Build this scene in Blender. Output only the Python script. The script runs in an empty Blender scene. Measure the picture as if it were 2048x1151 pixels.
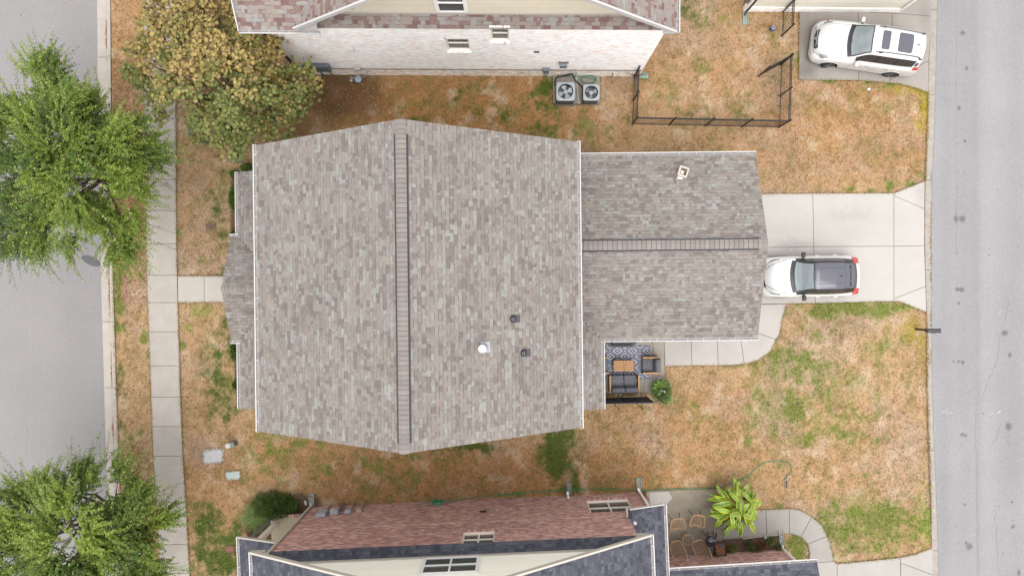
import bpy, bmesh, math, random
import numpy as np
from mathutils import Vector, Matrix

R = math.radians
rng = np.random.default_rng(7)
random.seed(7)
sc = bpy.context.scene
col = sc.collection

# ------------------------------------------------------------------ camera
F, H = 1400.0, 31.0            # focal length in photo pixels, flying height
cam_d = bpy.data.cameras.new('camera')
cam_d.sensor_width = 36.0
cam_d.lens = 36.0 * F / 2048.0
cam_d.clip_start = 0.5
cam_d.clip_end = 2000.0
cam = bpy.data.objects.new('camera', cam_d)
cam.location = (0, 0, H)
cam.rotation_euler = (0, 0, 0)
col.objects.link(cam)
sc.camera = cam

# ------------------------------------------------------------------ sky, sun, exposure
SUN_EL, SUN_AZ = R(70), R(172)         # high, from the south; azimuth clockwise from north
world = bpy.data.worlds.new('World')
sc.world = world
world.use_nodes = True
nt = world.node_tree
nt.nodes.clear()
sky = nt.nodes.new('ShaderNodeTexSky')
sky.sky_type = 'NISHITA'
sky.sun_disc = False
sky.sun_elevation = SUN_EL
sky.sun_rotation = SUN_AZ
sky.air_density = 1.0
sky.dust_density = 6.0
sky.ozone_density = 1.0
hs = nt.nodes.new('ShaderNodeHueSaturation')
hs.inputs['Saturation'].default_value = 0.22     # cloud cover: nearly white sky
bgn = nt.nodes.new('ShaderNodeBackground')
bgn.inputs['Strength'].default_value = 0.15
wo = nt.nodes.new('ShaderNodeOutputWorld')
nt.links.new(sky.outputs[0], hs.inputs['Color'])
cloud = nt.nodes.new('ShaderNodeMix')               # even white cloud deck over the whole sky
cloud.data_type = 'RGBA'
cloud.inputs['Factor'].default_value = 0.78
cloud.inputs['B'].default_value = (7.55, 7.45, 7.5, 1)
nt.links.new(hs.outputs[0], cloud.inputs['A'])
nt.links.new(cloud.outputs['Result'], bgn.inputs['Color'])
nt.links.new(bgn.outputs[0], wo.inputs['Surface'])

sun_d = bpy.data.lights.new('sun', 'SUN')
sun_d.energy = 1.2
sun_d.angle = R(48)
sun_d.color = (1.0, 0.965, 0.92)
sun = bpy.data.objects.new('sun', sun_d)
sdir = Vector((math.sin(SUN_AZ) * math.cos(SUN_EL), math.cos(SUN_AZ) * math.cos(SUN_EL), math.sin(SUN_EL)))
sun.rotation_euler = sdir.to_track_quat('Z', 'Y').to_euler()
sun.location = sdir * 60
col.objects.link(sun)

sc.view_settings.view_transform = 'Standard'
sc.view_settings.look = 'None'
sc.view_settings.gamma = 1.0
sc.view_settings.exposure = 0.83
sc.view_settings.use_curve_mapping = False
sc.render.engine = 'CYCLES'
sc.cycles.max_bounces = 6
sc.cycles.diffuse_bounces = 3
sc.cycles.transparent_max_bounces = 8

# ------------------------------------------------------------------ helpers
def P(px, py, h=0.0):
    """point at height h that the photo shows at pixel px, py"""
    d = H - h
    return Vector(((px - 1024.0) / F * d, (575.5 - py) / F * d, h))

def s2l(c):
    c = c / 255.0
    return c / 12.92 if c <= 0.04045 else ((c + 0.055) / 1.055) ** 2.4

KEXP = 2.02
def C(r, g, b, k=KEXP):
    """base colour from the tone an evenly lit patch shows"""
    return (min(s2l(r) / k, .85), min(s2l(g) / k, .85), min(s2l(b) / k, .85))

OFF = {}
def off_of(o):
    return OFF.get(o.name, Vector((0, 0, 0))) if o is not None else Vector((0, 0, 0))

def tag(o, label=None, cat=None, group=None, kind=None):
    if label: o['label'] = label
    if cat: o['category'] = cat
    if group: o['group'] = group
    if kind: o['kind'] = kind
    return o

def thing(name, label, cat, loc=(0, 0, 0), rotz=0.0, group=None, local=False):
    o = bpy.data.objects.new(name, None)
    o.empty_display_size = 0.2
    o.location = loc
    o.rotation_euler = (0, 0, rotz)
    col.objects.link(o)
    OFF[o.name] = Vector((0, 0, 0)) if local else Vector(loc)
    return tag(o, label, cat, group)

def link(name, me, mat, parent=None):
    o = bpy.data.objects.new(name, me)
    if mat is not None and not me.materials:
        me.materials.append(mat)
    col.objects.link(o)
    if parent is not None:
        o.parent = parent
        OFF[o.name] = off_of(parent)
    return o

def npmesh(name, V, Fa, mat, parent=None, cols=None, smooth=False):
    V = np.asarray(V, dtype=np.float32)
    Fa = np.asarray(Fa, dtype=np.int32)
    o3 = off_of(parent)
    if o3.length > 0:
        V = V - np.array(o3, dtype=np.float32)
    me = bpy.data.meshes.new(name)
    n, (m, k) = len(V), Fa.shape
    me.vertices.add(n)
    me.vertices.foreach_set('co', V.ravel())
    me.loops.add(m * k)
    me.loops.foreach_set('vertex_index', Fa.ravel())
    me.polygons.add(m)
    me.polygons.foreach_set('loop_start', np.arange(m, dtype=np.int32) * k)
    me.polygons.foreach_set('use_smooth', np.full(m, bool(smooth)))
    if cols is not None:
        a = me.color_attributes.new('Col', 'FLOAT_COLOR', 'POINT')
        rgba = np.ones((n, 4), dtype=np.float32)
        rgba[:, :3] = cols
        a.data.foreach_set('color', rgba.ravel())
    me.update(calc_edges=True)
    me.validate()
    return link(name, me, mat, parent)

BOXF = np.array([[0, 1, 2, 3], [7, 6, 5, 4], [0, 4, 5, 1], [1, 5, 6, 2], [2, 6, 7, 3], [3, 7, 4, 0]])
def cells(name, corners, cols, mat, parent=None, skip_bottom=False):
    """many small solids in one mesh; corners (n,8,3): 0-3 top ring, 4-7 bottom ring"""
    corners = np.asarray(corners, dtype=np.float32)
    n = len(corners)
    f = BOXF[[0, 2, 3, 4, 5]] if skip_bottom else BOXF
    Fa = (np.arange(n)[:, None, None] * 8 + f[None]).reshape(-1, 4)
    c = np.repeat(np.asarray(cols, dtype=np.float32), 8, axis=0) if cols is not None else None
    return npmesh(name, corners.reshape(-1, 3), Fa, mat, parent, c)

class MB:
    def __init__(s):
        s.v, s.f, s.c = [], [], []
    def add(s, vs, fs, colr=None):
        b = len(s.v)
        s.v += [Vector(p) for p in vs]
        s.f += [tuple(b + i for i in f) for f in fs]
        s.c += [colr or (1, 1, 1)] * len(vs)
        return s
    def box(s, c, size, rot=None, colr=None, taper=1.0):
        hx, hy, hz = size[0] / 2, size[1] / 2, size[2] / 2
        vs = []
        for z, t in ((hz, taper), (-hz, 1.0)):
            for x, y in ((-hx, -hy), (hx, -hy), (hx, hy), (-hx, hy)):
                vs.append(Vector((x * t, y * t, z)))
        if rot is not None:
            if not isinstance(rot, Matrix):
                rot = Matrix.Rotation(rot, 3, 'Z')
            vs = [rot @ v for v in vs]
        c = Vector(c)
        return s.add([v + c for v in vs], [tuple(f) for f in BOXF.tolist()], colr)
    def bar(s, a, b, w, h, up=(0, 0, 1), colr=None):
        """box beam from a to b; w across, h along up"""
        a, b = Vector(a), Vector(b)
        d = (b - a)
        L = d.length
        d.normalize()
        upv = Vector(up)
        side = d.cross(upv)
        if side.length < 1e-5:
            side = d.cross(Vector((1, 0, 0)))
        side.normalize()
        upv = side.cross(d).normalized()
        m = Matrix((side, d, upv)).transposed()
        return s.box((a + b) / 2, (w, L, h), m, colr)
    def tube(s, pts, r, n=8, colr=None, closed=False):
        pts = [Vector(p) for p in pts]
        m = len(pts)
        rs = r if isinstance(r, (list, tuple)) else [r] * m
        b = len(s.v)
        prev = None
        for i, p in enumerate(pts):
            if closed:
                t = pts[(i + 1) % m] - pts[i - 1]
            else:
                t = pts[min(i + 1, m - 1)] - pts[max(i - 1, 0)]
            if t.length < 1e-9: t = Vector((0, 0, 1))
            t.normalize()
            if prev is None:
                a = t.cross(Vector((0, 0, 1)))
                if a.length < 1e-3: a = t.cross(Vector((1, 0, 0)))
            else:
                a = prev - t * prev.dot(t)
                if a.length < 1e-4: a = t.cross(Vector((1, 0, 0)))
            a.normalize()
            prev = a
            c = t.cross(a)
            for k in range(n):
                ang = 2 * math.pi * k / n
                s.v.append(p + (a * math.cos(ang) + c * math.sin(ang)) * rs[i])
                s.c.append(colr or (1, 1, 1))
        for i in range(m if closed else m - 1):
            j = (i + 1) % m
            for k in range(n):
                k2 = (k + 1) % n
                s.f.append((b + i * n + k, b + i * n + k2, b + j * n + k2, b + j * n + k))
        if not closed:
            s.f.append(tuple(b + k for k in range(n))[::-1])
            s.f.append(tuple(b + (m - 1) * n + k for k in range(n)))
        return s
    def prism(s, poly, z0, z1, colr=None):
        n = len(poly)
        vs = [(p[0], p[1], z1) for p in poly] + [(p[0], p[1], z0) for p in poly]
        fs = [tuple(range(n)), tuple(range(2 * n - 1, n - 1, -1))]
        fs += [(i, n + i, n + (i + 1) % n, (i + 1) % n) for i in range(n)]
        return s.add(vs, fs, colr)
    def lathe(s, c, prof, n=16, colr=None, axis=None):
        b = len(s.v)
        c = Vector(c)
        m = len(prof)
        q = axis.to_track_quat('Z', 'Y').to_matrix() if axis is not None else Matrix.Identity(3)
        for (r, z) in prof:
            for k in range(n):
                a = 2 * math.pi * k / n
                s.v.append(c + q @ Vector((r * math.cos(a), r * math.sin(a), z)))
                s.c.append(colr or (1, 1, 1))
        for i in range(m - 1):
            for k in range(n):
                k2 = (k + 1) % n
                s.f.append((b + i * n + k, b + i * n + k2, b + (i + 1) * n + k2, b + (i + 1) * n + k))
        s.f.append(tuple(b + k for k in range(n))[::-1])
        s.f.append(tuple(b + (m - 1) * n + k for k in range(n)))
        return s
    def extrude_poly(s, ring, d, colr=None):
        """closed 3-D ring pushed along vector d"""
        d = Vector(d)
        n = len(ring)
        ring = [Vector(p) for p in ring]
        vs = ring + [p + d for p in ring]
        fs = [tuple(range(n)), tuple(range(2 * n - 1, n - 1, -1))]
        fs += [(i, n + i, n + (i + 1) % n, (i + 1) % n) for i in range(n)]
        return s.add(vs, fs, colr)
    def build(s, name, mat, parent=None, smooth=False, bevel=0.0, seg=1, usecol=False):
        o3 = off_of(parent)
        me = bpy.data.meshes.new(name)
        me.from_pydata([tuple(v - o3) for v in s.v], [], s.f)
        if usecol:
            a = me.color_attributes.new('Col', 'FLOAT_COLOR', 'POINT')
            a.data.foreach_set('color', np.array([(c[0], c[1], c[2], 1) for c in s.c], dtype=np.float32).ravel())
        bm = bmesh.new()
        bm.from_mesh(me)
        bmesh.ops.recalc_face_normals(bm, faces=bm.faces)
        if bevel > 0:
            ed = [e for e in bm.edges if len(e.link_faces) == 2 and e.calc_face_angle(0) > 0.5]
            bmesh.ops.bevel(bm, geom=ed, offset=bevel, segments=seg, profile=0.5, affect='EDGES', clamp_overlap=True)
        if smooth:
            for f in bm.faces: f.smooth = True
            for e in bm.edges:
                if len(e.link_faces) == 2 and e.calc_face_angle(0) > 0.7: e.smooth = False
        bm.to_mesh(me)
        bm.free()
        return link(name, me, mat, parent)

def copy_tree(o, parent=None):
    c = o.copy()
    col.objects.link(c)
    if parent is not None: c.parent = parent
    for ch in list(o.children): copy_tree(ch, c)
    return c

# value noise in numpy
def vnoise(x, y, seed):
    r = np.random.default_rng(seed).random((128, 128))
    xi, yi = np.floor(x).astype(int), np.floor(y).astype(int)
    fx, fy = x - xi, y - yi
    fx, fy = fx * fx * (3 - 2 * fx), fy * fy * (3 - 2 * fy)
    a, b = r[xi % 128, yi % 128], r[(xi + 1) % 128, yi % 128]
    c, d = r[xi % 128, (yi + 1) % 128], r[(xi + 1) % 128, (yi + 1) % 128]
    return (a * (1 - fx) + b * fx) * (1 - fy) + (c * (1 - fx) + d * fx) * fy
def fbm(x, y, scale, seed, octv=4):
    t, amp, s = 0, 1.0, 0
    for i in range(octv):
        t = t + vnoise(x * scale * 2 ** i + 17.3 * i, y * scale * 2 ** i + 5.1 * i, seed + i) * amp
        s += amp
        amp *= 0.55
    return t / s

def in_poly(x, y, poly):
    inside = np.zeros(x.shape, dtype=bool)
    n = len(poly)
    for i in range(n):
        x1, y1 = poly[i]
        x2, y2 = poly[(i + 1) % n]
        c = ((y1 > y) != (y2 > y)) & (x < (x2 - x1) * (y - y1) / ((y2 - y1) if y2 != y1 else 1e-9) + x1)
        inside ^= c
    return inside

# ------------------------------------------------------------------ materials
MATS = {}
def M(name, c=(.5, .5, .5), rough=.6, metal=0.0, var=0.0, vscale=8.0, fine=0.0, fscale=120.0,
      bump=0.0, bscale=60.0, attr=False, spec=.4, coat=0.0, alpha=1.0, objvar=0.0, stains=(), trans=0.0, sheen=0.0):
    if name in MATS: return MATS[name]
    m = bpy.data.materials.new(name)
    m.use_nodes = True
    t = m.node_tree
    N, L = t.nodes, t.links
    b = N['Principled BSDF']
    b.inputs['Roughness'].default_value = rough
    b.inputs['Metallic'].default_value = metal
    b.inputs['Specular IOR Level'].default_value = spec
    b.inputs['Coat Weight'].default_value = coat
    b.inputs['Coat Roughness'].default_value = 0.05
    b.inputs['Alpha'].default_value = alpha
    b.inputs['Transmission Weight'].default_value = trans
    geo = N.new('ShaderNodeNewGeometry')
    if attr:
        a = N.new('ShaderNodeVertexColor'); a.layer_name = 'Col'
        cur = a.outputs['Color']
    else:
        rgb = N.new('ShaderNodeRGB'); rgb.outputs[0].default_value = (c[0], c[1], c[2], 1)
        cur = rgb.outputs[0]
    def mul(cur, fac):
        x = N.new('ShaderNodeVectorMath'); x.operation = 'SCALE'
        L.new(cur, x.inputs[0]); L.new(fac, x.inputs['Scale'])
        return x.outputs[0]
    def noise(scale, det=3.0, rgh=.6):
        n = N.new('ShaderNodeTexNoise')
        n.inputs['Scale'].default_value = scale
        n.inputs['Detail'].default_value = det
        n.inputs['Roughness'].default_value = rgh
        L.new(geo.outputs['Position'], n.inputs['Vector'])
        return n.outputs['Fac']
    def remap(x, lo, hi, a=.25, bb=.75):
        r = N.new('ShaderNodeMapRange')
        r.inputs['From Min'].default_value = a; r.inputs['From Max'].default_value = bb
        r.inputs['To Min'].default_value = lo; r.inputs['To Max'].default_value = hi
        L.new(x, r.inputs['Value'])
        return r.outputs[0]
    if var > 0: cur = mul(cur, remap(noise(vscale), 1 - var, 1 + var))
    if fine > 0: cur = mul(cur, remap(noise(fscale, 2.0, .7), 1 - fine, 1 + fine))
    if objvar > 0:
        oi = N.new('ShaderNodeObjectInfo')
        cur = mul(cur, remap(oi.outputs['Random'], 1 - objvar, 1 + objvar, 0, 1))
    if stains:
        nz = N.new('ShaderNodeTexNoise'); nz.inputs['Scale'].default_value = 6.0; nz.inputs['Detail'].default_value = 4
        L.new(geo.outputs['Position'], nz.inputs['Vector'])
        sb = N.new('ShaderNodeVectorMath'); sb.operation = 'SUBTRACT'
        L.new(nz.outputs['Color'], sb.inputs[0]); sb.inputs[1].default_value = (.5, .5, .5)
        for (x, y, rx, ry, k, soft, wob) in stains:
            sw = N.new('ShaderNodeVectorMath'); sw.operation = 'SCALE'
            L.new(sb.outputs[0], sw.inputs[0]); sw.inputs['Scale'].default_value = wob
            ad = N.new('ShaderNodeVectorMath'); ad.operation = 'ADD'
            L.new(geo.outputs['Position'], ad.inputs[0]); L.new(sw.outputs[0], ad.inputs[1])
            su = N.new('ShaderNodeVectorMath'); su.operation = 'SUBTRACT'
            L.new(ad.outputs[0], su.inputs[0]); su.inputs[1].default_value = (x, y, 0)
            ml = N.new('ShaderNodeVectorMath'); ml.operation = 'MULTIPLY'
            L.new(su.outputs[0], ml.inputs[0]); ml.inputs[1].default_value = (1 / rx, 1 / ry, 0)
            ln = N.new('ShaderNodeVectorMath'); ln.operation = 'LENGTH'
            L.new(ml.outputs[0], ln.inputs[0])
            r = N.new('ShaderNodeMapRange'); r.interpolation_type = 'SMOOTHSTEP'
            r.inputs['From Min'].default_value = 1 - soft; r.inputs['From Max'].default_value = 1 + soft
            r.inputs['To Min'].default_value = k; r.inputs['To Max'].default_value = 1.0
            L.new(ln.outputs['Value'], r.inputs['Value'])
            cur = mul(cur, r.outputs[0])
    L.new(cur, b.inputs['Base Color'])
    if bump > 0:
        bp = N.new('ShaderNodeBump')
        bp.inputs['Strength'].default_value = bump
        bp.inputs['Distance'].default_value = 0.02
        L.new(noise(bscale, 4.0, .7), bp.inputs['Height'])
        L.new(bp.outputs[0], b.inputs['Normal'])
    MATS[name] = m
    return m

WHITE = M('white_paint', C(244, 242, 240), .45, var=.03, vscale=3)
TRIM = M('cream_trim', C(236, 229, 216), .5, var=.04, vscale=4)
BLACK = M('black_metal', (.012, .012, .014), .42, spec=.5, var=.2, vscale=30)
WALLWHITE = M('wall_trim_white', (.80, .79, .77), .45, var=.03, vscale=3)
WALLCREAM = M('wall_trim_cream', (.74, .70, .62), .5, var=.04, vscale=4)
RUBBER = M('rubber', (.02, .02, .021), .8)
GREYM = M('grey_metal', C(150, 158, 165), .45, metal=.2, var=.06)
GALV = M('galvanised', C(172, 180, 186), .4, metal=.45, var=.08)
VC = M('painted_pieces', attr=True, rough=.85, spec=.2, fine=.10, fscale=160)
BRICKM = M('brick', attr=True, rough=.9, spec=.15, var=.10, vscale=18, fine=.12, fscale=140)
SHINGM = M('asphalt_shingle', attr=True, rough=.95, spec=.12, var=.085, vscale=.75, fine=.16, fscale=190)
SIDING = M('vinyl_siding', attr=True, rough=.55, spec=.3, var=.03, vscale=2)
LEAFM = M('leaf', attr=True, rough=.55, spec=.35)
def add_translucent(m, fac, gain=1.15):
    t = m.node_tree; N, L = t.nodes, t.links
    b = N['Principled BSDF']; out = N['Material Output']
    tr = N.new('ShaderNodeBsdfTranslucent'); mx = N.new('ShaderNodeMixShader'); mx.inputs[0].default_value = fac
    g = N.new('ShaderNodeVectorMath'); g.operation = 'SCALE'; g.inputs['Scale'].default_value = gain
    src = b.inputs['Base Color'].links[0].from_socket
    L.new(src, g.inputs[0]); L.new(g.outputs[0], tr.inputs['Color'])
    L.new(b.outputs[0], mx.inputs[1]); L.new(tr.outputs[0], mx.inputs[2]); L.new(mx.outputs[0], out.inputs['Surface'])
add_translucent(LEAFM, .24, 1.3)
BARK = M('bark', C(120, 104, 88, 1.8), .95, var=.25, vscale=12, bump=.6, bscale=25)
GLASSD = M('window_glass', (.035, .04, .04), .06, spec=.55)
SCREEN = M('window_blind', C(128, 112, 84), .7, var=.2, vscale=6)
# ================================================================== GROUND, ROADS, CONCRETE
def ccw(poly):
    a = sum(poly[i][0] * poly[(i + 1) % len(poly)][1] - poly[(i + 1) % len(poly)][0] * poly[i][1] for i in range(len(poly)))
    return poly if a > 0 else poly[::-1]
def inset(poly, d):
    n = len(poly)
    out = []
    for i in range(n):
        p0, p1, p2 = Vector(poly[i - 1]), Vector(poly[i]), Vector(poly[(i + 1) % n])
        e1, e2 = (p1 - p0).normalized(), (p2 - p1).normalized()
        n1, n2 = Vector((-e1.y, e1.x)), Vector((-e2.y, e2.x))
        b = n1 + n2
        l = max(b.length, 1e-6)
        b /= l
        k = d / max(b.dot(n1), .35)
        out.append(p1 + b * k)
    return out
def W2(pts, h=0.0):
    return [P(x, y, h).xy for x, y in pts]

HARD = []           # polygons (world) where no grass grows
SOIL = M('joint_soil', C(112, 98, 82), .95, var=.2)
def slab_set(name, polys, mat, z1=.035, gap=.016, piece='slab', kind='structure', tint=None):
    base = MB()
    wp = [ccw(W2(p)) for p in polys]
    for p in wp:
        base.prism(p, -.12, .006 if z1 > 0 else z1 - .03)
        HARD.append([tuple(q) for q in p])
    root = base.build(name, SOIL)
    tag(root, kind=kind)
    for p in wp:
        a, b = inset(p, gap / 2), inset(p, gap / 2 + .008)
        n = len(p)
        m = MB()
        vs = [(q.x, q.y, z1) for q in b] + [(q.x, q.y, z1 - .008) for q in a] + [(q.x, q.y, z1 - .04) for q in a]
        fs = [tuple(range(n))]
        for k in (0, 1):
            fs += [(k * n + i, (k + 1) * n + i, (k + 1) * n + (i + 1) % n, k * n + (i + 1) % n) for i in range(n)]
        m.add(vs, fs)
        m.build(piece, mat, root)
    return root

# --- guide lines (photo rows -> columns)
ROW = [-400, 0, 288, 560, 848, 905, 1151, 1600]
PAN_L = [184, 191, 193, 199, 207, 209, 216, 229]
PAN_R = [206, 213.5, 215, 219, 227, 229, 237, 250]
KERB_R = [214, 221.5, 223, 226.5, 235.5, 238, 246, 260]
RROW = [-400, 0, 288, 360, 500, 640, 800, 888, 1000, 1095, 1151, 1600]
GUT_L = [1868, 1861, 1853, 1850, 1849, 1853, 1854, 1857, 1861, 1863, 1865, 1878]
GUT_R = [1884, 1875, 1868, 1863.5, 1863, 1863, 1865, 1868, 1873, 1876, 1878, 1892]
def il(row, rows, vals): return float(np.interp(row, rows, vals))

gm = M('dry_ground', C(176, 138, 98), .95, var=.25, vscale=.6, fine=.2, fscale=30)
g = MB(); g.add([(-400, -400, -.3), (400, -400, -.3), (400, 400, -.3), (-400, 400, -.3)], [(0, 1, 2, 3)])
tag(g.build('ground', gm), kind='structure')

def px2w(px, py): return tuple(P(px, py).xy)
ST = lambda px, py, rx, ry, k, soft=.5, wob=.35: (P(px, py).x, P(px, py).y, rx / 45.2, ry / 45.2, k, soft, wob)
asph_l = M('asphalt_street', C(174, 171, 171), .9, spec=.25, var=.035, vscale=.5, fine=.13, fscale=22, bump=.25, bscale=90,
           stains=[ST(56, 700, 1.4, 600, 1.045, .6, .02), ST(150, 600, 30, 900, .965, .9, .5), ST(90, 600, 20, 900, 1.02, .9, .5), ST(20, 960, 60, 30, .95, .8), ST(60, 780, 80, 40, .96, .8), ST(12, 525, 3, 3, .6), ST(138, 597, 2, 2, .5)])
rr = [-2200, -400, 0, 288, 560, 848, 905, 1151, 1600, 3400]
m = MB()
vs, fs = [], []
for i, r_ in enumerate(rr):
    a = P(il(r_, ROW, PAN_L) + 3, r_); vs += [(a.x - 9.2, a.y, -.115), (a.x, a.y, -.115)]
    if i: fs.append((2 * i - 2, 2 * i - 1, 2 * i + 1, 2 * i))
m.add(vs, fs)
tag(m.build('road', asph_l), kind='structure')

oil = [(1926, 66, 6, 5), (1934, 136, 3, 4), (1919, 216, 3, 5), (1912, 437, 5, 7), (1925, 437, 7, 7), (1916, 578, 5, 4.5), (1924, 579, 5, 5),
       (1918, 606, 3, 3), (2010, 665, 7, 6), (2020, 709, 4, 5), (1918, 722, 3, 3), (1926, 724, 4, 4), (1908, 722, 2.5, 2), (1925, 868, 4, 4), (1932, 870, 3, 3),
       (2018, 852, 7, 8), (1939, 1092, 7, 7), (1933, 1084, 3, 4), (2027, 1052, 4, 4), (1930, 1008, 3, 3), (2024, 1004, 3, 3), (2038, 1145, 4, 8), (1914, 506, 1.6, 3), (1930, 282, 3, 4)]
asph_r = M('asphalt_lane', C(178, 177, 179), .9, spec=.25, var=.055, vscale=.38, fine=.15, fscale=20, bump=.25, bscale=80,
           stains=[ST(x, y, a * .9, b * .9, .56, .6, .12) for x, y, a, b in oil] +
           [ST(1893, 500, 12, 900, .955, .9, .5), ST(1930, 500, 12, 900, .95, .9, .4), ST(1978, 500, 16, 900, 1.045, .9, .6), ST(2035, 500, 14, 900, .95, .9, .4), ST(1950, 300, 7, 520, .935, .9, .1), ST(1957, 900, 5, 420, .93, .8, .1), ST(2015, 760, 26, 300, .94, .8, .5), ST(1885, 1000, 12, 120, .93, .9, .6),
            ST(1990, 200, 20, 300, 1.03, .9, .5), ST(1913, 200, 2, 330, .93, .8, .05), ST(1878, 690, 12, 18, .95, .9, .8)])
rr2 = [-2200] + RROW + [3400]
m = MB(); vs, fs = [], []
for i, r_ in enumerate(rr2):
    a = P(il(r_, RROW, GUT_R) - 2, r_); vs += [(a.x, a.y, -.02), (a.x + 9.0, a.y, -.02)]
    if i: fs.append((2 * i - 2, 2 * i - 1, 2 * i + 1, 2 * i))
m.add(vs, fs)
tag(m.build('road', asph_r), kind='structure')

# thin sealed cracks in the lane and faded survey paint
CRACK = M('crack_seal', C(152, 150, 151), .9, var=.2, vscale=9)
m = MB()
def crack(pts, w=.02):
    pts = [P(*p) for p in pts]
    out = []
    for i in range(len(pts) - 1):
        for k in range(6):
            t = k / 6
            q = pts[i].lerp(pts[i + 1], t) + Vector((random.uniform(-.025, .025), random.uniform(-.025, .025), 0))
            out.append(q)
    out.append(pts[-1])
    for a, b in zip(out, out[1:]):
        d = (b - a).normalized(); s_ = Vector((-d.y, d.x, 0)) * w * random.uniform(.2, .5)
        m.add([(a + s_) + Vector((0, 0, -.016)), (a - s_) + Vector((0, 0, -.016)), (b - s_) + Vector((0, 0, -.016)), (b + s_) + Vector((0, 0, -.016))], [(0, 1, 2, 3)])
crack([(2018, 600), (2012, 640), (2001, 670), (1997, 715), (1985, 745), (1975, 765), (1968, 790)])
crack([(2002, 845), (1995, 870), (1985, 888)])
crack([(2020, 862), (2016, 885), (2024, 900)])
crack([(1916, 360), (1914, 425), (1913, 500)], .012)
crack([(1990, 1000), (1992, 1050), (1999, 1151)], .014)
crack([(1952, 820), (1954, 960), (1956, 1151)], .014)
tag(m.build('road_crack', CRACK), kind='structure')
PAINTW = M('faded_paint', C(208, 206, 205), .8, var=.1, vscale=20)
sm_ = thing('survey_mark', 'faded white survey crosses painted on the lane below the mailbox', 'road marking', P(1890, 824))
for pts, w in (([(1884, 823), (1905, 825)], .035), ([(1894, 818), (1895, 829)], .05), ([(1979, 829), (1986, 826)], .05), ([(1996, 826), (2002, 820)], .06), ([(2001, 616), (2000, 630)], .03)):
    a, b = P(*pts[0]), P(*pts[1]); MB().bar(a + Vector((0, 0, -.0155)), b + Vector((0, 0, -.0155)), w, .001).build('stroke', PAINTW, sm_)

CONC = M('concrete', C(218, 212, 205), .88, spec=.25, var=.07, vscale=1.1, fine=.08, fscale=70, objvar=.035, bump=.15, bscale=90)
CONCW = M('sidewalk_concrete', C(216, 208, 198), .9, spec=.2, var=.09, vscale=1.6, fine=.10, fscale=60, objvar=.05, bump=.2, bscale=90,
          stains=[ST(322, 60, 40, 190, .86, .9, .8), ST(322, 190, 40, 50, .9, .9, .8), ST(340, 1050, 40, 130, .86, .8, .8), ST(308, 690, 10, 60, .94, .8, .6)])
KERB = M('kerb_concrete', C(216, 207, 196), .9, spec=.2, var=.10, vscale=2.2, fine=.08, fscale=60, objvar=.03, bump=.2, bscale=80)
PATIOC = M('patio_concrete', C(198, 191, 180), .9, spec=.2, var=.10, vscale=1.4, fine=.08, fscale=60, objvar=.02, bump=.15, bscale=80)
DRIVE = M('driveway_concrete', C(220, 215, 209), .88, spec=.25, var=.05, vscale=.9, fine=.06, fscale=60, objvar=.015, bump=.15, bscale=90,
          stains=[ST(1700, 430, 46, 10, .90, .9, 1.0), ST(1720, 455, 60, 30, .95, .9, 1.0), ST(1590, 488, 40, 9, .84, .9, .8), ST(1845, 385, 10, 25, .88, .9, .8), ST(1575, 470, 60, 26, .96, .9, .8)])
DRIVE2 = M('neighbour_driveway', C(194, 186, 178), .9, spec=.2, var=.08, vscale=1.0, fine=.08, fscale=60, objvar=.03, bump=.15, bscale=90,
           stains=[ST(1608, 85, 22, 80, .72, .9, .6), ST(1612, 145, 18, 16, .70, .8, .5), ST(1645, 60, 45, 30, .86, .9, .8), ST(1850, 30, 12, 30, .85, .9, .6)])
PATIO2 = M('weathered_patio', C(186, 175, 158), .92, spec=.15, var=.26, vscale=1.1, fine=.10, fscale=50, objvar=.02, bump=.2, bscale=80,
           stains=[ST(1440, 1010, 50, 40, .72, .9, 1.0), ST(1400, 1000, 40, 25, .85, .9, 1.2), ST(1345, 1090, 30, 22, .85, .9, 1.0), ST(1410, 1060, 40, 30, .82, .9, 1.0)])

# kerb and gutter on the street side, in poured lengths
jn = [-400, -160, 113, 380, 643, 775, 905, 1080, 1260, 1600]
pans, kerbs = [], []
for a, b in zip(jn, jn[1:]):
    k = 3
    rows = [a + (b - a) * i / k for i in range(k + 1)]
    pans.append([(il(r_, ROW, PAN_L), r_) for r_ in rows] + [(il(r_, ROW, PAN_R), r_) for r_ in rows[::-1]])
    kerbs.append([(il(r_, ROW, PAN_R) + .2, r_) for r_ in rows] + [(il(r_, ROW, KERB_R), r_) for r_ in rows[::-1]])
slab_set('gutter', pans, KERB, z1=-.10, piece='gutter_pan')
slab_set('kerb', kerbs, KERB, z1=.03, piece='kerb_stone')
jn2 = [-400, -150, 20, 190, 360, 540, 724, 900, 1100, 1300, 1600]
gp = []
for a, b in zip(jn2, jn2[1:]):
    rows = [a + (b - a) * i / 3 for i in range(4)]
    gp.append([(il(r_, RROW, GUT_L), r_) for r_ in rows] + [(il(r_, RROW, GUT_R), r_) for r_ in rows[::-1]])
GUTR = M('lane_gutter_concrete', C(198, 190, 181), .9, spec=.2, var=.16, vscale=3.2, fine=.12, fscale=60, objvar=.03, bump=.2, bscale=80)
slab_set('lane_gutter', gp, GUTR, z1=.012, piece='gutter_pan')

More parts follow.
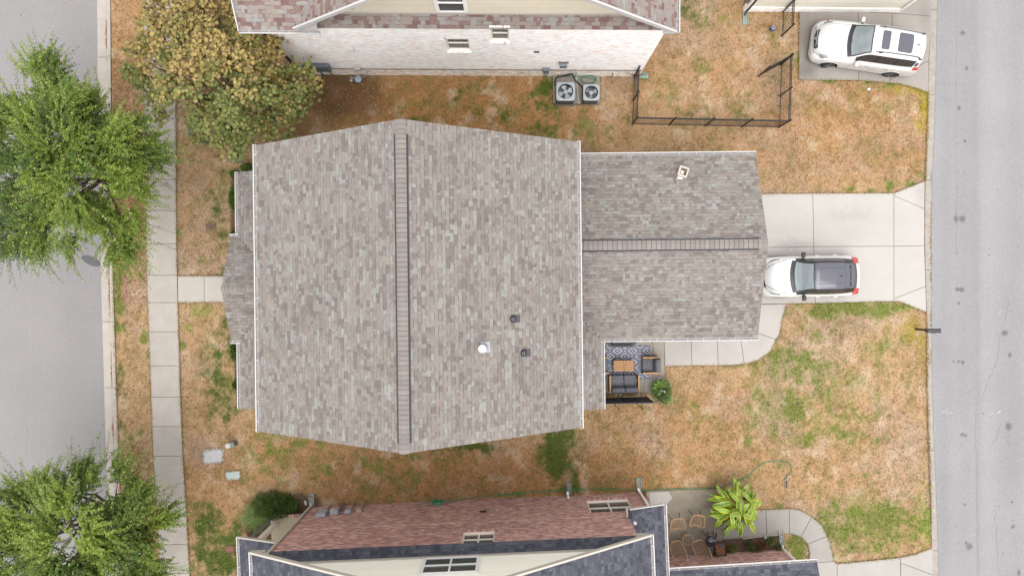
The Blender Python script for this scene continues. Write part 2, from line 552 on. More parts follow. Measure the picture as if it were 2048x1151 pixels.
# sidewalk
SWR = [-400, 0, 237, 487, 604, 790, 911, 980, 1087, 1151, 1500]
SWL = [284, 287.5, 289.5, 293, 296, 303, 307, 312, 318, 322, 342]
SWX = [346, 350, 352, 353.5, 356, 361, 366, 371, 376.5, 380, 398]
sj = [-320, -240, -130, -72, -12, 52, 115, 176, 237, 295, 359, 421, 487, 550, 604.5, 663, 731, 793.5, 852, 911, 1003, 1087, 1145, 1205, 1265, 1400]
sw = [[(il(a, SWR, SWL), a), (il(a, SWR, SWX), a), (il(b, SWR, SWX), b), (il(b, SWR, SWL), b)] for a, b in zip(sj, sj[1:])]
slab_set('sidewalk', sw, CONCW)
slab_set('front_walk', [[(356, 551.5), (409, 551.5), (409, 604), (356.5, 604.5)], [(409, 551.5), (462, 551.5), (462, 604), (409, 604)], [(462, 551.5), (500, 551.5), (500, 604), (462, 604)]],
         M('walk_concrete', C(222, 214, 205), .88, var=.05, vscale=1.5, fine=.06, fscale=60, bump=.1))
slab_set('driveway', [
    [(1470, 388), (1625, 387), (1627, 493), (1470, 496)], [(1625, 387), (1787, 386), (1787, 492), (1627, 493)],
    [(1470, 496), (1627, 493), (1630, 606), (1470, 608)], [(1627, 493), (1787, 492), (1787, 602), (1630, 606)],
    [(1787, 386), (1811, 377), (1849, 362), (1848.5, 418), (1787, 391)], [(1787, 391), (1848.5, 418), (1848, 491), (1787, 492)],
    [(1787, 492), (1848, 491), (1850.5, 572), (1787, 597)], [(1787, 597), (1850.5, 572), (1852, 624), (1800, 603), (1787, 602)]], DRIVE)
slab_set('side_path', [
    [(1510, 608.5), (1572, 607), (1563, 640), (1558, 668), (1551.5, 678), (1517, 666), (1510, 660)],
    [(1510, 660), (1517, 666), (1551.5, 678), (1540, 702), (1515, 720), (1488, 727), (1480, 672)],
    [(1480, 672), (1488, 727), (1465, 729.5), (1436, 730), (1434, 672)], [(1434, 672), (1436, 730), (1383.5, 730.5), (1382, 672)], [(1382, 672), (1383.5, 730.5), (1329.5, 732), (1328, 672)]],
    CONC)
slab_set('patio', [[(1150, 660), (1305, 660), (1305, 785), (1150, 786)], [(1305, 660), (1328, 660), (1329.5, 784.5), (1305, 785)]], PATIOC, gap=.008)
slab_set('neighbour_driveway', [
    [(1598, 22), (1716, 25), (1717, 161), (1597.5, 160)], [(1716, 25), (1784, 27), (1779, 166), (1717, 161)],
    [(1784, 27), (1861, 33), (1857, 122), (1779.2, 160)], [(1779.2, 160), (1857, 122), (1856, 186), (1830, 176), (1800, 168), (1779, 166)],
    [(1716, -60), (1785, -60), (1784, 27), (1716, 25)], [(1785, -60), (1863, -60), (1861, 33), (1784, 27)]], DRIVE2)
slab_set('garden_path', [
    [(1446, 1021), (1531, 1018), (1533, 1069), (1447, 1077)], [(1531, 1018), (1578, 1016), (1578, 1066), (1533, 1069)],
    [(1578, 1016), (1600, 1019), (1623, 1032), (1601, 1072.5), (1590, 1068), (1578, 1066)],
    [(1623, 1032), (1643, 1049), (1654, 1071), (1615, 1086.5), (1609, 1079), (1601, 1072.5)],
    [(1654, 1071), (1662, 1096), (1667, 1121), (1617, 1125), (1619, 1105), (1615, 1086.5)]], M('path_concrete', C(192, 187, 180), .9, var=.07, vscale=1.5, fine=.08, fscale=60, objvar=.03))
slab_set('neighbour_drive', [
    [(1600, 1126.5), (1617, 1125), (1667, 1121), (1673.5, 1126), (1674, 1240), (1600, 1240)], [(1673.5, 1126), (1740, 1120), (1800, 1113.5), (1801, 1240), (1674, 1240)],
    [(1800, 1113.5), (1830, 1107), (1865, 1094), (1865, 1148), (1800.5, 1124)], [(1800.5, 1124), (1865, 1148), (1867, 1240), (1801, 1240)]], M('plain_concrete', C(204, 200, 194), .9, var=.06, vscale=1.2, fine=.06, fscale=60, objvar=.02))
slab_set('neighbour_patio', [[(1290, 981), (1340, 979), (1446, 976), (1447, 1077), (1449, 1078), (1449, 1150), (1290, 1150)]], PATIO2)
m = MB(); m.prism(ccw(W2([(1298, 984), (1337, 981), (1344, 995), (1330, 1010), (1312, 1013), (1300, 1012)])), .03, .045)
tag(m.build('pale_concrete_patch', CONC), kind='structure')

# ------------------------------------------------------------------ flower beds (mulch)
MULCH = M('mulch', C(122, 96, 80), .95, var=.35, vscale=14, fine=.35, fscale=60, bump=.8, bscale=40)
BEDS = [[(462, 345), (482, 345), (482, 474), (462, 474)], [(466, 682), (484, 682), (486, 815), (474, 815)],
        [(1449, 1078), (1560, 1070), (1562, 1100), (1449, 1110)], [(488, 1048), (510, 1000), (600, 985), (640, 995), (640, 1020), (600, 1056), (545, 1080), (500, 1080)],
        [(1150, 670), (1202, 670), (1202, 700), (1150, 700)]]
m = MB()
for b in BEDS[:4]:
    m.prism(ccw(W2(b)), -.02, .02)
tag(m.build('mulch_bed', MULCH), kind='structure')
for b in BEDS: HARD.append([tuple(q) for q in W2(b)])

# ------------------------------------------------------------------ lawn colour field
# (column, row, rx, ry, strength) of greener turf; kind g green, d deep green, l light, y yellow
TURF = [(1715, 618, 105, 18, 1.2, 'g'), (1800, 618, 60, 16, .6, 'l'), (1610, 640, 20, 30, .5, 'g'), (1560, 618, 12, 20, .6, 'g'), (1822, 650, 36, 45, .55, 'y'), (1850, 690, 12, 45, .5, 'y'),
        (1600, 735, 85, 50, .72, 'g'), (1660, 765, 70, 70, .46, 'g'), (1580, 825, 75, 50, .70, 'g'), (1530, 800, 60, 70, .50, 'g'), (1615, 868, 120, 24, .74, 'g'), (1510, 880, 60, 20, .5, 'g'), (1560, 690, 40, 40, .35, 'g'), (1500, 730, 45, 14, .4, 'g'),
        (1690, 820, 80, 60, .38, 'g'), (1770, 700, 80, 70, .34, 'g'), (1640, 660, 70, 30, .36, 'g'), (1760, 880, 60, 25, .3, 'g'),
        (1740, 1045, 120, 62, .85, 'g'), (1655, 1040, 40, 55, .85, 'g'), (1690, 1000, 12, 30, .5, 'g'), (1850, 1040, 18, 60, .9, 'l'), (1650, 1115, 20, 14, .9, 'l'), (1850, 950, 12, 40, .4, 'y'),
        (1114, 897, 31, 28, 1.5, 'd'), (1120, 928, 28, 24, 1.3, 'd'), (1124, 950, 26, 24, 1.0, 'd'), (1145, 955, 12, 28, .9, 'd'), (1110, 955, 12, 30, .8, 'd'), (1130, 985, 25, 14, .7, 'd'),
        (945, 893, 45, 11, 1.3, 'd'), (890, 903, 40, 9, .7, 'd'), (830, 915, 60, 10, .5, 'g'), (600, 890, 110, 26, .42, 'g'), (720, 920, 110, 25, .45, 'g'), (650, 950, 60, 25, .4, 'g'),
        (850, 955, 50, 25, .38, 'g'), (540, 900, 50, 60, .4, 'g'), (760, 990, 60, 20, .4, 'g'), (1020, 990, 60, 10, .5, 'g'), (950, 930, 60, 20, .25, 'g'),
        (450, 1110, 55, 48, 1.1, 'd'), (410, 1060, 30, 45, .8, 'd'), (475, 1060, 18, 40, 1.0, 'd'), (395, 1140, 30, 25, .5, 'd'),
        (468, 1000, 30, 14, .2, 'g'), (440, 760, 34, 90, .62, 'd'), (460, 670, 20, 60, .7, 'd'), (455, 820, 28, 25, .6, 'd'), (420, 700, 30, 60, .35, 'g'), (405, 622, 36, 22, .55, 'l'), (372, 655, 14, 8, .6, 'l'),
        (363, 685, 7, 9, 1.0, 'g'), (436, 470, 20, 90, .62, 'd'), (440, 385, 20, 50, .6, 'd'), (400, 400, 40, 30, .3, 'g'), (440, 540, 22, 22, .55, 'd'), (365, 525, 10, 12, .6, 'g'), (395, 525, 20, 14, .3, 'g'), (358, 465, 6, 8, .8, 'g'),
        (238, 560, 9, 60, 1.1, 'g'), (234, 655, 14, 16, 1.1, 'g'), (238, 760, 10, 30, .7, 'd'), (245, 790, 10, 20, .55, 'd'), (240, 830, 10, 30, .45, 'd'), (242, 520, 14, 40, .7, 'g'),
        (288, 672, 9, 14, 1.1, 'g'), (296, 710, 7, 11, 1.0, 'g'), (286, 545, 6, 12, .8, 'g'), (290, 640, 7, 8, .5, 'g'), (290, 890, 10, 30, .5, 'd'), (260, 880, 20, 30, .35, 'g'), (278, 868, 7, 8, .8, 'g'),
        (1084, 175, 24, 26, 1.0, 'd'), (1095, 215, 40, 24, .65, 'd'), (1030, 220, 40, 24, .45, 'd'), (960, 190, 40, 30, .42, 'd'), (905, 200, 26, 26, .45, 'd'), (860, 235, 60, 14, .45, 'd'), (990, 235, 60, 20, .5, 'd'),
        (1070, 255, 60, 16, .5, 'd'), (800, 215, 40, 18, .3, 'g'), (1180, 265, 90, 22, .35, 'g'), (1285, 270, 80, 16, .3, 'g'), (1255, 240, 10, 14, .7, 'd'), (1405, 130, 50, 50, .28, 'g'), (1420, 230, 100, 18, .32, 'd'),
        (1330, 190, 50, 40, .22, 'g'), (1480, 190, 60, 40, .25, 'g'), (1420, 50, 70, 50, .32, 'g'), (1370, 20, 30, 40, .5, 'd'), (1595, 120, 6, 40, .7, 'g'), (1560, 80, 30, 60, .3, 'g'), (1545, 190, 10, 60, .45, 'd'),
        (1847, 215, 16, 50, .8, 'y'), (1800, 180, 40, 12, .5, 'y'), (1660, 162, 12, 6, 1.0, 'g'), (1735, 164, 8, 5, .9, 'g'), (1775, 170, 14, 6, .8, 'g'), (1590, 300, 40, 30, .2, 'g'), (1700, 320, 80, 40, .12, 'g'),
        (1700, 380, 12, 6, .7, 'g'), (1740, 382, 16, 5, .7, 'g'), (1780, 372, 8, 10, .9, 'g'), (1815, 367, 14, 6, .9, 'g'), (1845, 352, 10, 8, .9, 'g'), (1570, 380, 8, 6, .6, 'g'), (1588, 378, 6, 6, .7, 'g'),
        (1595, 1095, 24, 26, 1.2, 'g'), (1530, 1030, 16, 8, .6, 'g'), (1560, 1012, 14, 7, .7, 'g'), (1615, 945, 6, 6, .9, 'g'), (1558, 930, 4, 5, .8, 'g'), (1730, 947, 6, 6, .8, 'g'), (1755, 945, 6, 5, .8, 'g'), (1700, 950, 5, 5, .8, 'g'), (1657, 984, 5, 4, .7, 'g'), (1755, 880, 5, 5, .9, 'g'),
        (1430, 875, 60, 18, .2, 'g'), (1000, 870, 30, 12, .3, 'g'), (1390, 810, 8, 6, .8, 'g'), (1225, 975, 100, 6, .5, 'g')]
# warmth of the dead turf: orange in the narrow side yards, pinkish tan in the open
WARM = [(900, 210, 330, 75, 1.0), (1000, 960, 420, 70, .85), (1350, 870, 160, 90, .45), (1680, 250, 220, 110, .55), (1400, 150, 160, 150, .35), (420, 990, 70, 90, .5), (250, 200, 60, 250, .55), (1500, 930, 230, 60, .3), (640, 930, 180, 60, .6)]
DARKSOIL = [(690, 190, 85, 60, .75), (590, 290, 90, 40, .6), (560, 1040, 70, 40, .5)]
TC = {'g': np.array(C(136, 150, 70)), 'd': np.array(C(92, 116, 46)), 'l': np.array(C(160, 176, 84)), 'y': np.array(C(194, 174, 66))}
def lawn_field(px, py, blade=False):
    x, y = px / 45.2, py / 45.2
    wx = (fbm(x, y, 1.1, 11) - .5) * 46
    wy = (fbm(x, y, 1.1, 23) - .5) * 46
    qx, qy = px + wx, py + wy
    warm = np.zeros_like(px)
    for cx, cy, rx, ry, k in WARM:
        warm = np.maximum(warm, k * np.exp(-(((px - cx) / rx) ** 4 + ((py - cy) / ry) ** 4) * .7))
    tan, org, pink, pale = (np.array(C(211, 175, 134)), np.array(C(197, 145, 93)), np.array(C(200, 171, 147)), np.array(C(227, 199, 168)))
    n1, n2, n3 = fbm(x, y, .55, 3), fbm(x, y, 1.7, 5), fbm(x, y, 4.5, 9, 3)
    w = np.clip(warm + (n1 - .5) * .7, 0, 1)[..., None]
    base = tan * (1 - w) + org * w
    pk = np.clip((n1 - .47) * 4 * (1 - warm * .8), 0, .8)[..., None]
    base = base * (1 - pk) + pink * pk
    pl = np.clip((n2 - .60) * 5, 0, .7)[..., None]
    base = base * (1 - pl) + pale * pl
    dk = np.clip((.46 - n3 * .6 - n2 * .4 + .03 * warm) * 4.0, 0, .5)[..., None]
    base = base * (1 - dk) + np.array(C(158, 126, 78)) * dk
    n4 = fbm(x, y, 2.6, 41, 4)
    n5 = fbm(x, y, 9.0, 47, 2)
    # scattered tufts everywhere
    base = base * 1.06
    gg = np.clip((n4 * .75 + n5 * .25 - .49) * 3.2, 0, .55) * np.clip((fbm(x, y, .35, 91) - .36 + .10 * warm) * 4, .08, 1)
    out = base * (1 - gg[..., None]) + np.array(C(146, 138, 78)) * gg[..., None]
    acc = {k: np.zeros_like(px) for k in TC}
    for cx, cy, rx, ry, k, t in TURF:
        wf = min(1.0, min(rx, ry) / 26.0)
        d = ((px + wx * wf - cx) / rx) ** 2 + ((py + wy * wf - cy) / ry) ** 2
        acc[t] = np.maximum(acc[t], k * np.exp(-d * .85))
    for t in ('y', 'l', 'g', 'd'):
        a = np.clip((acc[t] * 1.25 + (n4 - .5) * 1.6 + (n5 - .5) * .8 - .22) * 1.25, 0, 1) * np.clip(acc[t] * 3.0, 0, 1) * .90
        out = out * (1 - a[..., None]) + TC[t] * a[..., None]
    for cx, cy, rx, ry, k in DARKSOIL:
        d = ((qx - cx) / rx) ** 2 + ((qy - cy) / ry) ** 2
        a = (k * np.exp(-d * d))[..., None]
        out = out * (1 - a) + np.array(C(122, 88, 64)) * a
    # bare dirt below the downspout
    d = ((px - 1135) / 10) ** 2 + ((py - 955) / 16) ** 2
    a = (np.exp(-d * 1.2) * .9)[..., None]
    out = out * (1 - a) + np.array(C(206, 168, 134)) * a
    return out

LAWNM = M('lawn_turf', attr=True, rough=.95, spec=.1, var=.10, vscale=16, fine=.28, fscale=30, bump=.5, bscale=34)
nu, nv = 620, 560
vv = np.linspace(-22, 22, nv)
rowpx = 575.5 - vv * F / H
xl = (np.interp(rowpx, ROW, KERB_R) - .5 - 1024) * H / F
xr = (np.interp(rowpx, RROW, GUT_L) + .5 - 1024) * H / F
uu = np.linspace(0, 1, nu)
X = xl[:, None] + (xr - xl)[:, None] * uu[None]
Y = np.repeat(vv[:, None], nu, 1)
PX, PY = X * F / H + 1024, 575.5 - Y * F / H
Z = (fbm(X, Y, .8, 71) - .5) * .03 + (fbm(X, Y, 5, 75, 2) - .5) * .03 - .02
colr = lawn_field(PX, PY)
idx = np.arange(nu * nv).reshape(nv, nu)
quads = np.stack([idx[:-1, :-1], idx[:-1, 1:], idx[1:, 1:], idx[1:, :-1]], -1).reshape(-1, 4)
tag(npmesh('lawn', np.stack([X, Y, Z], -1).reshape(-1, 3), quads, LAWNM, cols=colr.reshape(-1, 3), smooth=True), kind='structure')

def grass_points(n, seed):
    r = np.random.default_rng(seed)
    y = r.uniform(-13.6, 13.6, n)
    rp = 575.5 - y * F / H
    a = (np.interp(rp, ROW, KERB_R) + 2 - 1024) * H / F
    b = (np.interp(rp, RROW, GUT_L) + 3 - 1024) * H / F
    x = a + (b - a) * r.random(n)
    ok = np.ones(n, dtype=bool)
    for p in HARD:
        pa = np.array([tuple(q) for q in inset(ccw([tuple(q) for q in p]), .035)])
        bb = (x > pa[:, 0].min()) & (x < pa[:, 0].max()) & (y > pa[:, 1].min()) & (y < pa[:, 1].max()) & ok
        i = np.where(bb)[0]
        if len(i):
            ok[i[in_poly(x[i], y[i], pa)]] = False
    return x[ok], y[ok], r
FOOT = []           # house footprints, filled by the houses
def build_grass():
    x, y, r = grass_points(330000, 5)
    for p in FOOT:
        k = ~in_poly(x, y, p)
        x, y = x[k], y[k]
    n = len(x)
    px, py = x * F / H + 1024, 575.5 - y * F / H
    c = lawn_field(px, py)
    green = np.clip((c[:, 1] - c[:, 0]) / (c[:, 1] + 1e-4) * 4 + .6, 0, 1)
    br = r.normal(1.0, .26, n).clip(.45, 1.8)
    c = c * br[:, None] * (1 + r.normal(0, .06, (n, 3)))
    mixg = r.random(n) < .045
    c[mixg] = np.array(C(128, 134, 66)) * r.uniform(.7, 1.3, (mixg.sum(), 1))
    mixs = (r.random(n) < .10) & (green < .75)
    c[mixs] = np.array(C(240, 216, 180)) * r.uniform(.8, 1.1, (mixs.sum(), 1))
    ang = r.uniform(0, 2 * np.pi, n)
    L = r.uniform(.03, .075, n) * (1 + .35 * green)
    w = r.uniform(.008, .022, n)
    ht = r.uniform(.008, .04, n) * (1 + .5 * green)
    dx, dy = np.cos(ang), np.sin(ang)
    z0 = np.full(n, -.015)
    A = np.stack([x - dy * w, y + dx * w, z0], -1)
    B = np.stack([x + dy * w, y - dx * w, z0], -1)
    T = np.stack([x + dx * L, y + dy * L, ht + .006], -1)
    V = np.stack([A, B, T], 1).reshape(-1, 3)
    Fa = np.arange(3 * n).reshape(-1, 3)
    cc = np.repeat(np.clip(c, .01, .8), 3, 0)
    tag(npmesh('grass', V, Fa, M('grass_blade', attr=True, rough=.8, spec=.2), cols=cc), 'short half dead grass covering the yards', 'grass', kind='stuff')
def build_edge_grass():
    """turf creeping over the slab edges"""
    r = np.random.default_rng(57)
    X_, Y_ = [], []
    for p in HARD:
        p = ccw([tuple(q) for q in p])
        for a, b in zip(p, p[1:] + p[:1]):
            a, b = np.array(a), np.array(b)
            L = np.linalg.norm(b - a)
            if L < .05: continue
            n = int(L * 130)
            t = r.random(n)
            d = (b - a) / L
            o = np.array([d[1], -d[0]])
            c = a + (b - a) * t[:, None]
            w = fbm(c[:, 0], c[:, 1], 2.2, 61, 3)
            test = c + o * .10
            off = r.uniform(-.07, .03, n) * np.clip((w - .25) * 2.4, .1, 1)
            q = c + o * off[:, None]
            ok = np.ones(n, bool)
            for h in HARD:
                if ok.any(): ok &= ~in_poly(test[:, 0], test[:, 1], h)
            for h in FOOT: ok &= ~in_poly(test[:, 0], test[:, 1], h)
            X_.append(q[ok, 0]); Y_.append(q[ok, 1])
    x, y = np.concatenate(X_), np.concatenate(Y_)
    px, py = x * F / H + 1024, 575.5 - y * F / H
    k = (px > 225) & (px < 1862) & (py > -40) & (py < 1190)
    x, y, px, py = x[k], y[k], px[k], py[k]
    n = len(x)
    c = lawn_field(px, py) * r.normal(.92, .25, (n, 1)).clip(.4, 1.6)
    gsel = r.random(n) < .22
    c[gsel] = np.array(C(136, 146, 70)) * r.uniform(.7, 1.2, (gsel.sum(), 1))
    ang = r.uniform(0, 6.283, n); L = r.uniform(.035, .085, n); w = r.uniform(.008, .02, n)
    dx, dy = np.cos(ang), np.sin(ang)
    V = np.stack([np.stack([x - dy * w, y + dx * w, np.full(n, .012)], -1), np.stack([x + dy * w, y - dx * w, np.full(n, .012)], -1), np.stack([x + dx * L, y + dy * L, r.uniform(.038, .07, n)], -1)], 1).reshape(-1, 3)
    tag(npmesh('edge_grass', V, np.arange(3 * n).reshape(-1, 3), M('grass_blade', attr=True, rough=.8, spec=.2), cols=np.repeat(c.clip(.01, .8), 3, 0)), 'ragged grass creeping over the edges of walks and driveways', 'grass', kind='stuff')
def build_leaf_litter():
    r = np.random.default_rng(31)
    n = 5200
    rp = np.concatenate([r.uniform(40, 230, 1900), r.uniform(560, 930, 2300), r.uniform(470, 560, 400), r.uniform(930, 1151, 600)])
    lit = 4200
    t = (np.abs(r.normal(0, .16, n))).clip(0, 1)
    clump = fbm(rp / 12.0, rp * 0, .35, 81)
    keep = clump > .40
    px = np.interp(rp, ROW, PAN_R) - t * 12 * (clump * 1.6) + .2
    z = np.full(n, -.084)
    vp = np.concatenate([r.uniform(120, 600, lit // 2), r.uniform(880, 1200, lit - lit // 2)])
    vx = np.interp(vp, ROW, KERB_R) + 3 + r.random(lit) * 60
    ns = 80
    rx_ = np.concatenate([r.uniform(0, 190, ns // 2), r.uniform(1885, 2048, ns - ns // 2)]); ry_ = r.uniform(0, 1151, ns); rz_ = np.where(rx_ < 1000, -.106, -.012)
    gpx = np.concatenate([px[keep], vx, rx_]); gpy = np.concatenate([rp[keep], vp, ry_]); z = np.concatenate([z[keep], np.full(lit, .03), rz_])
    onw = (gpx > np.interp(gpy, SWR, SWL)) & (gpx < 600)
    z = np.where(onw & (z > 0), .045, z)
    sel = ~(onw & (r.random(len(gpx)) < .8))
    gpx, gpy, z = gpx[sel], gpy[sel], z[sel]
    x, y = (gpx - 1024) * H / F, (575.5 - gpy) * H / F
    n = len(x)
    ang = r.uniform(0, 6.28, n); s = r.uniform(.012, .028, n)
    z = z + r.uniform(-.008, .009, n)
    V = []
    for k, (a, b) in enumerate(((1.6, 0), (0, .8), (-1.6, 0), (0, -.8))):
        V.append(np.stack([x + s * (a * np.cos(ang) - b * np.sin(ang)), y + s * (a * np.sin(ang) + b * np.cos(ang)), z + r.uniform(-.006, .01, n)], -1))
    V = np.stack(V, 1).reshape(-1, 3)
    cc = np.array(C(190, 128, 104))[None] * r.uniform(.55, 1.25, (n, 1)) * (1 + r.normal(0, .08, (n, 3)))
    tag(npmesh('leaf_litter', V, np.arange(4 * n).reshape(-1, 4), VC, cols=np.repeat(cc, 4, 0).clip(.01, .8)), 'reddish fallen leaves along the street gutter and verge', 'fallen leaves', kind='stuff')
# ================================================================== HOUSE TOOLS
KS = 2.2
PAL_MAIN = [(C(176, 168, 162, KS), .34), (C(169, 161, 155, KS), .22), (C(155, 145, 140, KS), .12), (C(162, 152, 147, KS), .08), (C(183, 183, 177, KS), .13), (C(181, 172, 163, KS), .11)]
PAL_RED = [(C(184, 172, 166, KS), .36), (C(168, 141, 136, KS), .22), (C(189, 185, 182, KS), .22), (C(186, 173, 163, KS), .16), (C(154, 124, 120, KS), .08)]
PAL_BLUE = [(C(112, 114, 126, KS), .34), (C(104, 106, 118, KS), .28), (C(122, 125, 137, KS), .24), (C(94, 96, 107, KS), .14)]
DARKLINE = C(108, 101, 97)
TABW = [.09, .11, .14, .17, .20, .25]
_tabmesh = {}
def hit(px, py, O, N):
    """where the ray of a photo pixel meets the plane (O, N)"""
    d = Vector(((px - 1024) / F, (575.5 - py) / F, -1))
    o = Vector((0, 0, H))
    t = (Vector(O) - o).dot(N) / d.dot(N)
    return o + d * t

def roof_plane(parent, name, O, U, Vd, poly, pal, mat_deck, thick=.12, expo=.143, seed=1, pick=0, line=DARKLINE, persist=.16):
    """deck slab + shingle courses on the plane O + u U + v Vd; poly in (u, v). pick: that many single shingles (highest ones)"""
    U, Vd, O = Vector(U).normalized(), Vector(Vd).normalized(), Vector(O)
    N = U.cross(Vd)
    if N.z < 0: N = -N
    ring = [O + U * u + Vd * v for u, v in poly]
    deck = MB().extrude_poly(ring, -N * thick).build(name, mat_deck, parent)
    r = random.Random(seed)
    u_, v_, n_ = np.array(U), np.array(Vd), np.array(N)
    o_ = np.array(O)
    vmax = max(p[1] for p in poly)
    rows = int(math.ceil(vmax / expo))
    tabs = []
    ci_all = [c for c, w in pal]
    ws = [w for c, w in pal]
    for k in range(rows):
        v0 = k * expo
        vm = min(v0 + expo * .5, vmax - 1e-3)
        xs = []
        for i in range(len(poly)):
            (x1, y1), (x2, y2) = poly[i], poly[(i + 1) % len(poly)]
            if (y1 > vm) != (y2 > vm): xs.append(x1 + (x2 - x1) * (vm - y1) / (y2 - y1))
        xs.sort()
        for a, b in zip(xs[::2], xs[1::2]):
            x = a - r.random() * .2
            ci = r.choices(range(len(pal)), ws)[0]
            thickrow = r.random() < .5
            while x < b:
                w = r.choice(TABW)
                if r.random() > persist: ci = r.choices(range(len(pal)), ws)[0]
                x0, x1 = max(x, a), min(x + w, b)
                if x1 - x0 > .02:
                    tabs.append((x0, x1, v0, min(v0 + expo + .012, vmax), .011 if thickrow else .006, ci, abs(x1 - x0 - w) < 1e-6, w))
                x += w
                thickrow = not thickrow if r.random() < .85 else thickrow
    chosen = set()
    if pick:
        order = sorted([i for i, t in enumerate(tabs) if t[6] and t[3] - t[2] > expo], key=lambda i: -(O.z + Vd.z * tabs[i][2]) * 1000 - tabs[i][7])
        chosen = set(order[:pick])
    cs, cc = [], []
    def corners(x0, x1, va, vb, t):
        return [(x0, va, t), (x1, va, t), (x1, vb, .004), (x0, vb, .004), (x0, va, -.002), (x1, va, -.002), (x1, vb, -.004), (x0, vb, -.004)]
    R3 = Matrix((U, Vd, N)).transposed()
    for i, (x0, x1, va, vb, t, ci, full, w) in enumerate(tabs):
        c = np.array(ci_all[ci])
        if i in chosen:
            key = (name[:4], w, t, ci, round(expo, 3), str(pal[0][0]))
            me = _tabmesh.get(key)
            if me is None:
                me = bpy.data.meshes.new('shingle')
                lo = corners(0, w - .003, 0, expo + .012, t)
                me.from_pydata(lo, [], [tuple(f) for f in BOXF.tolist()])
                at = me.color_attributes.new('Col', 'FLOAT_COLOR', 'POINT')
                at.data.foreach_set('color', np.array([(*c, 1)] * 8, dtype=np.float32).ravel())
                me.materials.append(SHINGM)
                _tabmesh[key] = me
            o = bpy.data.objects.new('shingle', me)
            col.objects.link(o)
            o.parent = deck
            o.matrix_basis = Matrix.Translation(O + U * x0 + Vd * va - off_of(deck)) @ R3.to_4x4()
        else:
            cs.append(corners(x0, x1 - .003, va, vb, t))
            cc.append(c * r.uniform(.93, 1.06))
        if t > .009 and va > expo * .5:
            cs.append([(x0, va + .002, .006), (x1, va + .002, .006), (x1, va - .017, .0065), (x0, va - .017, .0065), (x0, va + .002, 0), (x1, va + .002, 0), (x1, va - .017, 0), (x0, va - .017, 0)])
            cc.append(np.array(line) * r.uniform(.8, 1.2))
    A = np.array(cs, dtype=np.float32)
    Wd = o_ + A[..., 0:1] * u_ + A[..., 1:2] * v_ + A[..., 2:3] * n_
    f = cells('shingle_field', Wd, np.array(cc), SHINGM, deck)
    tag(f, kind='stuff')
    return deck

GPROF = [(0, 0), (0, -.11), (.085, -.11), (.12, -.035), (.125, .008), (.090, .008), (.090, -.004), (.109, -.006), (.109, -.035), (.078, -.10), (.012, -.10), (.012, 0)]
GUTTERM = M('gutter_white', C(246, 243, 241), .4, var=.04, vscale=5)
def gutter(parent, a, b, out, spacing=.75, ends=True, scale=1.0):
    a, b, out = Vector(a), Vector(b), Vector(out).normalized()
    d = (b - a)
    n = len(GPROF)
    m = MB()
    ring = [a + out * o * scale + Vector((0, 0, z * scale)) for o, z in GPROF]
    m.add(ring + [p + d for p in ring], [(i, n + i, n + (i + 1) % n, (i + 1) % n) for i in range(n)])
    if ends:
        for q in (a, b):
            m.box(q + out * .06 * scale + Vector((0, 0, -.05 * scale)), (.01, .12 * scale, .115 * scale), Matrix((d.normalized(), out, Vector((0, 0, 1)))).transposed())
    g = m.build('gutter', GUTTERM, parent)
    k0 = out * .052 * scale + Vector((0, 0, -.055 * scale))
    MB().bar(a + k0, b + k0, .078 * scale, .02).build('dirt_shade_strip', M('gutter_dirt_shade', C(184, 181, 180, 2.0), .95, var=.25, vscale=7), g)  # grey trough bed: dirt, with the trough's shade put into its colour
    k = max(1, int(d.length / spacing))
    hm = None
    for i in range(k):
        p = a + d * ((i + .5) / k)
        o = MB()
        o.bar(p + Vector((0, 0, .003)), p + out * .115 * scale + Vector((0, 0, .009)), .02, .006)
        o.build('hanger', GUTTERM, g)
    return g

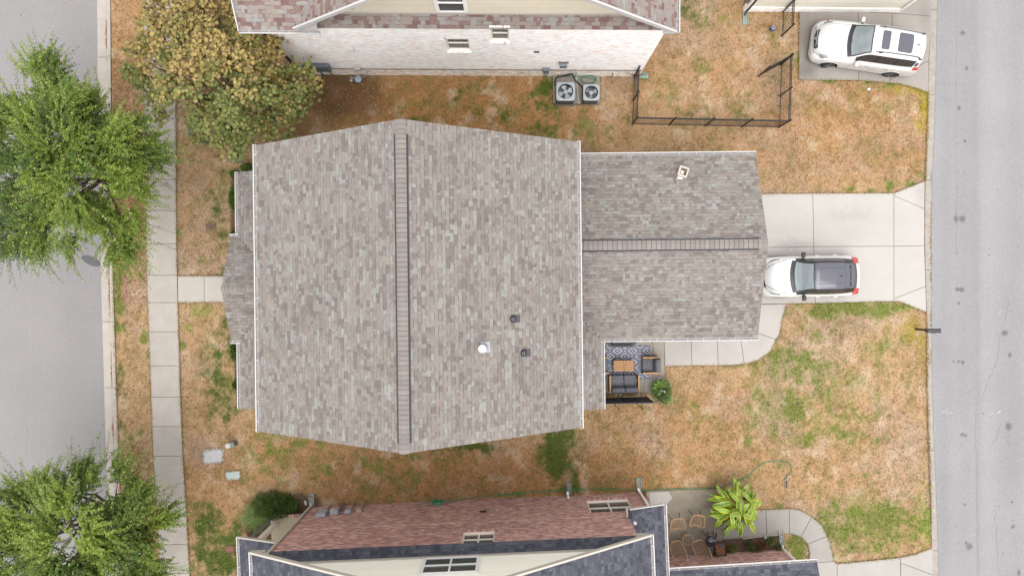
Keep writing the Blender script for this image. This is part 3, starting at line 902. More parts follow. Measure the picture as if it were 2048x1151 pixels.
def brick_wall(parent, a, b, z0, z1, out, pal, mortar, holes=(), name='wall', bw=.203, bh=.0645, j=.0105, seed=3, thick=.2, band=None):
    """wall from a to b (xy), bricks proud of a mortar slab; holes (s0,s1,z0,z1)"""
    a, b, out = Vector((a[0], a[1], 0)), Vector((b[0], b[1], 0)), Vector((out[0], out[1], 0)).normalized()
    d = (b - a); L = d.length; d.normalize()
    m = MB()
    # mortar body pieces around the holes
    zs = sorted({z0, z1, *[h[2] for h in holes], *[h[3] for h in holes]})
    for za, zb in zip(zs, zs[1:]):
        cut = sorted([(h[0], h[1]) for h in holes if h[2] <= za + 1e-6 and h[3] >= zb - 1e-6])
        s = 0
        for c0, c1 in cut + [(L, L)]:
            if c0 - s > .01:
                p, q = a + d * s, a + d * c0
                m.add([p + Vector((0, 0, zb)), q + Vector((0, 0, zb)), q - out * thick + Vector((0, 0, zb)), p - out * thick + Vector((0, 0, zb)),
                       p + Vector((0, 0, za)), q + Vector((0, 0, za)), q - out * thick + Vector((0, 0, za)), p - out * thick + Vector((0, 0, za))], [tuple(f) for f in BOXF.tolist()])
            s = max(s, c1)
    w = m.build(name, mortar, parent)
    r = np.random.default_rng(seed)
    ns, nz = int(L / (bw + j)) + 2, int((z1 - z0) / (bh + j))
    cs, cc = [], []
    A, D, O = np.array(a), np.array(d), np.array(out)
    pc = np.array([c for c, w_ in pal]); pw = np.array([w_ for c, w_ in pal]); pw = pw / pw.sum()
    for k in range(nz):
        z = z0 + k * (bh + j) + j / 2
        of = (bw + j) / 2 if k % 2 else 0
        for i in range(ns):
            s0 = max(i * (bw + j) - of, 0); s1 = min(i * (bw + j) - of + bw, L)
            if s1 - s0 < .03: continue
            sm, zm = (s0 + s1) / 2, z + bh / 2
            bad = False
            for h in holes:
                if h[2] - .04 < zm < h[3] + .03 and h[0] < s1 and h[1] > s0:
                    if s0 < h[0] - .04: s1 = min(s1, h[0] - .005)
                    elif s1 > h[1] + .04: s0 = max(s0, h[1] + .005)
                    else: bad = True
            if bad or s1 - s0 < .03: continue
            pr = .006 + .004 * r.random()
            p, q = A + D * s0, A + D * s1
            f0, f1 = p + O * pr, q + O * pr
            cs.append([(f0[0], f0[1], z + bh), (f1[0], f1[1], z + bh), (f1[0], f1[1], z), (f0[0], f0[1], z),
                       (p[0], p[1], z + bh), (q[0], q[1], z + bh), (q[0], q[1], z), (p[0], p[1], z)])
            cc.append(pc[r.choice(len(pc), p=pw)] * r.uniform(.9, 1.1))
    f = cells('brick_courses', np.array(cs), np.array(cc), BRICKM, w, skip_bottom=True)
    tag(f, kind='stuff')
    return w

def soldier_course(parent, a, d, out, s0, s1, z, pal, sill=False):
    """row of upright bricks over (or sloping sill bricks under) an opening, each its own piece"""
    n = int((s1 - s0) / .076)
    for i in range(n):
        c = random.choice(pal)[0]
        m = MB()
        p = a + d * (s0 + (i + .5) * (s1 - s0) / n)
        mt = Matrix((d, out, Vector((0, 0, 1)))).transposed()
        if sill: m.box(p + out * .02 + Vector((0, 0, z - .035)), (.064, .14, .06), mt, c)
        else: m.box(p - out * .03 + Vector((0, 0, z + .1)), (.064, .10, .20), mt, c)
        o = m.build('brick', BRICKM, parent, usecol=True)

def siding(parent, a, b, out, top_fn, z0, pal, name='siding', bh=.11, thick=.15, holes=()):
    """lap boards; top_fn(s) gives the wall height along the wall"""
    a, b, out = Vector((a[0], a[1], 0)), Vector((b[0], b[1], 0)), Vector((out[0], out[1], 0)).normalized()
    d = b - a; L = d.length; d.normalize()
    n = 24
    ss = [L * i / n for i in range(n + 1)]
    ring = [a + d * 0 + Vector((0, 0, z0)), a + d * L + Vector((0, 0, z0))] + [a + d * s + Vector((0, 0, max(top_fn(s), z0 + .02))) for s in ss[::-1]]
    m = MB().extrude_poly([p - out * .012 for p in ring], -out * thick)
    w = m.build(name, SIDEBACK, parent)
    zt = max(top_fn(s) for s in ss)
    cs, cc = [], []
    fine = np.linspace(0, L, 200)
    tv = np.array([top_fn(s) for s in fine])
    k = 0
    while z0 + k * bh < zt:
        z = z0 + k * bh
        ok = tv > z + bh * .5
        if ok.any():
            i0 = np.where(ok)[0]
            segs = [(fine[i0[0]], fine[i0[-1]])]
            for h in holes:
                if h[2] < z + bh * .5 < h[3]:
                    ns_ = []
                    for s0, s1 in segs:
                        if h[0] > s0: ns_.append((s0, min(s1, h[0])))
                        if h[1] < s1: ns_.append((max(s0, h[1]), s1))
                    segs = ns_
            for s0, s1 in segs:
                if s1 - s0 < .03: continue
                p, q = a + d * s0, a + d * s1
                lo, hi = out * .006, -out * .008
                f = lambda pt, o_, zz: tuple(pt + o_ + Vector((0, 0, zz)))
                cs.append([f(p, lo, z), f(q, lo, z), f(q, hi, z + bh + .004), f(p, hi, z + bh + .004), f(p, -out * .012, z), f(q, -out * .012, z), f(q, -out * .012, z + bh), f(p, -out * .012, z + bh)])
                cc.append(np.array(pal) * random.uniform(.975, 1.025))
        k += 1
    f = cells('siding_boards', np.array(cs), np.array(cc), SIDING, w)
    tag(f, kind='stuff')
    return w
SIDEBACK = M('siding_back', C(176, 168, 150), .8)

def window(parent, a, d, out, s0, s1, z0, z1, cols=1, trim=.06, recess=.06, frame_mat=None, blind=True, casing=0.0, screen=False):
    frame_mat = frame_mat or WALLCREAM
    a, d, out = Vector((a[0], a[1], 0)), Vector(d), Vector(out)
    mt = Matrix((d, out, Vector((0, 0, 1)))).transposed()
    def bx(m, sa, sb, za, zb, o0, o1):
        m.box(a + d * ((sa + sb) / 2) + out * ((o0 + o1) / 2) + Vector((0, 0, (za + zb) / 2)), (abs(sb - sa), abs(o1 - o0), zb - za), mt)
    fr = MB()
    o0, o1 = -recess - .05, -recess
    bx(fr, s0, s0 + trim, z0, z1, o0, o1); bx(fr, s1 - trim, s1, z0, z1, o0, o1)
    bx(fr, s0 + trim, s1 - trim, z0, z0 + trim, o0, o1 + .003); bx(fr, s0 + trim, s1 - trim, z1 - trim, z1, o0, o1 + .003)
    if casing:
        for (sa, sb, za, zb) in ((s0 - casing, s0, z0 - casing, z1 + casing), (s1, s1 + casing, z0 - casing, z1 + casing)): bx(fr, sa, sb, za, zb, -.03, .035)
        bx(fr, s0, s1, z1, z1 + casing, -.03, .032); bx(fr, s0, s1, z0 - casing, z0, -.03, .045)
    w = fr.build('window', frame_mat, parent, bevel=.004)
    cw = (s1 - s0 - 2 * trim) / cols
    for c in range(cols):
        ca, cb = s0 + trim + c * cw, s0 + trim + (c + 1) * cw
        zm = (z0 + z1) / 2
        mu = MB()
        if c: bx(mu, ca - .03, ca + .03, z0 + trim, z1 - trim, o0, o1 + .006)
        bx(mu, ca + (.03 if c else 0), cb - (.03 if c < cols - 1 else 0), zm - .02, zm + .025, o0 + .005, o1 + .009)
        mu.build('sash_rail', frame_mat, w)
        for za, zb, dd in ((z0 + trim, zm - .02, .01), (zm + .025, z1 - trim, 0)):
            g = MB(); bx(g, ca + .01, cb - .01, za, zb, o0 + .008 + dd, o0 + .014 + dd)
            g.build('pane', GLASSV, w)
        if blind:
            b_ = MB()
            zz = z0 + trim
            while zz < z1 - trim:
                b_.box(a + d * ((ca + cb) / 2) + out * (-recess - .09) + Vector((0, 0, zz)), (cb - ca - .02, .04, .008), mt @ Matrix.Rotation(.5, 3, 'X'))
                zz += .05
            b_.build('blind', SCREEN, w)
    bk = MB(); bx(bk, s0 + .01, s1 - .01, z0 + .01, z1 - .01, *((-recess - .20, -recess - .18) if blind else (o0 - .004, o0 + .003)))
    bk.build('room_shade', M('room_shade', (.05, .045, .035), .9, var=.5, vscale=2.5), w)
    return w
GLASSV = M('pane_glass', (.10, .115, .115), .05, spec=.6, alpha=.5)

def downpipe(parent_name, label, pts, wdt=.075, group=None, mat=None):
    m = MB()
    for a, b in zip(pts, pts[1:]):
        m.bar(a, b, wdt, wdt * .75, up=(0.31, .9, 0.02))
    root = m.build(parent_name, mat or WALLWHITE, bevel=.008)
    return tag(root, label, 'downspout', group)

def ridge_caps(parent, a, b, half, drop, n, mat, capcol, vent=None):
    """bent cap shingles along a ridge, each a piece; vent = (t0, t1) stretch carrying a raised vent"""
    a, b = Vector(a), Vector(b)
    d = (b - a); L = d.length; d.normalize()
    side = d.cross(Vector((0, 0, 1))).normalized()
    step = L / n
    lift = .028
    me = bpy.data.meshes.new('ridge_cap')
    vs, fs = [], []
    prof = [(-half, -drop), (-half * .45, -drop * .36), (0, .006), (half * .45, -drop * .36), (half, -drop)]
    for yy, t in ((-step * .08, .014), (step * .85, .006)):
        for s_, z in prof: vs.append((s_, yy, z + t))
    for yy, t in ((-step * .08, .014), (step * .85, .006)):
        for s_, z in prof: vs.append((s_, yy, z + t - .012))
    for i in range(4):
        fs += [(i, i + 1, 5 + i + 1, 5 + i), (10 + i, 15 + i, 15 + i + 1, 10 + i + 1), (i, 10 + i, 10 + i + 1, i + 1), (5 + i, 5 + i + 1, 15 + i + 1, 15 + i)]
    fs += [(0, 5, 15, 10), (4, 14, 19, 9)]
    me.from_pydata(vs, [], fs); me.materials.append(mat)
    mt = Matrix((side, d, Vector((0, 0, 1)))).transposed()
    for i in range(n):
        p = a + d * step * i
        t = i / n
        z = .022 + (lift if vent and vent[0] <= t <= vent[1] else 0)
        o = bpy.data.objects.new('ridge_cap', me)
        col.objects.link(o); o.parent = parent
        o.matrix_basis = Matrix.Translation(p + Vector((0, 0, z)) - off_of(parent)) @ mt.to_4x4()
    if vent:
        m = MB()
        for s_ in (-1, 1):
            p, q = a + d * L * vent[0], a + d * L * vent[1]
            o_ = side * s_ * (half + .012) + Vector((0, 0, -drop + .018))
            m.bar(p + o_ + side * s_ * .012, q + o_ + side * s_ * .012, .055, .036)
            m.bar(p + side * s_ * half * .5 + Vector((0, 0, -drop * .5 + .024)), q + side * s_ * half * .5 + Vector((0, 0, -drop * .5 + .024)), half * .98, .012, up=side.cross(d) * 0 + Vector((side.x * s_ * drop / half, side.y * s_ * drop / half, 1)))
        m.build('ridge_vent', M('vent_dark', (.03, .03, .034), .7), parent)
# ================================================================== MAIN HOUSE
DECK = M('roof_deck', C(120, 112, 106), .9)
FASC = M('fascia', C(238, 236, 233), .5)
def frame(o, ang):
    o = Vector((o[0], o[1], 0)); ex = Vector((math.cos(ang), math.sin(ang), 0)); ey = Vector((-math.sin(ang), math.cos(ang), 0))
    return ex, ey, (lambda u, v, z=0.0: o + ex * u + ey * v + Vector((0, 0, z)))
ZV = Vector((0, 0, 1))
def sl(dirv, pitch): return (dirv + ZV * pitch).normalized()

ex, ey, L1 = frame((-3.353, .054), R(.65))
house = thing('house', 'two storey house with brown grey shingle roof and attached garage in the middle', 'house', L1(0, 0))
sidm = M('house_siding', C(214, 206, 196), .6, var=.05, vscale=2)
ring = [L1(-5.3, -4.75, 0), L1(5.3, -4.75, 0), L1(5.3, -4.75, 6.08), L1(0, -4.75, 9.38), L1(-5.3, -4.75, 6.08)]
MB().extrude_poly(ring, ey * 9.5).build('wall', sidm, house)
HP = 3.63 / 5.73
SLM = math.hypot(5.73, 3.63)
rect = [(0, 0), (10.214, 0), (10.214, SLM), (0, SLM)]
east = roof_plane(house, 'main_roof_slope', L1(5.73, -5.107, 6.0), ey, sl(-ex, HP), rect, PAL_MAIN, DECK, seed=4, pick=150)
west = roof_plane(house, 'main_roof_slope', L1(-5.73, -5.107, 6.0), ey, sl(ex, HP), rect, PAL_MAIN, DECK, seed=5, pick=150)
CAPM = M('cap_shingle', C(172, 164, 159), .95, spec=.1, var=.06, vscale=4, fine=.14, fscale=160, objvar=.09)
ridge_caps(east, L1(0, -5.107, 9.63), L1(0, 5.107, 9.63), .165, .165 * HP, 68, CAPM, None, vent=(.03, .955))
gutter(house, L1(5.73, -5.12, 6.0), L1(5.73, 5.12, 6.0), ex, spacing=.72)
gutter(house, L1(-5.73, 5.12, 6.0), L1(-5.73, -5.12, 6.0), -ex, spacing=.72)
for s_ in (-1, 1):
    MB().bar(L1(5.7 * s_, -5.1, 5.93), L1(5.7 * s_, 5.1, 5.93), .025, .16).build('fascia', FASC, house)

# attached garage
_, _, LG = frame((9.79, 1.69), R(.65))
GP = 1.26 / 3.66
SG = math.hypot(3.66, 1.26)
gring = [LG(-.35, -3.2, 0), LG(-.35, 3.2, 0), LG(-.35, 3.2, 3.0), LG(-.35, 0, 4.08), LG(-.35, -3.2, 3.0)]
MB().extrude_poly(gring, -ex * 7.5).build('wall', sidm, house)
gd = MB().box(LG(-.34, -.0, 1.15), (.05, 4.9, 2.2), R(.65)); gd.build('garage_door', WHITE, house)
grn = roof_plane(house, 'garage_roof_slope', LG(-7.9, 3.66, 3.0), ex, sl(-ey, GP), [(0, 0), (7.9, 0), (7.9, SG), (0, SG)], PAL_MAIN, DECK, seed=8)
grs = roof_plane(house, 'garage_roof_slope', LG(-7.9, -3.66, 3.0), ex, sl(ey, GP), [(1.65, 0), (7.9, 0), (7.9, SG), (0, SG), (0, 1.745)], PAL_MAIN, DECK, seed=9)
shed = roof_plane(house, 'porch_roof_slope', LG(-6.25, -3.66 - 2.8, 3.0), ey, sl(-ex, GP), [(0, 0), (2.8, 0), (4.45, 1.745), (0, 1.745)], PAL_MAIN, DECK, seed=10)
ridge_caps(grn, LG(-7.6, 0, 4.26), LG(0, 0, 4.26), .18, .18 * GP, 41, CAPM, None, vent=(.0, .955))
gutter(house, LG(-7.5, 3.66, 3.0), LG(.02, 3.66, 3.0), ey, spacing=.66)
gutter(house, LG(0.02, -3.66, 3.0), LG(-6.25, -3.66, 3.0), -ey, spacing=.62)
gutter(house, LG(-6.25, -3.70, 3.0), LG(-6.25, -6.47, 3.0), ex, spacing=.7)
MB().bar(LG(-7.5, 3.63, 2.93), LG(0, 3.63, 2.93), .025, .15).bar(LG(-6.2, -3.63, 2.93), LG(0, -3.63, 2.93), .025, .15).bar(LG(-6.28, -3.7, 2.93), LG(-6.28, -6.4, 2.93), .025, .15).build('fascia', FASC, house)
MB().bar(LG(-6.45, -6.25, 0), LG(-6.45, -6.25, 2.95), .14, .14).build('porch_post', WHITE, house)
# front porch: lean-to with a small gable in the middle
FP = .42
f_sl = math.hypot(2.07, .87)
roof_plane(house, 'porch_roof_slope', L1(-7.92, 2.07, 3.0), ex, sl(-ey, FP), [(0, 0), (.353, 0), (.353 + 2.07, f_sl), (0, f_sl)], PAL_MAIN, DECK, seed=12)
fgs = roof_plane(house, 'porch_roof_slope', L1(-7.92, -2.07, 3.0), ex, sl(ey, FP), [(0, 0), (.353, 0), (.353 + 2.07, f_sl), (0, f_sl)], PAL_MAIN, DECK, seed=13)
roof_plane(house, 'porch_roof_slope', L1(-7.567, 2.07, 3.0), ey, sl(ex, FP), [(0, 0), (2.59, 0), (2.59, 2.386), (-2.07, 2.386), (-2.07, 2.245)], PAL_MAIN, DECK, seed=14)
roof_plane(house, 'porch_roof_slope', L1(-7.567, -4.78, 3.0), ey, sl(ex, FP), [(0, 0), (2.71, 0), (4.78, 2.245), (4.78, 2.386), (0, 2.386)], PAL_MAIN, DECK, seed=15)
ridge_caps(fgs, L1(-7.92, 0, 3.865), L1(-5.5, 0, 3.865), .15, .15 * FP, 15, CAPM, None)
gutter(house, L1(-7.567, 4.67, 3.0), L1(-7.567, 2.15, 3.0), -ex, spacing=.72)
gutter(house, L1(-7.567, -2.2, 3.0), L1(-7.567, -4.79, 3.0), -ex, spacing=.72)
gutter(house, L1(-7.93, 2.07, 3.0), L1(-7.57, 2.07, 3.0), ey, spacing=.12)
gutter(house, L1(-7.57, -2.07, 3.0), L1(-7.93, -2.07, 3.0), -ey, spacing=.12)
for v0, v1 in ((2.1, 4.6), (-4.7, -2.1)):
    MB().bar(L1(-7.54, v0, 2.93), L1(-7.54, v1, 2.93), .025, .15).build('fascia', FASC, house)
for v in (-4.5, -1.9, 1.9, 4.4):
    MB().bar(L1(-7.2, v, .3), L1(-7.2, v, 2.9), .18, .18).build('porch_post', WHITE, house)
pf = MB().box(L1(-6.4, 0, .15), (2.1, 9.2, .3), R(.65)); pf.build('porch_floor', PATIOC, house)
FOOT.append([tuple(L1(u, v).xy) for u, v in ((-7.4, -4.6), (5.3, -4.75), (5.3, 4.75), (-7.4, 4.5))])
FOOT.append([tuple(LG(u, v).xy) for u, v in ((-7.9, -3.2), (-.4, -3.2), (-.4, 3.2), (-7.9, 3.2))])

# things let into the roofs
NE = sl(-ex, HP).cross(ey); NE = NE if NE.z > 0 else -NE
for px, py, lab in ((1026, 637, 'black plumbing vent boot on the main roof, upper of the two'), (1047, 705, 'black plumbing vent boot on the main roof, lower of the two')):
    p = hit(px, py, L1(5.73, 0, 6.0), NE)
    t = thing('vent_pipe', lab, 'roof vent', p, group='plumbing vents on the main roof')
    dn = -sl(-ex, HP)
    m = MB(); q = p + dn * .12 + NE * .02
    m.box(q, (.30, .26, .012), Matrix((dn, ey, NE)).transposed()); m.build('flashing', M('flashing', C(98, 98, 108), .6), t)
    m = MB(); m.lathe(p + NE * .0, [(.125, .0), (.125, .05), (.10, .075), (.085, .10), (.06, .12), (.058, .16)], 20, axis=ZV); m.build('boot', M('boot_rubber', (.03, .03, .034), .6), t, smooth=True)
    m = MB(); m.lathe(p, [(.045, .1), (.045, .26), (.032, .26), (.030, .14)], 16); m.build('pipe', M('vent_pipe_pale', C(190, 186, 186), .6), t, smooth=True)
    m = MB(); m.lathe(p, [(.031, .15), (.0305, .235)], 16); m.build('bore', M('bore_black', (.004, .004, .004), 1.0), t)
p = hit(966, 694, L1(5.73, 0, 6.0), NE)
t = thing('flue_vent', 'white round flue cap with metal collar on the main roof', 'roof vent', p)
MB().box(p + NE * .02 - sl(-ex, HP) * .08, (.36, .36, .012), Matrix((-sl(-ex, HP), ey, NE)).transposed()).build('flashing', M('flue_flash', C(208, 210, 218), .4, metal=.2), t)
MB().lathe(p, [(.15, 0), (.13, .1), (.085, .16), (.085, .42), (.1, .44), (.1, .46)], 20).build('collar', M('flue_metal', C(196, 200, 214), .35, metal=.3), t, smooth=True)
MB().lathe(p, [(.10, .47), (.135, .50), (.135, .58), (.06, .62), (.005, .63)], 20).build('cap', WHITE, t, smooth=True)
NG = sl(-ey, GP).cross(ex); NG = NG if NG.z > 0 else -NG
p = hit(1364, 345, LG(0, 3.66, 3.0), NG)
t = thing('roof_hood', 'pale square broken exhaust hood on the garage roof', 'roof vent', p)
rz = Matrix((Vector((math.cos(-.3), math.sin(-.3), 0)), Vector((-math.sin(-.3), math.cos(-.3), 0)), ZV)).transposed()
creamv = M('hood_cream', C(240, 226, 214), .6, var=.1, vscale=20)
m = MB()
for dx, dy, sx, sy in ((-.16, 0, .07, .40), (.16, .0, .06, .40), (0, .17, .27, .07), (0, -.17, .27, .08)):
    m.box(p + rz @ Vector((dx, dy, .13)), (sx, sy, .24), rz)
m.build('rim', creamv, t, bevel=.012)
MB().box(p + rz @ Vector((-.02, -.02, .10)), (.24, .26, .10), rz, taper=.5).build('damper', WHITE, t, bevel=.01)
MB().box(p + rz @ Vector((.09, .08, .145)), (.06, .14, .02), rz).build('nest', M('straw', C(176, 140, 100), .9, var=.3, vscale=40), t)
MB().box(p + rz @ Vector((-.03, -.26, .10)), (.22, .12, .03), rz @ Matrix.Rotation(.3, 3, 'X')).build('flap', WHITE, t, bevel=.006)

# ================================================================== HOUSE AT THE TOP (painted brick)
ex2, ey2, L2 = frame((5.62, 9.39), R(-.35))
PALW = [(C(236, 230, 227, .9), .52), (C(232, 223, 219, .9), .26), (C(222, 207, 201, .92), .09), (C(238, 235, 233, .9), .13)]
PALTAN = [(C(218, 202, 186, .95), .5), (C(208, 190, 172, .95), .3), (C(224, 212, 198, .95), .2)]
h2 = thing('house', 'white painted brick house with reddish shingles at the top edge', 'house', L2(-7, 4))
mortw = M('mortar_white', C(224, 214, 208, .95), .95, var=.05, vscale=6)
A2 = L2(-14.89, 0)
out2 = -ey2
s_of = lambda x: x - A2.x
hl = [(s_of(-2.53), s_of(-1.66), 3.12, 4.44), (s_of(-.78), s_of(-.12), 4.24, 5.5)]
w2 = brick_wall(h2, A2, L2(0, 0), .8, 5.62, out2, PALW, mortw, holes=hl, seed=21)
w2b = brick_wall(h2, L2(-14.91, -.03), L2(.02, -.03), -.05, .8, out2, PALTAN[:1] + PALW[:2] + PALTAN[1:], mortw, seed=22, name='base_wall')
MB().bar(L2(-14.9, -.02, .806), L2(0, -.02, .806), .07, .014).build('ledge', M('ledge', C(150, 138, 128), .9), h2)
for h in hl:
    window(h2, A2, ex2, out2, h[0], h[1], h[2], h[3], recess=.07, trim=.045)
    soldier_course(w2, A2, ex2, out2, h[0] - .05, h[1] + .05, h[3], PALW + [(C(210, 180, 168, 1.1), .3)])
    soldier_course(w2, A2, ex2, out2, h[0] - .05, h[1] + .05, h[2], PALW + [(C(210, 180, 168, 1.1), .3)], sill=True)
MB().box(L2(-7.45, 4.3, 2.8), (14.7, 8.2, 5.5), R(-.35)).build('wall_core', mortw, h2)
P2 = .815
s2 = 6.88 * math.hypot(1, P2)
# pent roof above the brick
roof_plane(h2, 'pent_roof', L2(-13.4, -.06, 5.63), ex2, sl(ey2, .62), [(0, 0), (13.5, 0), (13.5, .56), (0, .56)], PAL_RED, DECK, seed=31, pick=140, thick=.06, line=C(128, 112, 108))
SIDC = C(222, 214, 194, 1.25)
sw2 = siding(h2, L2(-13.4, .40), L2(.1, .40), out2, lambda s: 5.85 + max(.02, min((s + .0) * P2, (13.5 - s) * P2)), 5.86, SIDC, holes=[((-2.62) - L2(-13.4, .4).x, (-1.62) - L2(-13.4, .4).x, 6.12, 7.75)])
window(h2, L2(-13.4, .40), ex2, out2, (-2.60) - L2(-13.4, .4).x, (-1.64) - L2(-13.4, .4).x, 6.16, 7.7, recess=-.06, casing=.09, frame_mat=WALLWHITE, trim=.05, blind=False)
MB().bar(L2(-13.2, .375, 5.93), L2(0, .375, 5.93), .035, .14).build('skirt_board', TRIM, h2)
MB().box(L2(-11.35, .37, 6.35), (.3, .03, .22), R(-.35)).build('gable_vent', TRIM, h2, bevel=.02)
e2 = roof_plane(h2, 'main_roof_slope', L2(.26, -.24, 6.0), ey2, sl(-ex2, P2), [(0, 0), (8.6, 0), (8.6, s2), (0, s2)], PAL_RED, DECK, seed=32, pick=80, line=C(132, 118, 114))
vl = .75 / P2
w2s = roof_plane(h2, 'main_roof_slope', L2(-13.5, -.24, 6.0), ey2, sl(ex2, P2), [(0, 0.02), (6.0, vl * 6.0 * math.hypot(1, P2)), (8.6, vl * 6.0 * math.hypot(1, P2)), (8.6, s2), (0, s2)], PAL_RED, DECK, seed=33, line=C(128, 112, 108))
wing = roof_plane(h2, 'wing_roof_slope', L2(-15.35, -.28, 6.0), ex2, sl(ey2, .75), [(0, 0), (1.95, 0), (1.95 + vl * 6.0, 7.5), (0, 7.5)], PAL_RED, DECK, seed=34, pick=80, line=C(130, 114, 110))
gutter(h2, L2(-15.36, -.28, 6.0), L2(-12.5, -.28, 6.0), out2, spacing=.62)
gutter(h2, L2(.26, -.26, 6.0), L2(.26, 8.3, 6.0), ex2, spacing=.9)
m = MB()
m.bar(L2(.20, -.275, 6.03), L2(-6.62, -.275, 11.6), .07, .17)
m.build('rake_board', WHITE, h2)
m = MB(); m.bar(L2(-13.35, -.275, 6.12), L2(-6.62, -.275, 11.6), .07, .17); m.build('rake_board', WHITE, h2)
m = MB(); m.box(L2(.0, -.26, 5.98), (.42, .09, .10), R(-.35)); m.build('cornice_return', WHITE, h2)
m = MB(); m.bar(L2(-15.37, -.3, 6.0), L2(-15.37, 5.7, 6.0 + 6.0 * .75), .04, .16); m.build('rake_board', WHITE, h2)
MB().bar(L2(-15.2, .0, 5.93), L2(-12.6, 0.0, 5.93), .5, .03).build('soffit', WHITE, h2)
FOOT.append([tuple(L2(u, v).xy) for u, v in ((-14.95, -.03), (.02, -.03), (.02, 9), (-14.95, 9))])
downpipe('downspout', 'black downspout down the left corner of the white brick house', [L2(-14.84, -.06, 5.75), L2(-14.84, -.06, .15)], wdt=.11, mat=BLACK)
MB().bar(L2(-14.95, -.02, .0), L2(-14.95, -.02, 5.7), .06, .06).build('corner_board', WALLWHITE, h2)

# ================================================================== HOUSE AT THE BOTTOM (brown brick, blue grey roof)
ex3, ey3, L3r = frame((-8.857, -9.687), R(2.5))
L3 = lambda s, v, z=0.0: L3r(s, -v, z)
out3 = ey3
KB = .70
PALB = [(C(154, 122, 114, KB), .34), (C(140, 108, 102, KB), .28), (C(168, 140, 132, KB), .22), (C(126, 102, 100, KB), .16)]
mortb = M('mortar_tan', C(192, 174, 164, .72), .95, var=.06, vscale=6)
h3 = thing('house', 'brown brick house with blue grey shingles at the bottom edge', 'house', L3(7, 4))
hb = [(7.0, 8.2, 4.12, 5.28), (12.08, 13.86, .85, 2.42)]
# the lower storey runs on a little past the upper one
wl = brick_wall(h3, L3(0, 0), L3(14.58, 0), -.05, 3.0, out3, PALB, mortb, holes=hb[1:], seed=41)
wu = brick_wall(h3, L3(0, 0), L3(13.5, 0), 3.0, 5.45, out3, PALB, mortb, holes=hb[:1], seed=42, name='upper_wall')
for h in hb:
    window(h3, L3(0, 0), ex3, out3, h[0], h[1], h[2], h[3], cols=2, recess=.07, trim=.05)
    soldier_course(wu if h[2] > 3 else wl, L3(0, 0), ex3, out3, h[0] - .06, h[1] + .06, h[2], PALB + [(C(206, 184, 172), .3)], sill=True)
MB().box(L3(6.75, 4.3, 2.7), (13.3, 8.2, 5.3), R(2.5)).build('wall_core', mortb, h3)
MB().box(L3(14.0, 4.3, 1.45), (1.1, 8.2, 2.9), R(2.5)).build('wall_core', mortb, h3)
P3 = .62
s3 = 7.12 * math.hypot(1, P3)
BL = C(74, 76, 86)
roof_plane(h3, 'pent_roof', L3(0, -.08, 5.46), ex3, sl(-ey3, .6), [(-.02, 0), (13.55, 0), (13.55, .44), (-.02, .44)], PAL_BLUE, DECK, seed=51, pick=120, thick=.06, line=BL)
SIDC3 = C(240, 227, 214, .9)
siding(h3, L3(.2, .29), L3(13.4, .29), out3, lambda s: 5.66 + max(.02, min(s * P3, (13.2 - s) * P3)), 5.68, SIDC3, holes=[(5.5, 7.5, 5.85, 7.3)])
window(h3, L3(.2, .29), ex3, out3, 5.55, 7.45, 5.92, 7.25, cols=2, recess=-.06, casing=.09, frame_mat=WALLWHITE, trim=.05, blind=False)
MB().bar(L3(.3, .265, 5.76), L3(13.3, .265, 5.76), .035, .13).build('skirt_board', TRIM, h3)
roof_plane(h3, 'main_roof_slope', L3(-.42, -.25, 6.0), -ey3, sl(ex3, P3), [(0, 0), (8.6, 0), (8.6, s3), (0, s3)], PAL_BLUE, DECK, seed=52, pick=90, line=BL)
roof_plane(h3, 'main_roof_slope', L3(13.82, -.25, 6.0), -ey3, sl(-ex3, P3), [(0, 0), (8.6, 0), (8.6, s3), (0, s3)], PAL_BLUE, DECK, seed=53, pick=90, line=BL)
for p, q in (((-.42, 6.0), (6.7, 10.41)), ((13.82, 6.0), (6.7, 10.41))):
    MB().bar(L3(p[0], -.285, p[1] + .02), L3(q[0], -.285, q[1] + .02), .07, .17).build('rake_board', TRIM, h3)
gutter(h3, L3(-.42, 8.3, 6.0), L3(-.42, -.28, 6.0), -ex3, spacing=.72)
gutter(h3, L3(13.82, -.28, 6.0), L3(13.82, 8.3, 6.0), ex3, spacing=.72)
MB().box(L3(-.2, -.27, 5.98), (.5, .10, .12), R(2.5)).build('cornice_return', TRIM, h3)
MB().box(L3(13.55, -.27, 5.98), (.5, .10, .12), R(2.5)).build('cornice_return', TRIM, h3)
roof_plane(h3, 'lower_roof_slope', L3(14.95, -.38, 3.0), -ey3, sl(-ex3, .31), [(0, 0), (5.4, 0), (5.4, 1.52), (0, 1.52)], PAL_BLUE, DECK, seed=54, line=BL)
gutter(h3, L3(14.95, -.38, 3.0), L3(14.95, 5.0, 3.0), ex3, spacing=.8)
MB().bar(L3(14.95, -.40, 3.0), L3(13.5, -.40, 3.45), .04, .15).build('rake_board', WHITE, h3)
MB().box(L3(13.46, -.2, 3.25), (.13, .36, .2), R(2.5)).build('gutter_elbow', WHITE, h3, bevel=.02)
MB().box(L3(13.66, .06, 3.72), (.13, .13, .1), R(2.5)).build('gutter_elbow', WHITE, h3, bevel=.02)
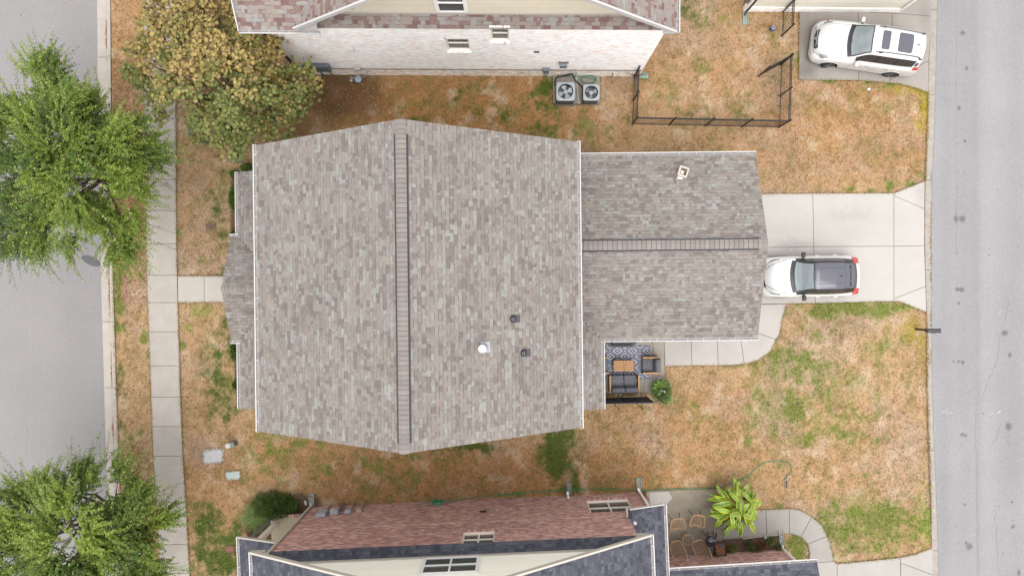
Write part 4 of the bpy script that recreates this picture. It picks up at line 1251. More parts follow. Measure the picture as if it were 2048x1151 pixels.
# front porch at its left end
roof_plane(h3, 'porch_roof_slope', L3(-2.07, .2, 3.0), -ey3, sl(ex3, .45), [(0, 0), (4.2, 0), (4.2, 2.26), (0, 2.26)], PAL_BLUE, DECK, seed=55, line=BL)
gutter(h3, L3(-2.07, 4.2, 3.0), L3(-2.07, .17, 3.0), -ex3, spacing=.8)
MB().bar(L3(-2.07, .17, 3.01), L3(0, .17, 3.94), .05, .16).build('rake_board', TRIM, h3)
m = MB(); m.box(L3(-.86, 2.0, .2), (1.7, 3.4, .38), R(2.5)); pfl = m.build('porch_floor', M('porch_floor', C(226, 212, 184), .7, var=.05), h3)
for i in range(22):
    MB().box(L3(-1.66 + i * .077, .24, .34), (.066, .14, .12), R(2.5), colr=random.choice(PALB)[0]).build('brick', BRICKM, pfl, usecol=True)
MB().bar(L3(-1.5, .55, .4), L3(-1.5, .55, 2.95), .2, .2).build('porch_column', WALLCREAM, h3, bevel=.01)
MB().bar(L3(-1.5, .55, 2.8), L3(0, .55, 2.8), .15, .25).build('porch_beam', WALLCREAM, h3)
MB().bar(L3(-.0, .02, .42), L3(0, .02, 5.4), .05, .05).build('corner_board', WALLCREAM, h3)
m = MB(); m.box(L3(-.02, 1.7, 1.7), (.06, 3.2, 2.5), R(2.5)); m.build('porch_siding', M('porch_cream', C(228, 216, 190, 1.0), .6), h3)
FOOT.append([tuple(L3(u, v).xy) for u, v in ((-1.8, .1), (0, .0), (14.58, 0), (14.58, 9), (-1.8, 9))])
# its garage, at the bottom right
ga, gb = Vector((5.3, -12.0, 0)), Vector((11.91, -11.55, 0))
exg = (gb - ga).normalized(); eyg = Vector((-exg.y, exg.x, 0))
garage = thing('garage', 'brown brick garage with blue grey shingles behind the flower bed, bottom edge', 'garage', (ga + gb) / 2)
brick_wall(garage, ga, gb, -.05, 2.95, eyg, PALB, mortb, seed=45)
gA, gB = P(1340, 1140.5, 3.0), P(1634, 1122.5, 3.0)
exr = (gB - gA).normalized(); eyr = Vector((-exr.y, exr.x, 0))
Lg = (gB - gA).length
roof_plane(garage, 'garage_roof_slope', gA, exr, sl(-eyr, .36), [(0, 0), (Lg, 0), (Lg, 3.0), (0, 3.0)], PAL_BLUE, DECK, seed=56, line=BL)
gutter(garage, gA, gB, eyr, spacing=.7)
MB().box((ga + gb) / 2 - eyg * 2.2 + Vector((0, 0, 1.45)), (6.4, 4.0, 2.85), math.atan2(exg.y, exg.x)).build('wall_core', mortb, garage)
FOOT.append([tuple(q.xy) for q in (ga, gb, gb - eyg * 4, ga - eyg * 4)])

# garage in the top right corner
gx0, gx1, gy = 10.23, 17.12, 12.24
g2 = thing('garage', 'cream sided garage on a white brick base, cut off at the top right', 'garage', (13.6, 14, 0))
brick_wall(g2, (gx0, gy), (gx1, gy - .06), -.05, .38, (0, -1), PALW, mortw, seed=61, name='base_wall')
siding(g2, (gx0 + .12, gy + .05), (gx1 - .12, gy - .01), (0, -1), lambda s: 2.9, .38, C(226, 222, 208, 1.2))
MB().box(((gx0 + gx1) / 2, gy + 2.6, 1.4), (gx1 - gx0 - .1, 5.0, 2.8)).build('wall_core', SIDEBACK, g2)
MB().bar((gx0 + .06, gy + .01, .38), (gx0 + .06, gy + .01, 2.9), .12, .09).build('corner_board', WALLWHITE, g2)
MB().bar((gx1 - .06, gy - .04, .38), (gx1 - .06, gy - .04, 2.9), .12, .09).build('corner_board', WALLWHITE, g2)
roof_plane(g2, 'garage_roof_slope', Vector((gx0 - .3, gy + .1, 3.0)), (1, 0, 0), sl(Vector((0, 1, 0)), .5), [(0, 0), (7.5, 0), (7.5, 3), (0, 3)], PAL_RED, DECK, seed=62)
FOOT.append([(gx0, gy), (gx1, gy), (gx1, gy + 5), (gx0, gy + 5)])
# ================================================================== TREES AND PLANTS
def unit(a): return a / (np.linalg.norm(a, axis=-1, keepdims=True) + 1e-9)
def leaves_mesh(name, pos, tdir, nrm, L, W, cols, parent, shape='diamond'):
    """one small face per leaf"""
    t = unit(tdir)
    s = unit(np.cross(nrm, t))
    n = len(pos)
    L, W = L[:, None], W[:, None]
    if shape == 'diamond':
        q = [pos, pos + t * L * .45 + s * W * .5, pos + t * L, pos + t * L * .45 - s * W * .5]
    else:
        up = unit(np.cross(t, s))
        q = []
        for k in range(6):
            a = 2 * np.pi * (k + .5) / 6
            r = 1.0 if k not in (0, 5) else 1.12
            q.append(pos + (t * np.cos(a) * r * L + s * np.sin(a) * W) * .5 + up * (L * .10 * np.cos(2 * a)))
    k = len(q)
    V = np.stack(q, 1).reshape(-1, 3)
    return npmesh(name, V, np.arange(k * n).reshape(-1, k), LEAFM, parent, cols=np.repeat(np.clip(cols, .005, .8), k, 0))
def twigs_mesh(mb_or_none, A, B, r0, parent, name, mat):
    d = unit(B - A)
    ref = np.tile(np.array([[0, 0, 1.0]]), (len(A), 1))
    u = unit(np.cross(d, ref) + 1e-4); v = np.cross(d, u)
    ring = []
    for k in range(3):
        a = 2 * np.pi * k / 3
        ring.append(u * np.cos(a) + v * np.sin(a))
    V = np.stack([A + ring[k] * r0[:, None] for k in range(3)] + [B + ring[k] * r0[:, None] * .4 for k in range(3)], 1)
    f = np.array([[0, 1, 4, 3], [1, 2, 5, 4], [2, 0, 3, 5]])
    Fa = (np.arange(len(A))[:, None, None] * 6 + f[None]).reshape(-1, 4)
    return npmesh(name, V.reshape(-1, 3), Fa, mat, parent)

def crown_skeleton(t, base, lobes, r, per_lobe, trunk_r, fork):
    """trunk, limbs to every lobe of the crown, branches to clump centres; lobes (x, y, z, radius)"""
    m = MB()
    c = np.mean([l[:3] for l in lobes], axis=0)
    fk = Vector((base[0] + (c[0] - base[0]) * .3, base[1] + (c[1] - base[1]) * .3, fork))
    b0 = Vector(base)
    m.tube([b0 - Vector((0, 0, .05)), b0 + Vector((.03, .02, fork * .35)), b0.lerp(fk, .7) + Vector((.05, -.03, 0)), fk], [trunk_r * 1.35, trunk_r, trunk_r * .85, trunk_r * .75], 10)
    cl, li = [], []
    for k, (x, y, z, rad) in enumerate(lobes):
        tip = Vector((x, y, z))
        mid = fk.lerp(tip, .5) + Vector((r.normal() * .15, r.normal() * .15, .2))
        m.tube([fk, fk.lerp(mid, .6), mid, mid.lerp(tip, .55) + Vector((0, 0, .06)), tip], [trunk_r * .5, trunk_r * .42, trunk_r * .33, trunk_r * .22, trunk_r * .12], 7)
        n = max(5, int(per_lobe * (rad / 1.4) ** 2))
        for i in range(n):
            p = r.normal(size=3); p /= np.linalg.norm(p)
            if p[2] < -.3: p[2] *= -1
            q = np.array((x, y, z)) + p * rad * np.array([1, 1, .75]) * (.30 + .70 * r.random()) ** .5
            cl.append(q); li.append(k)
            a = tip.lerp(mid, r.random() * .6)
            bb = Vector(q)
            m.tube([a, a.lerp(bb, .5) + Vector((r.normal() * .08, r.normal() * .08, .06)), bb], [trunk_r * .13, trunk_r * .09, trunk_r * .04], 5)
    m.build('trunk', BARK, t, smooth=True)
    return np.array(cl), np.array(li)

def lobes_px(lst):
    out = []
    for px, py, z, rpx in lst:
        p = P(px, py, z)
        out.append((p.x, p.y, z, rpx / F * (H - z)))
    return out

def elm(base, lobes, seed, label, nsp=3000, group='street trees on the verge'):
    r = np.random.default_rng(seed)
    t = thing('street_tree', label, 'tree', base, group=group)
    cl, li = crown_skeleton(t, base, lobes, r, 13, .15, 2.2)
    lc = np.array([l[:3] for l in lobes]); lr = np.array([l[3] for l in lobes])
    cm = lc.mean(0)
    ci = r.integers(0, len(cl), nsp)
    S = cl[ci] + r.normal(size=(nsp, 3)) * np.array([.21, .21, .14])
    k = li[ci]
    o1 = unit((S - lc[k]) / lr[k][:, None]); o2 = unit((S - cm) * np.array([1, 1, .3]))
    D = unit(o1 * .7 + o2 * .55 + r.normal(size=(nsp, 3)) * .45 + np.array([0, 0, .05]))
    edge = np.clip(np.linalg.norm((S - cm)[:, :2], axis=1) / 3.2, 0, 1.2)
    Ls = r.uniform(.28, .66, nsp) * (1 + 1.3 * edge * (r.random(nsp) < .34))
    sag = .22
    B = S + D * Ls[:, None]; B[:, 2] -= sag * Ls ** 2
    twigs_mesh(None, S, B, np.full(nsp, .008), t, 'twig', BARK)
    per = 27
    tt = np.tile(np.linspace(.04, 1.0, per), (nsp, 1)) + r.normal(size=(nsp, per)) * .02
    pos = S[:, None] + D[:, None] * (Ls[:, None] * tt)[..., None]
    pos[..., 2] -= sag * (Ls[:, None] * tt) ** 2
    side = unit(np.cross(D, np.array([0, 0, 1.0])) + 1e-4)
    sg = np.where(np.arange(per) % 2 == 0, 1.0, -1.0)[None, :, None]
    td = D[:, None] * .55 + side[:, None] * sg + r.normal(size=(nsp, per, 3)) * .35
    nr = np.array([0, 0, 1.0]) + r.normal(size=(nsp, per, 3)) * .40
    n = nsp * per
    L = r.uniform(.06, .105, (nsp, per)) * (1.1 - .4 * tt)
    W = L * r.uniform(.50, .68, (nsp, per))
    g1, g2, g3 = np.array(C(146, 174, 58, 1.65)), np.array(C(80, 112, 44, 1.65)), np.array(C(192, 196, 106, 1.65))
    ctint = r.random(len(cl))[ci][:, None, None] * .7 + r.random(len(lobes))[k][:, None, None] * .3
    mixv = np.clip(ctint * 1.3 - .15 + r.normal(size=(nsp, per, 1)) * .16, 0, 1)
    cc = g2 * (1 - mixv) + g1 * mixv
    yl = (r.random((nsp, per, 1)) < .08 + .10 * (ctint > .7))
    cc = np.where(yl, g3, cc) * r.uniform(.8, 1.18, (nsp, per, 1))
    leaves_mesh('crown', pos.reshape(n, 3), td.reshape(n, 3), nr.reshape(n, 3), L.ravel(), W.ravel(), cc.reshape(n, 3), t)
    return t

def redbud(base, lobes, seed, label):
    r = np.random.default_rng(seed)
    t = thing('yard_tree', label, 'tree', base)
    cl, li = crown_skeleton(t, base, lobes, r, 26, .14, 1.2)
    lc = np.array([l[:3] for l in lobes]); lr = np.array([l[3] for l in lobes])
    per = 52
    n = len(cl) * per
    ci = np.repeat(np.arange(len(cl)), per)
    pos = cl[ci] + r.normal(size=(n, 3)) * np.array([.17, .17, .09])
    tw = r.integers(0, n, 2200)
    twigs_mesh(None, cl[ci[tw]], pos[tw], np.full(len(tw), .007), t, 'twig', BARK)
    td = r.normal(size=(n, 3)) * np.array([1, 1, .35])
    nr = np.array([0, 0, 1.0]) + r.normal(size=(n, 3)) * .40
    L = r.uniform(.10, .17, n)
    c = lc.mean(0); rad = np.array([3.8, 3.2, 2.0])
    rel = (pos - c) / rad
    tan = np.clip(.62 - .65 * np.maximum(0, -rel[:, 1]) - .55 * np.maximum(0, np.abs(rel[:, 0]) - .5) + .22 * rel[:, 1], .10, .80)
    ct = r.random(len(cl))[ci]
    f = np.clip((tan - (r.random(n) * .45 + ct * .55)) * 3 + .5, 0, 1)[:, None]
    c1, c2, c3 = np.array(C(190, 167, 102, 1.6)), np.array(C(138, 147, 80, 1.65)), np.array(C(136, 108, 74, 1.7))
    cc = c1 * f + c2 * (1 - f)
    br = (r.random(n) < .13) & (f[:, 0] > .4)
    cc = np.where(br[:, None], c3, cc) * r.uniform(.78, 1.16, (n, 1))
    leaves_mesh('crown', pos, td, nr, L, L * r.uniform(.9, 1.05, n), cc, t, 'round')
    return t

def shrub(name, label, base, rad, n, c1, c2, leaf=(.05, .09), wid=.4, seed=1, cat='shrub', stems=True, up=.6, group=None):
    r = np.random.default_rng(seed)
    t = thing(name, label, cat, base, group=group)
    d = unit(r.normal(size=(n, 3))); d[:, 2] = np.abs(d[:, 2])
    rr = r.random(n) ** .35
    lump = 1 + .22 * np.sin(d[:, 0] * 7 + seed) * np.cos(d[:, 1] * 6 + seed * 2)
    pos = np.array(base) + d * np.array(rad) * (rr * lump)[:, None] + np.array([0, 0, .03])
    td = d + r.normal(size=(n, 3)) * .5 + np.array([0, 0, .15])
    nr = np.array([0, 0, up]) + d * .4 + r.normal(size=(n, 3)) * .4
    L = r.uniform(leaf[0], leaf[1], n)
    m = r.random((n, 1))
    cc = (np.array(c1) * m + np.array(c2) * (1 - m)) * r.uniform(.7, 1.25, (n, 1))
    leaves_mesh('foliage', pos, td, nr, L, L * wid, cc, t)
    if stems:
        k = 14
        B = np.array(base) + d[:k] * np.array(rad) * .8
        twigs_mesh(None, np.tile(np.array(base, float), (k, 1)), B, np.full(k, .014), t, 'stem', BARK)
    return t

def grass_clump(name, label, base, rad, n, c1, c2, seed, cat='ornamental grass'):
    r = np.random.default_rng(seed)
    t = thing(name, label, cat, base)
    a = r.uniform(0, 6.283, n)
    sp = r.random(n) ** .6
    root = np.array(base) + np.stack([np.cos(a) * .18 * sp, np.sin(a) * .18 * sp, np.zeros(n)], -1)
    d1 = np.stack([np.cos(a) * sp, np.sin(a) * sp, np.full(n, 1.0)], -1) * rad * .55
    d2 = np.stack([np.cos(a) * (sp * .6 + .5), np.sin(a) * (sp * .6 + .5), np.full(n, .12)], -1) * rad * .6
    s = np.stack([-np.sin(a), np.cos(a), np.zeros(n)], -1) * .012
    m_ = root + d1
    tip = m_ + d2
    V = np.stack([root - s, root + s, m_ + s, m_ - s, tip], 1).reshape(-1, 3)
    b = np.arange(n)[:, None] * 5
    tr = np.concatenate([b + 3, b + 2, b + 4], 1)
    mm = r.random((n, 1))
    cc = np.repeat((np.array(c1) * mm + np.array(c2) * (1 - mm)) * r.uniform(.75, 1.2, (n, 1)), 5, 0)
    fo = np.concatenate([np.concatenate([b, b + 1, b + 2], 1), np.concatenate([b, b + 2, b + 3], 1), tr])
    npmesh('blades', V, fo, LEAFM, t, cols=cc)
    return t

elm(tuple(P(252, 372)), lobes_px([(72, 185, 5.6, 62), (30, 265, 5.2, 72), (130, 270, 6.4, 78), (215, 300, 5.8, 66), (272, 300, 4.8, 44), (60, 360, 5.6, 80), (160, 372, 6.2, 80), (238, 400, 5.0, 52), (40, 440, 4.9, 62), (125, 450, 5.2, 66), (232, 470, 4.4, 40), (165, 215, 5.2, 40), (185, 235, 5.0, 45)]),
    101, 'bright green street tree above the upper left kerb', nsp=5400)
elm(tuple(P(272, 985)), lobes_px([(150, 985, 5.6, 55), (232, 985, 5.2, 55), (60, 1030, 5.2, 70), (150, 1060, 6.3, 82), (255, 1060, 5.6, 68), (300, 1050, 4.6, 40), (40, 1110, 5.4, 75), (130, 1140, 6.0, 80), (225, 1140, 5.4, 70), (80, 985, 4.8, 40), (285, 1120, 4.6, 45), (150, 1210, 5.4, 80)]),
    102, 'green street tree in the bottom left corner over the sidewalk', nsp=5200)
redbud(tuple(P(530, 215)), lobes_px([(440, 70, 5.0, 90), (360, 90, 4.6, 80), (498, 112, 4.4, 72), (575, 178, 3.6, 52), (450, 170, 5.2, 95), (545, 215, 3.8, 68), (375, 200, 4.4, 72), (470, 260, 3.6, 52), (300, 130, 3.8, 46), (285, 175, 3.4, 34), (480, 10, 4.4, 80), (370, 10, 4.2, 75), (410, 255, 3.4, 45), (615, 160, 3.2, 34), (480, 285, 3.2, 34), (560, 250, 3.2, 42)]),
    103, 'olive and tan leaved tree between sidewalk and white brick house')

shrub('evergreen_shrub', 'dense dark green shrub by the brick house corner', tuple(P(556, 1007, 0)), (1.02, .58, .85), 9000, C(116, 148, 66), C(80, 112, 50), (.06, .11), .28, seed=3)
grass_clump('ornamental_grass', 'light green arching grass clump left of the dark shrub', tuple(P(516, 1030, 0)), .52, 900, C(150, 172, 78), C(112, 140, 60), 4)
shrub('burgundy_shrub', 'low reddish purple shrub beside the porch of the brick house', tuple(P(514, 1056, 0)), (.52, .45, .35), 1600, C(140, 104, 92), C(112, 84, 72), (.04, .07), .5, seed=5)
for i, (px, py, rx, ry, hh, lab) in enumerate((
        (473, 349, .16, .14, .5, 'tiny green shrub at the top corner of the front bed'), (470.5, 398, .16, .52, .5, 'green shrub poking out left of the front porch gutter, above the walk'),
        (472, 468, .10, .12, .4, 'small yellowish plant beside the porch gable gutter, above the walk'), (473, 700, .17, .42, .5, 'bright green shrub in the front bed just below the porch gable'),
        (476, 768, .14, .2, .4, 'small green plant in the front bed near the lower porch corner'), (498, 338, .3, .2, .5, 'dark green shrub at the upper left house corner under the tree'))):
    shrub('shrub', lab, tuple(P(px, py, 0)), (rx, ry, hh), int(500 + 1800 * ry), C(132, 158, 66), C(92, 122, 50), (.06, .12), .35, seed=20 + i, group='small shrubs along the front of the house')
for i, (px, py, c1, lab) in enumerate(((1462, 1094, C(168, 172, 76), 'yellow green plant at the left end of the flower bed'), (1497, 1086, C(120, 134, 70), 'low green plant in the middle of the flower bed'),
                                       (1540, 1078, C(138, 166, 70), 'upright light green plant in the flower bed near its right end'), (1522, 1088, C(186, 74, 70), 'small red flowering plant in the flower bed'), (1560, 1094, C(132, 168, 66), 'bright green plant at the right corner of the flower bed'),
                                       (1510, 1099, C(126, 152, 64), 'green plant against the garage wall in the flower bed'))):
    shrub('bed_plant', lab, tuple(P(px, py, 0)), (.22, .17, .28), 240, c1, C(104, 118, 58), (.05, .1), .4, seed=50 + i, cat='plant', group='plants in the flower bed')
r_ = np.random.default_rng(9)
dead = thing('dead_plant', 'rust red dead plant at the corner of the white brick house', 'plant', P(1270, 152))
A = np.tile(np.array(P(1270, 152)), (26, 1)); B = A + np.stack([r_.normal(0, .22, 26), r_.normal(.05, .2, 26), r_.uniform(.5, 1.1, 26)], -1)
twigs_mesh(None, A, B, np.full(26, .018), dead, 'stem', M('rust_stem', C(170, 98, 74), .9, var=.2))
n = 260; k = r_.integers(0, 26, n); tt = r_.random((n, 1))
leaves_mesh('foliage', A[k] + (B - A)[k] * tt, r_.normal(size=(n, 3)), r_.normal(size=(n, 3)) + np.array([0, 0, 1.]), r_.uniform(.05, .12, n), r_.uniform(.015, .03, n), np.array(C(176, 106, 80))[None] * r_.uniform(.6, 1.2, (n, 1)), dead)

# variegated ginger: every big leaf is a piece
def big_leaf(parent, root, az, L, W, lift, droop, seed, varieg=True, name='leaf'):
    r = np.random.default_rng(seed)
    nl, nw = 11, 5
    a = np.array([math.cos(az), math.sin(az), 0]); s = np.array([-math.sin(az), math.cos(az), 0])
    V, cc = [], []
    green, dk, yel = np.array(C(140, 178, 50)), np.array(C(76, 128, 44)), np.array(C(232, 226, 66))
    bside = 1 if r.random() < .5 else -1
    roll = r.normal() * .35
    gm_ = r.random()
    for i in range(nl):
        t = i / (nl - 1)
        cpos = np.array(root) + a * L * t + np.array([0, 0, lift * t * L - droop * L * t * t])
        w = W * (math.sin(math.pi * min(1, t * .93 + .07)) ** .62) * (1 - .25 * t)
        if i == nl - 1: w = .004
        for j in range(nw):
            q = (j / (nw - 1) - .5) * 2
            up = .20 * w * abs(q) + q * roll * w * .5 + .008 * math.sin(9 * t + q * 3 + seed)
            V.append(cpos + s * q * w * .5 + np.array([0, 0, up]))
            base = green * gm_ + dk * (1 - gm_)
            if varieg:
                y = 1.0 if q * bside > .8 else (.6 if abs(q) > .9 else (.35 if (r.random() < .14) else 0))
            else: y = 0.0
            cc.append((base * (1 - y) + yel * y) * (.95 + .3 * gm_) * r.uniform(.88, 1.1))
    idx = np.arange(nl * nw).reshape(nl, nw)
    Fa = np.stack([idx[:-1, :-1], idx[:-1, 1:], idx[1:, 1:], idx[1:, :-1]], -1).reshape(-1, 4)
    return npmesh(name, np.array(V), Fa, M('glossy_leaf', attr=True, rough=.38, spec=.45), parent, cols=np.array(cc), smooth=True)
gb0 = P(1474, 1018, 1.1); gb0.z = 0
gin = thing('variegated_ginger', 'large plant with broad green and yellow striped leaves beside the patio', 'plant', gb0)
st = MB()
rg = random.Random(5)
k = 0
for i in range(13):
    a = 2 * math.pi * i / 6 + rg.random() * .6
    rad = (.28 if i < 6 else .52) + .16 * rg.random() if i else 0
    bx_, by_ = gb0.x + math.cos(a) * rad * .6, gb0.y + math.sin(a) * rad * .6
    tx, ty = gb0.x + math.cos(a) * rad * 1.2, gb0.y + math.sin(a) * rad * 1.2
    hgt = 1.75 - rad * 1.0 + rg.uniform(-.12, .12)
    st.tube([(bx_, by_, 0), ((bx_ + tx) / 2, (by_ + ty) / 2, hgt * .55), (tx, ty, hgt)], [.025, .02, .012], 6)
    for j in range(7):
        f = .45 + .55 * j / 6
        az = a * (1 if i else 0) + j * 2.39996 + rg.uniform(-.3, .3)
        if i and rg.random() < .55: az = a + rg.uniform(-1.0, 1.0)
        L = rg.uniform(.52, .86) * (1 - .1 * f)
        big_leaf(gin, (bx_ + (tx - bx_) * f, by_ + (ty - by_) * f, hgt * f), az, L, rg.uniform(.16, .25), rg.uniform(.15, .9), rg.uniform(.35, .9), 300 + k)
        k += 1
st.build('stem', M('ginger_stem', C(120, 146, 70), .6), gin, smooth=True)

# planter at the patio corner
pb = P(1321, 780, .3); pb.z = 0
pot = thing('planter', 'potted mix of fern, broad leaves and white flowers at the patio corner', 'potted plant', pb)
MB().lathe(pb, [(.17, 0), (.22, .3), (.24, .42), (.25, .44), (.22, .44), (.21, .40)], 20).build('pot', M('pot_grey', C(120, 116, 110), .8, var=.1), pot, smooth=True)
r_ = np.random.default_rng(77); n = 2600
d = unit(r_.normal(size=(n, 3))); d[:, 2] = np.abs(d[:, 2]); pos = np.array(pb) + np.array([0, 0, .45]) + d * np.array([.44, .52, .30]) * (r_.random((n, 1)) ** .4)
leaves_mesh('foliage', pos, d + r_.normal(size=(n, 3)) * .4, d + np.array([0, 0, .6]), r_.uniform(.06, .14, n), r_.uniform(.012, .03, n), (np.array(C(120, 142, 84, 1.7)) * r_.uniform(.6, 1.3, (n, 1))), pot)
for i in range(7):
    big_leaf(pot, (pb.x - .02, pb.y + .12, .62), .9 + i * .55, .42, .20, .4, .5, 500 + i, varieg=False, name='broad_leaf')
fr = []
fc = []
tdirs, nrms, Ls, Ws = [], [], [], []
for f in range(4):
    az = -1.25 + f * .22
    a = np.array([math.cos(az), math.sin(az), 0]); s = np.array([-math.sin(az), math.cos(az), 0])
    for i in range(22):
        t = i / 21
        c0 = np.array(pb) + np.array([.06, -.08, .55]) + a * .62 * t + np.array([0, 0, .18 * t - .3 * t * t])
        for sg in (-1, 1):
            fr.append(c0); tdirs.append(s * sg + a * .35); nrms.append((0, 0, 1)); Ls.append(.15 * math.sin(math.pi * (t * .85 + .12))); Ws.append(.028)
            fc.append(np.array(C(146, 182, 76)) * r_.uniform(.8, 1.15))
leaves_mesh('fern_frond', np.array(fr), np.array(tdirs), np.array(nrms, float), np.array(Ls), np.array(Ws), np.array(fc), pot)
m = MB()
for i in range(4):
    q = pb + Vector((r_.normal() * .09 - .03, r_.normal() * .09 + .02, .76 + r_.random() * .06)); MB().lathe(q, [(.004, 0), (.022, .012), (.024, .02), (.004, .024)], 6).build('white_flower', WHITE, pot)
# ================================================================== CARS
def pchip(xs, ys, x):
    xs, ys = np.asarray(xs, float), np.asarray(ys, float)
    h = np.diff(xs); dl = np.diff(ys) / h
    m = np.zeros_like(ys)
    for i in range(1, len(xs) - 1):
        if dl[i - 1] * dl[i] > 0:
            w1, w2 = 2 * h[i] + h[i - 1], h[i] + 2 * h[i - 1]
            m[i] = (w1 + w2) / (w1 / dl[i - 1] + w2 / dl[i])
    m[0], m[-1] = dl[0], dl[-1]
    i = np.clip(np.searchsorted(xs, x) - 1, 0, len(xs) - 2)
    t = (x - xs[i]) / h[i]
    return (2 * t**3 - 3 * t**2 + 1) * ys[i] + (t**3 - 2 * t**2 + t) * h[i] * m[i] + (-2 * t**3 + 3 * t**2) * ys[i + 1] + (t**3 - t**2) * h[i] * m[i + 1]

PAINT = M('car_paint_white', (.52, .52, .516), .30, spec=.5, coat=.8)
CARGLASS = M('car_glass', (.36, .42, .44), .05, spec=.6, alpha=.50)
TINT = M('car_glass_tinted', (.03, .032, .034), .06, spec=.6)
BLACKTRIM = M('car_black_trim', (.016, .016, .018), .35, spec=.5)
LAMP = M('head_lamp', C(176, 182, 190), .12, spec=.7, coat=.5)
TAIL = M('tail_lamp', C(214, 62, 52), .18, spec=.6, coat=.6)
AMBER = M('amber_lens', C(226, 130, 70), .2)
RIM = M('alloy_rim', C(150, 152, 156), .3, metal=.7)
SKYSHEEN = M('roof_sky_sheen', C(98, 99, 113), .22, spec=.5, coat=.6)  # black gloss roof and glass; sky reflection put into the base colour

class Car:
    def __init__(s, name, label, loc, rotz, st, cls, wheels, wr, ww, half, mats, steer=0.0, bow=(.34, .20, .16, .05, .0, -.10, -.16)):
        s.t = thing(name, label, 'car', loc, rotz, local=True)
        s.st = np.array([[q[0]] + [c for p in q[1:] for c in (p if isinstance(p, tuple) else (0.0, p))] for q in st], float)
        s.L = s.st[-1, 0]
        s.x0 = s.L / 2
        xs = s.st[:, 0]
        dense = np.unique(np.concatenate([np.linspace(a, b, max(2, int((b - a) / .045) + 1)) for a, b in zip(xs, xs[1:])]))
        s.xs = dense
        K = (s.st.shape[1] - 1) // 2
        ctrl = np.stack([np.stack([pchip(xs, s.st[:, 1 + 2 * k], dense), pchip(xs, s.st[:, 2 + 2 * k], dense)], -1) for k in range(K)], 1)
        und = ctrl[:, -1:].copy(); und[:, :, 0] -= .14; und[:, :, 1] -= .03
        s.ctrl = np.concatenate([ctrl, und], 1)
        nsub = [8, 5, 3, 4, 4, 1]
        sv = []
        for k in range(K):
            sv += [k + i / nsub[k] for i in range(nsub[k])]
        sv.append(float(K))
        s.sv = np.array(sv)
        g = np.stack([s.ring(v) for v in sv], 1)          # (nx, ns, 2)
        s.g = g
        s.half = half
        s.bx, s.by = [0, s.L * .25, s.L * .36, s.L * .5, s.L * .72, s.L * .9, s.L], bow
        parts = {}
        nx, ns = g.shape[:2]
        for side in (1, -1):
            for i in range(nx - 1):
                xm = (dense[i] + dense[i + 1]) / 2
                for j in range(ns - 1):
                    sm = (sv[j] + sv[j + 1]) / 2
                    y, z = g[i:i + 2, j:j + 2].reshape(-1, 2).mean(0)
                    hole = False
                    if sm > 2.6:
                        for wx in wheels:
                            if (xm - wx) ** 2 + (z - wr) ** 2 < (wr * 1.16) ** 2: hole = True
                    if hole: continue
                    c = cls(xm, sm, y, z, side)
                    q = [(i, j), (i + 1, j), (i + 1, j + 1), (i, j + 1)]
                    parts.setdefault(c, []).append((side, q if side > 0 else q[::-1]))
        for key, fl in parts.items():
            nm = key[0]
            V, Fi, ix = [], [], {}
            for side, q in fl:
                f = []
                for (i, j) in q:
                    kk = (side if sv[j] > 0 else 0, i, j)
                    if kk not in ix:
                        ix[kk] = len(V); V.append((dense[i] - s.x0 + s.sweep(dense[i], g[i, j, 0], sv[j]), side * g[i, j, 0], g[i, j, 1]))
                    f.append(ix[kk])
                Fi.append(f)
            npmesh(nm, np.array(V), np.array(Fi), mats[key[1]], s.t, smooth=True)
        # nose and tail closures
        for i, nm in ((0, 'front_bumper'), (nx - 1, 'rear_bumper')):
            ring = [(dense[i] - s.x0 + s.sweep(dense[i], g[i, j, 0], sv[j]), g[i, j, 0], g[i, j, 1]) for j in range(ns)]
            ring += [(a, -b, c) for a, b, c in ring[::-1] if b > 1e-6]
            MB().add(ring, [tuple(range(len(ring)))]).build(nm, mats['paint'], s.t)
        MB().box((0, 0, .42), (s.L - .5, 1.28, .46)).build('underbody', RUBBER, s.t)
        for wx in wheels:
            for side in (1, -1):
                a = steer if wx == wheels[0] else 0.0
                c = Vector((wx - s.x0, side * (half - ww / 2 + .01), wr))
                ax = Vector((-math.sin(a), math.cos(a), 0)) * side
                ty = MB().lathe(c - ax * ww / 2, [(wr * .62, 0), (wr * .93, 0), (wr, ww * .18), (wr, ww * .82), (wr * .93, ww), (wr * .64, ww), (wr * .62, ww * .8)], 28, axis=ax).build('tyre', RUBBER, s.t, smooth=True)
                rm = MB()
                rm.lathe(c + ax * ww * .28, [(wr * .63, 0), (wr * .63, .05), (wr * .57, .06), (wr * .55, .01)], 28, axis=ax)
                q = ax.to_track_quat('Z', 'Y').to_matrix()
                for k in range(5):
                    an = 2 * math.pi * k / 5
                    d = q @ Vector((math.cos(an), math.sin(an), 0))
                    rm.bar(c + ax * (ww * .28 + .03) + d * .03, c + ax * (ww * .28 + .03) + d * wr * .6, .06, .03, up=ax)
                rm.lathe(c + ax * ww * .28, [(.06, 0), (.06, .05), (.03, .06)], 12, axis=ax)
                rm.build('rim', RIM, ty, smooth=False)
                # arch lip
                pts = []
                for k in range(17):
                    an = math.pi * (.02 + .96 * k / 16)
                    xx, zz = wx + math.cos(an) * wr * 1.17, wr + math.sin(an) * wr * 1.17
                    pts.append((xx - s.x0, side * (s.y_at(xx, zz) - .006), zz))
                MB().tube(pts, .022, 6).build('wheel_arch', BLACKTRIM if mats.get('blackarch') else mats['paint'], s.t, smooth=True)
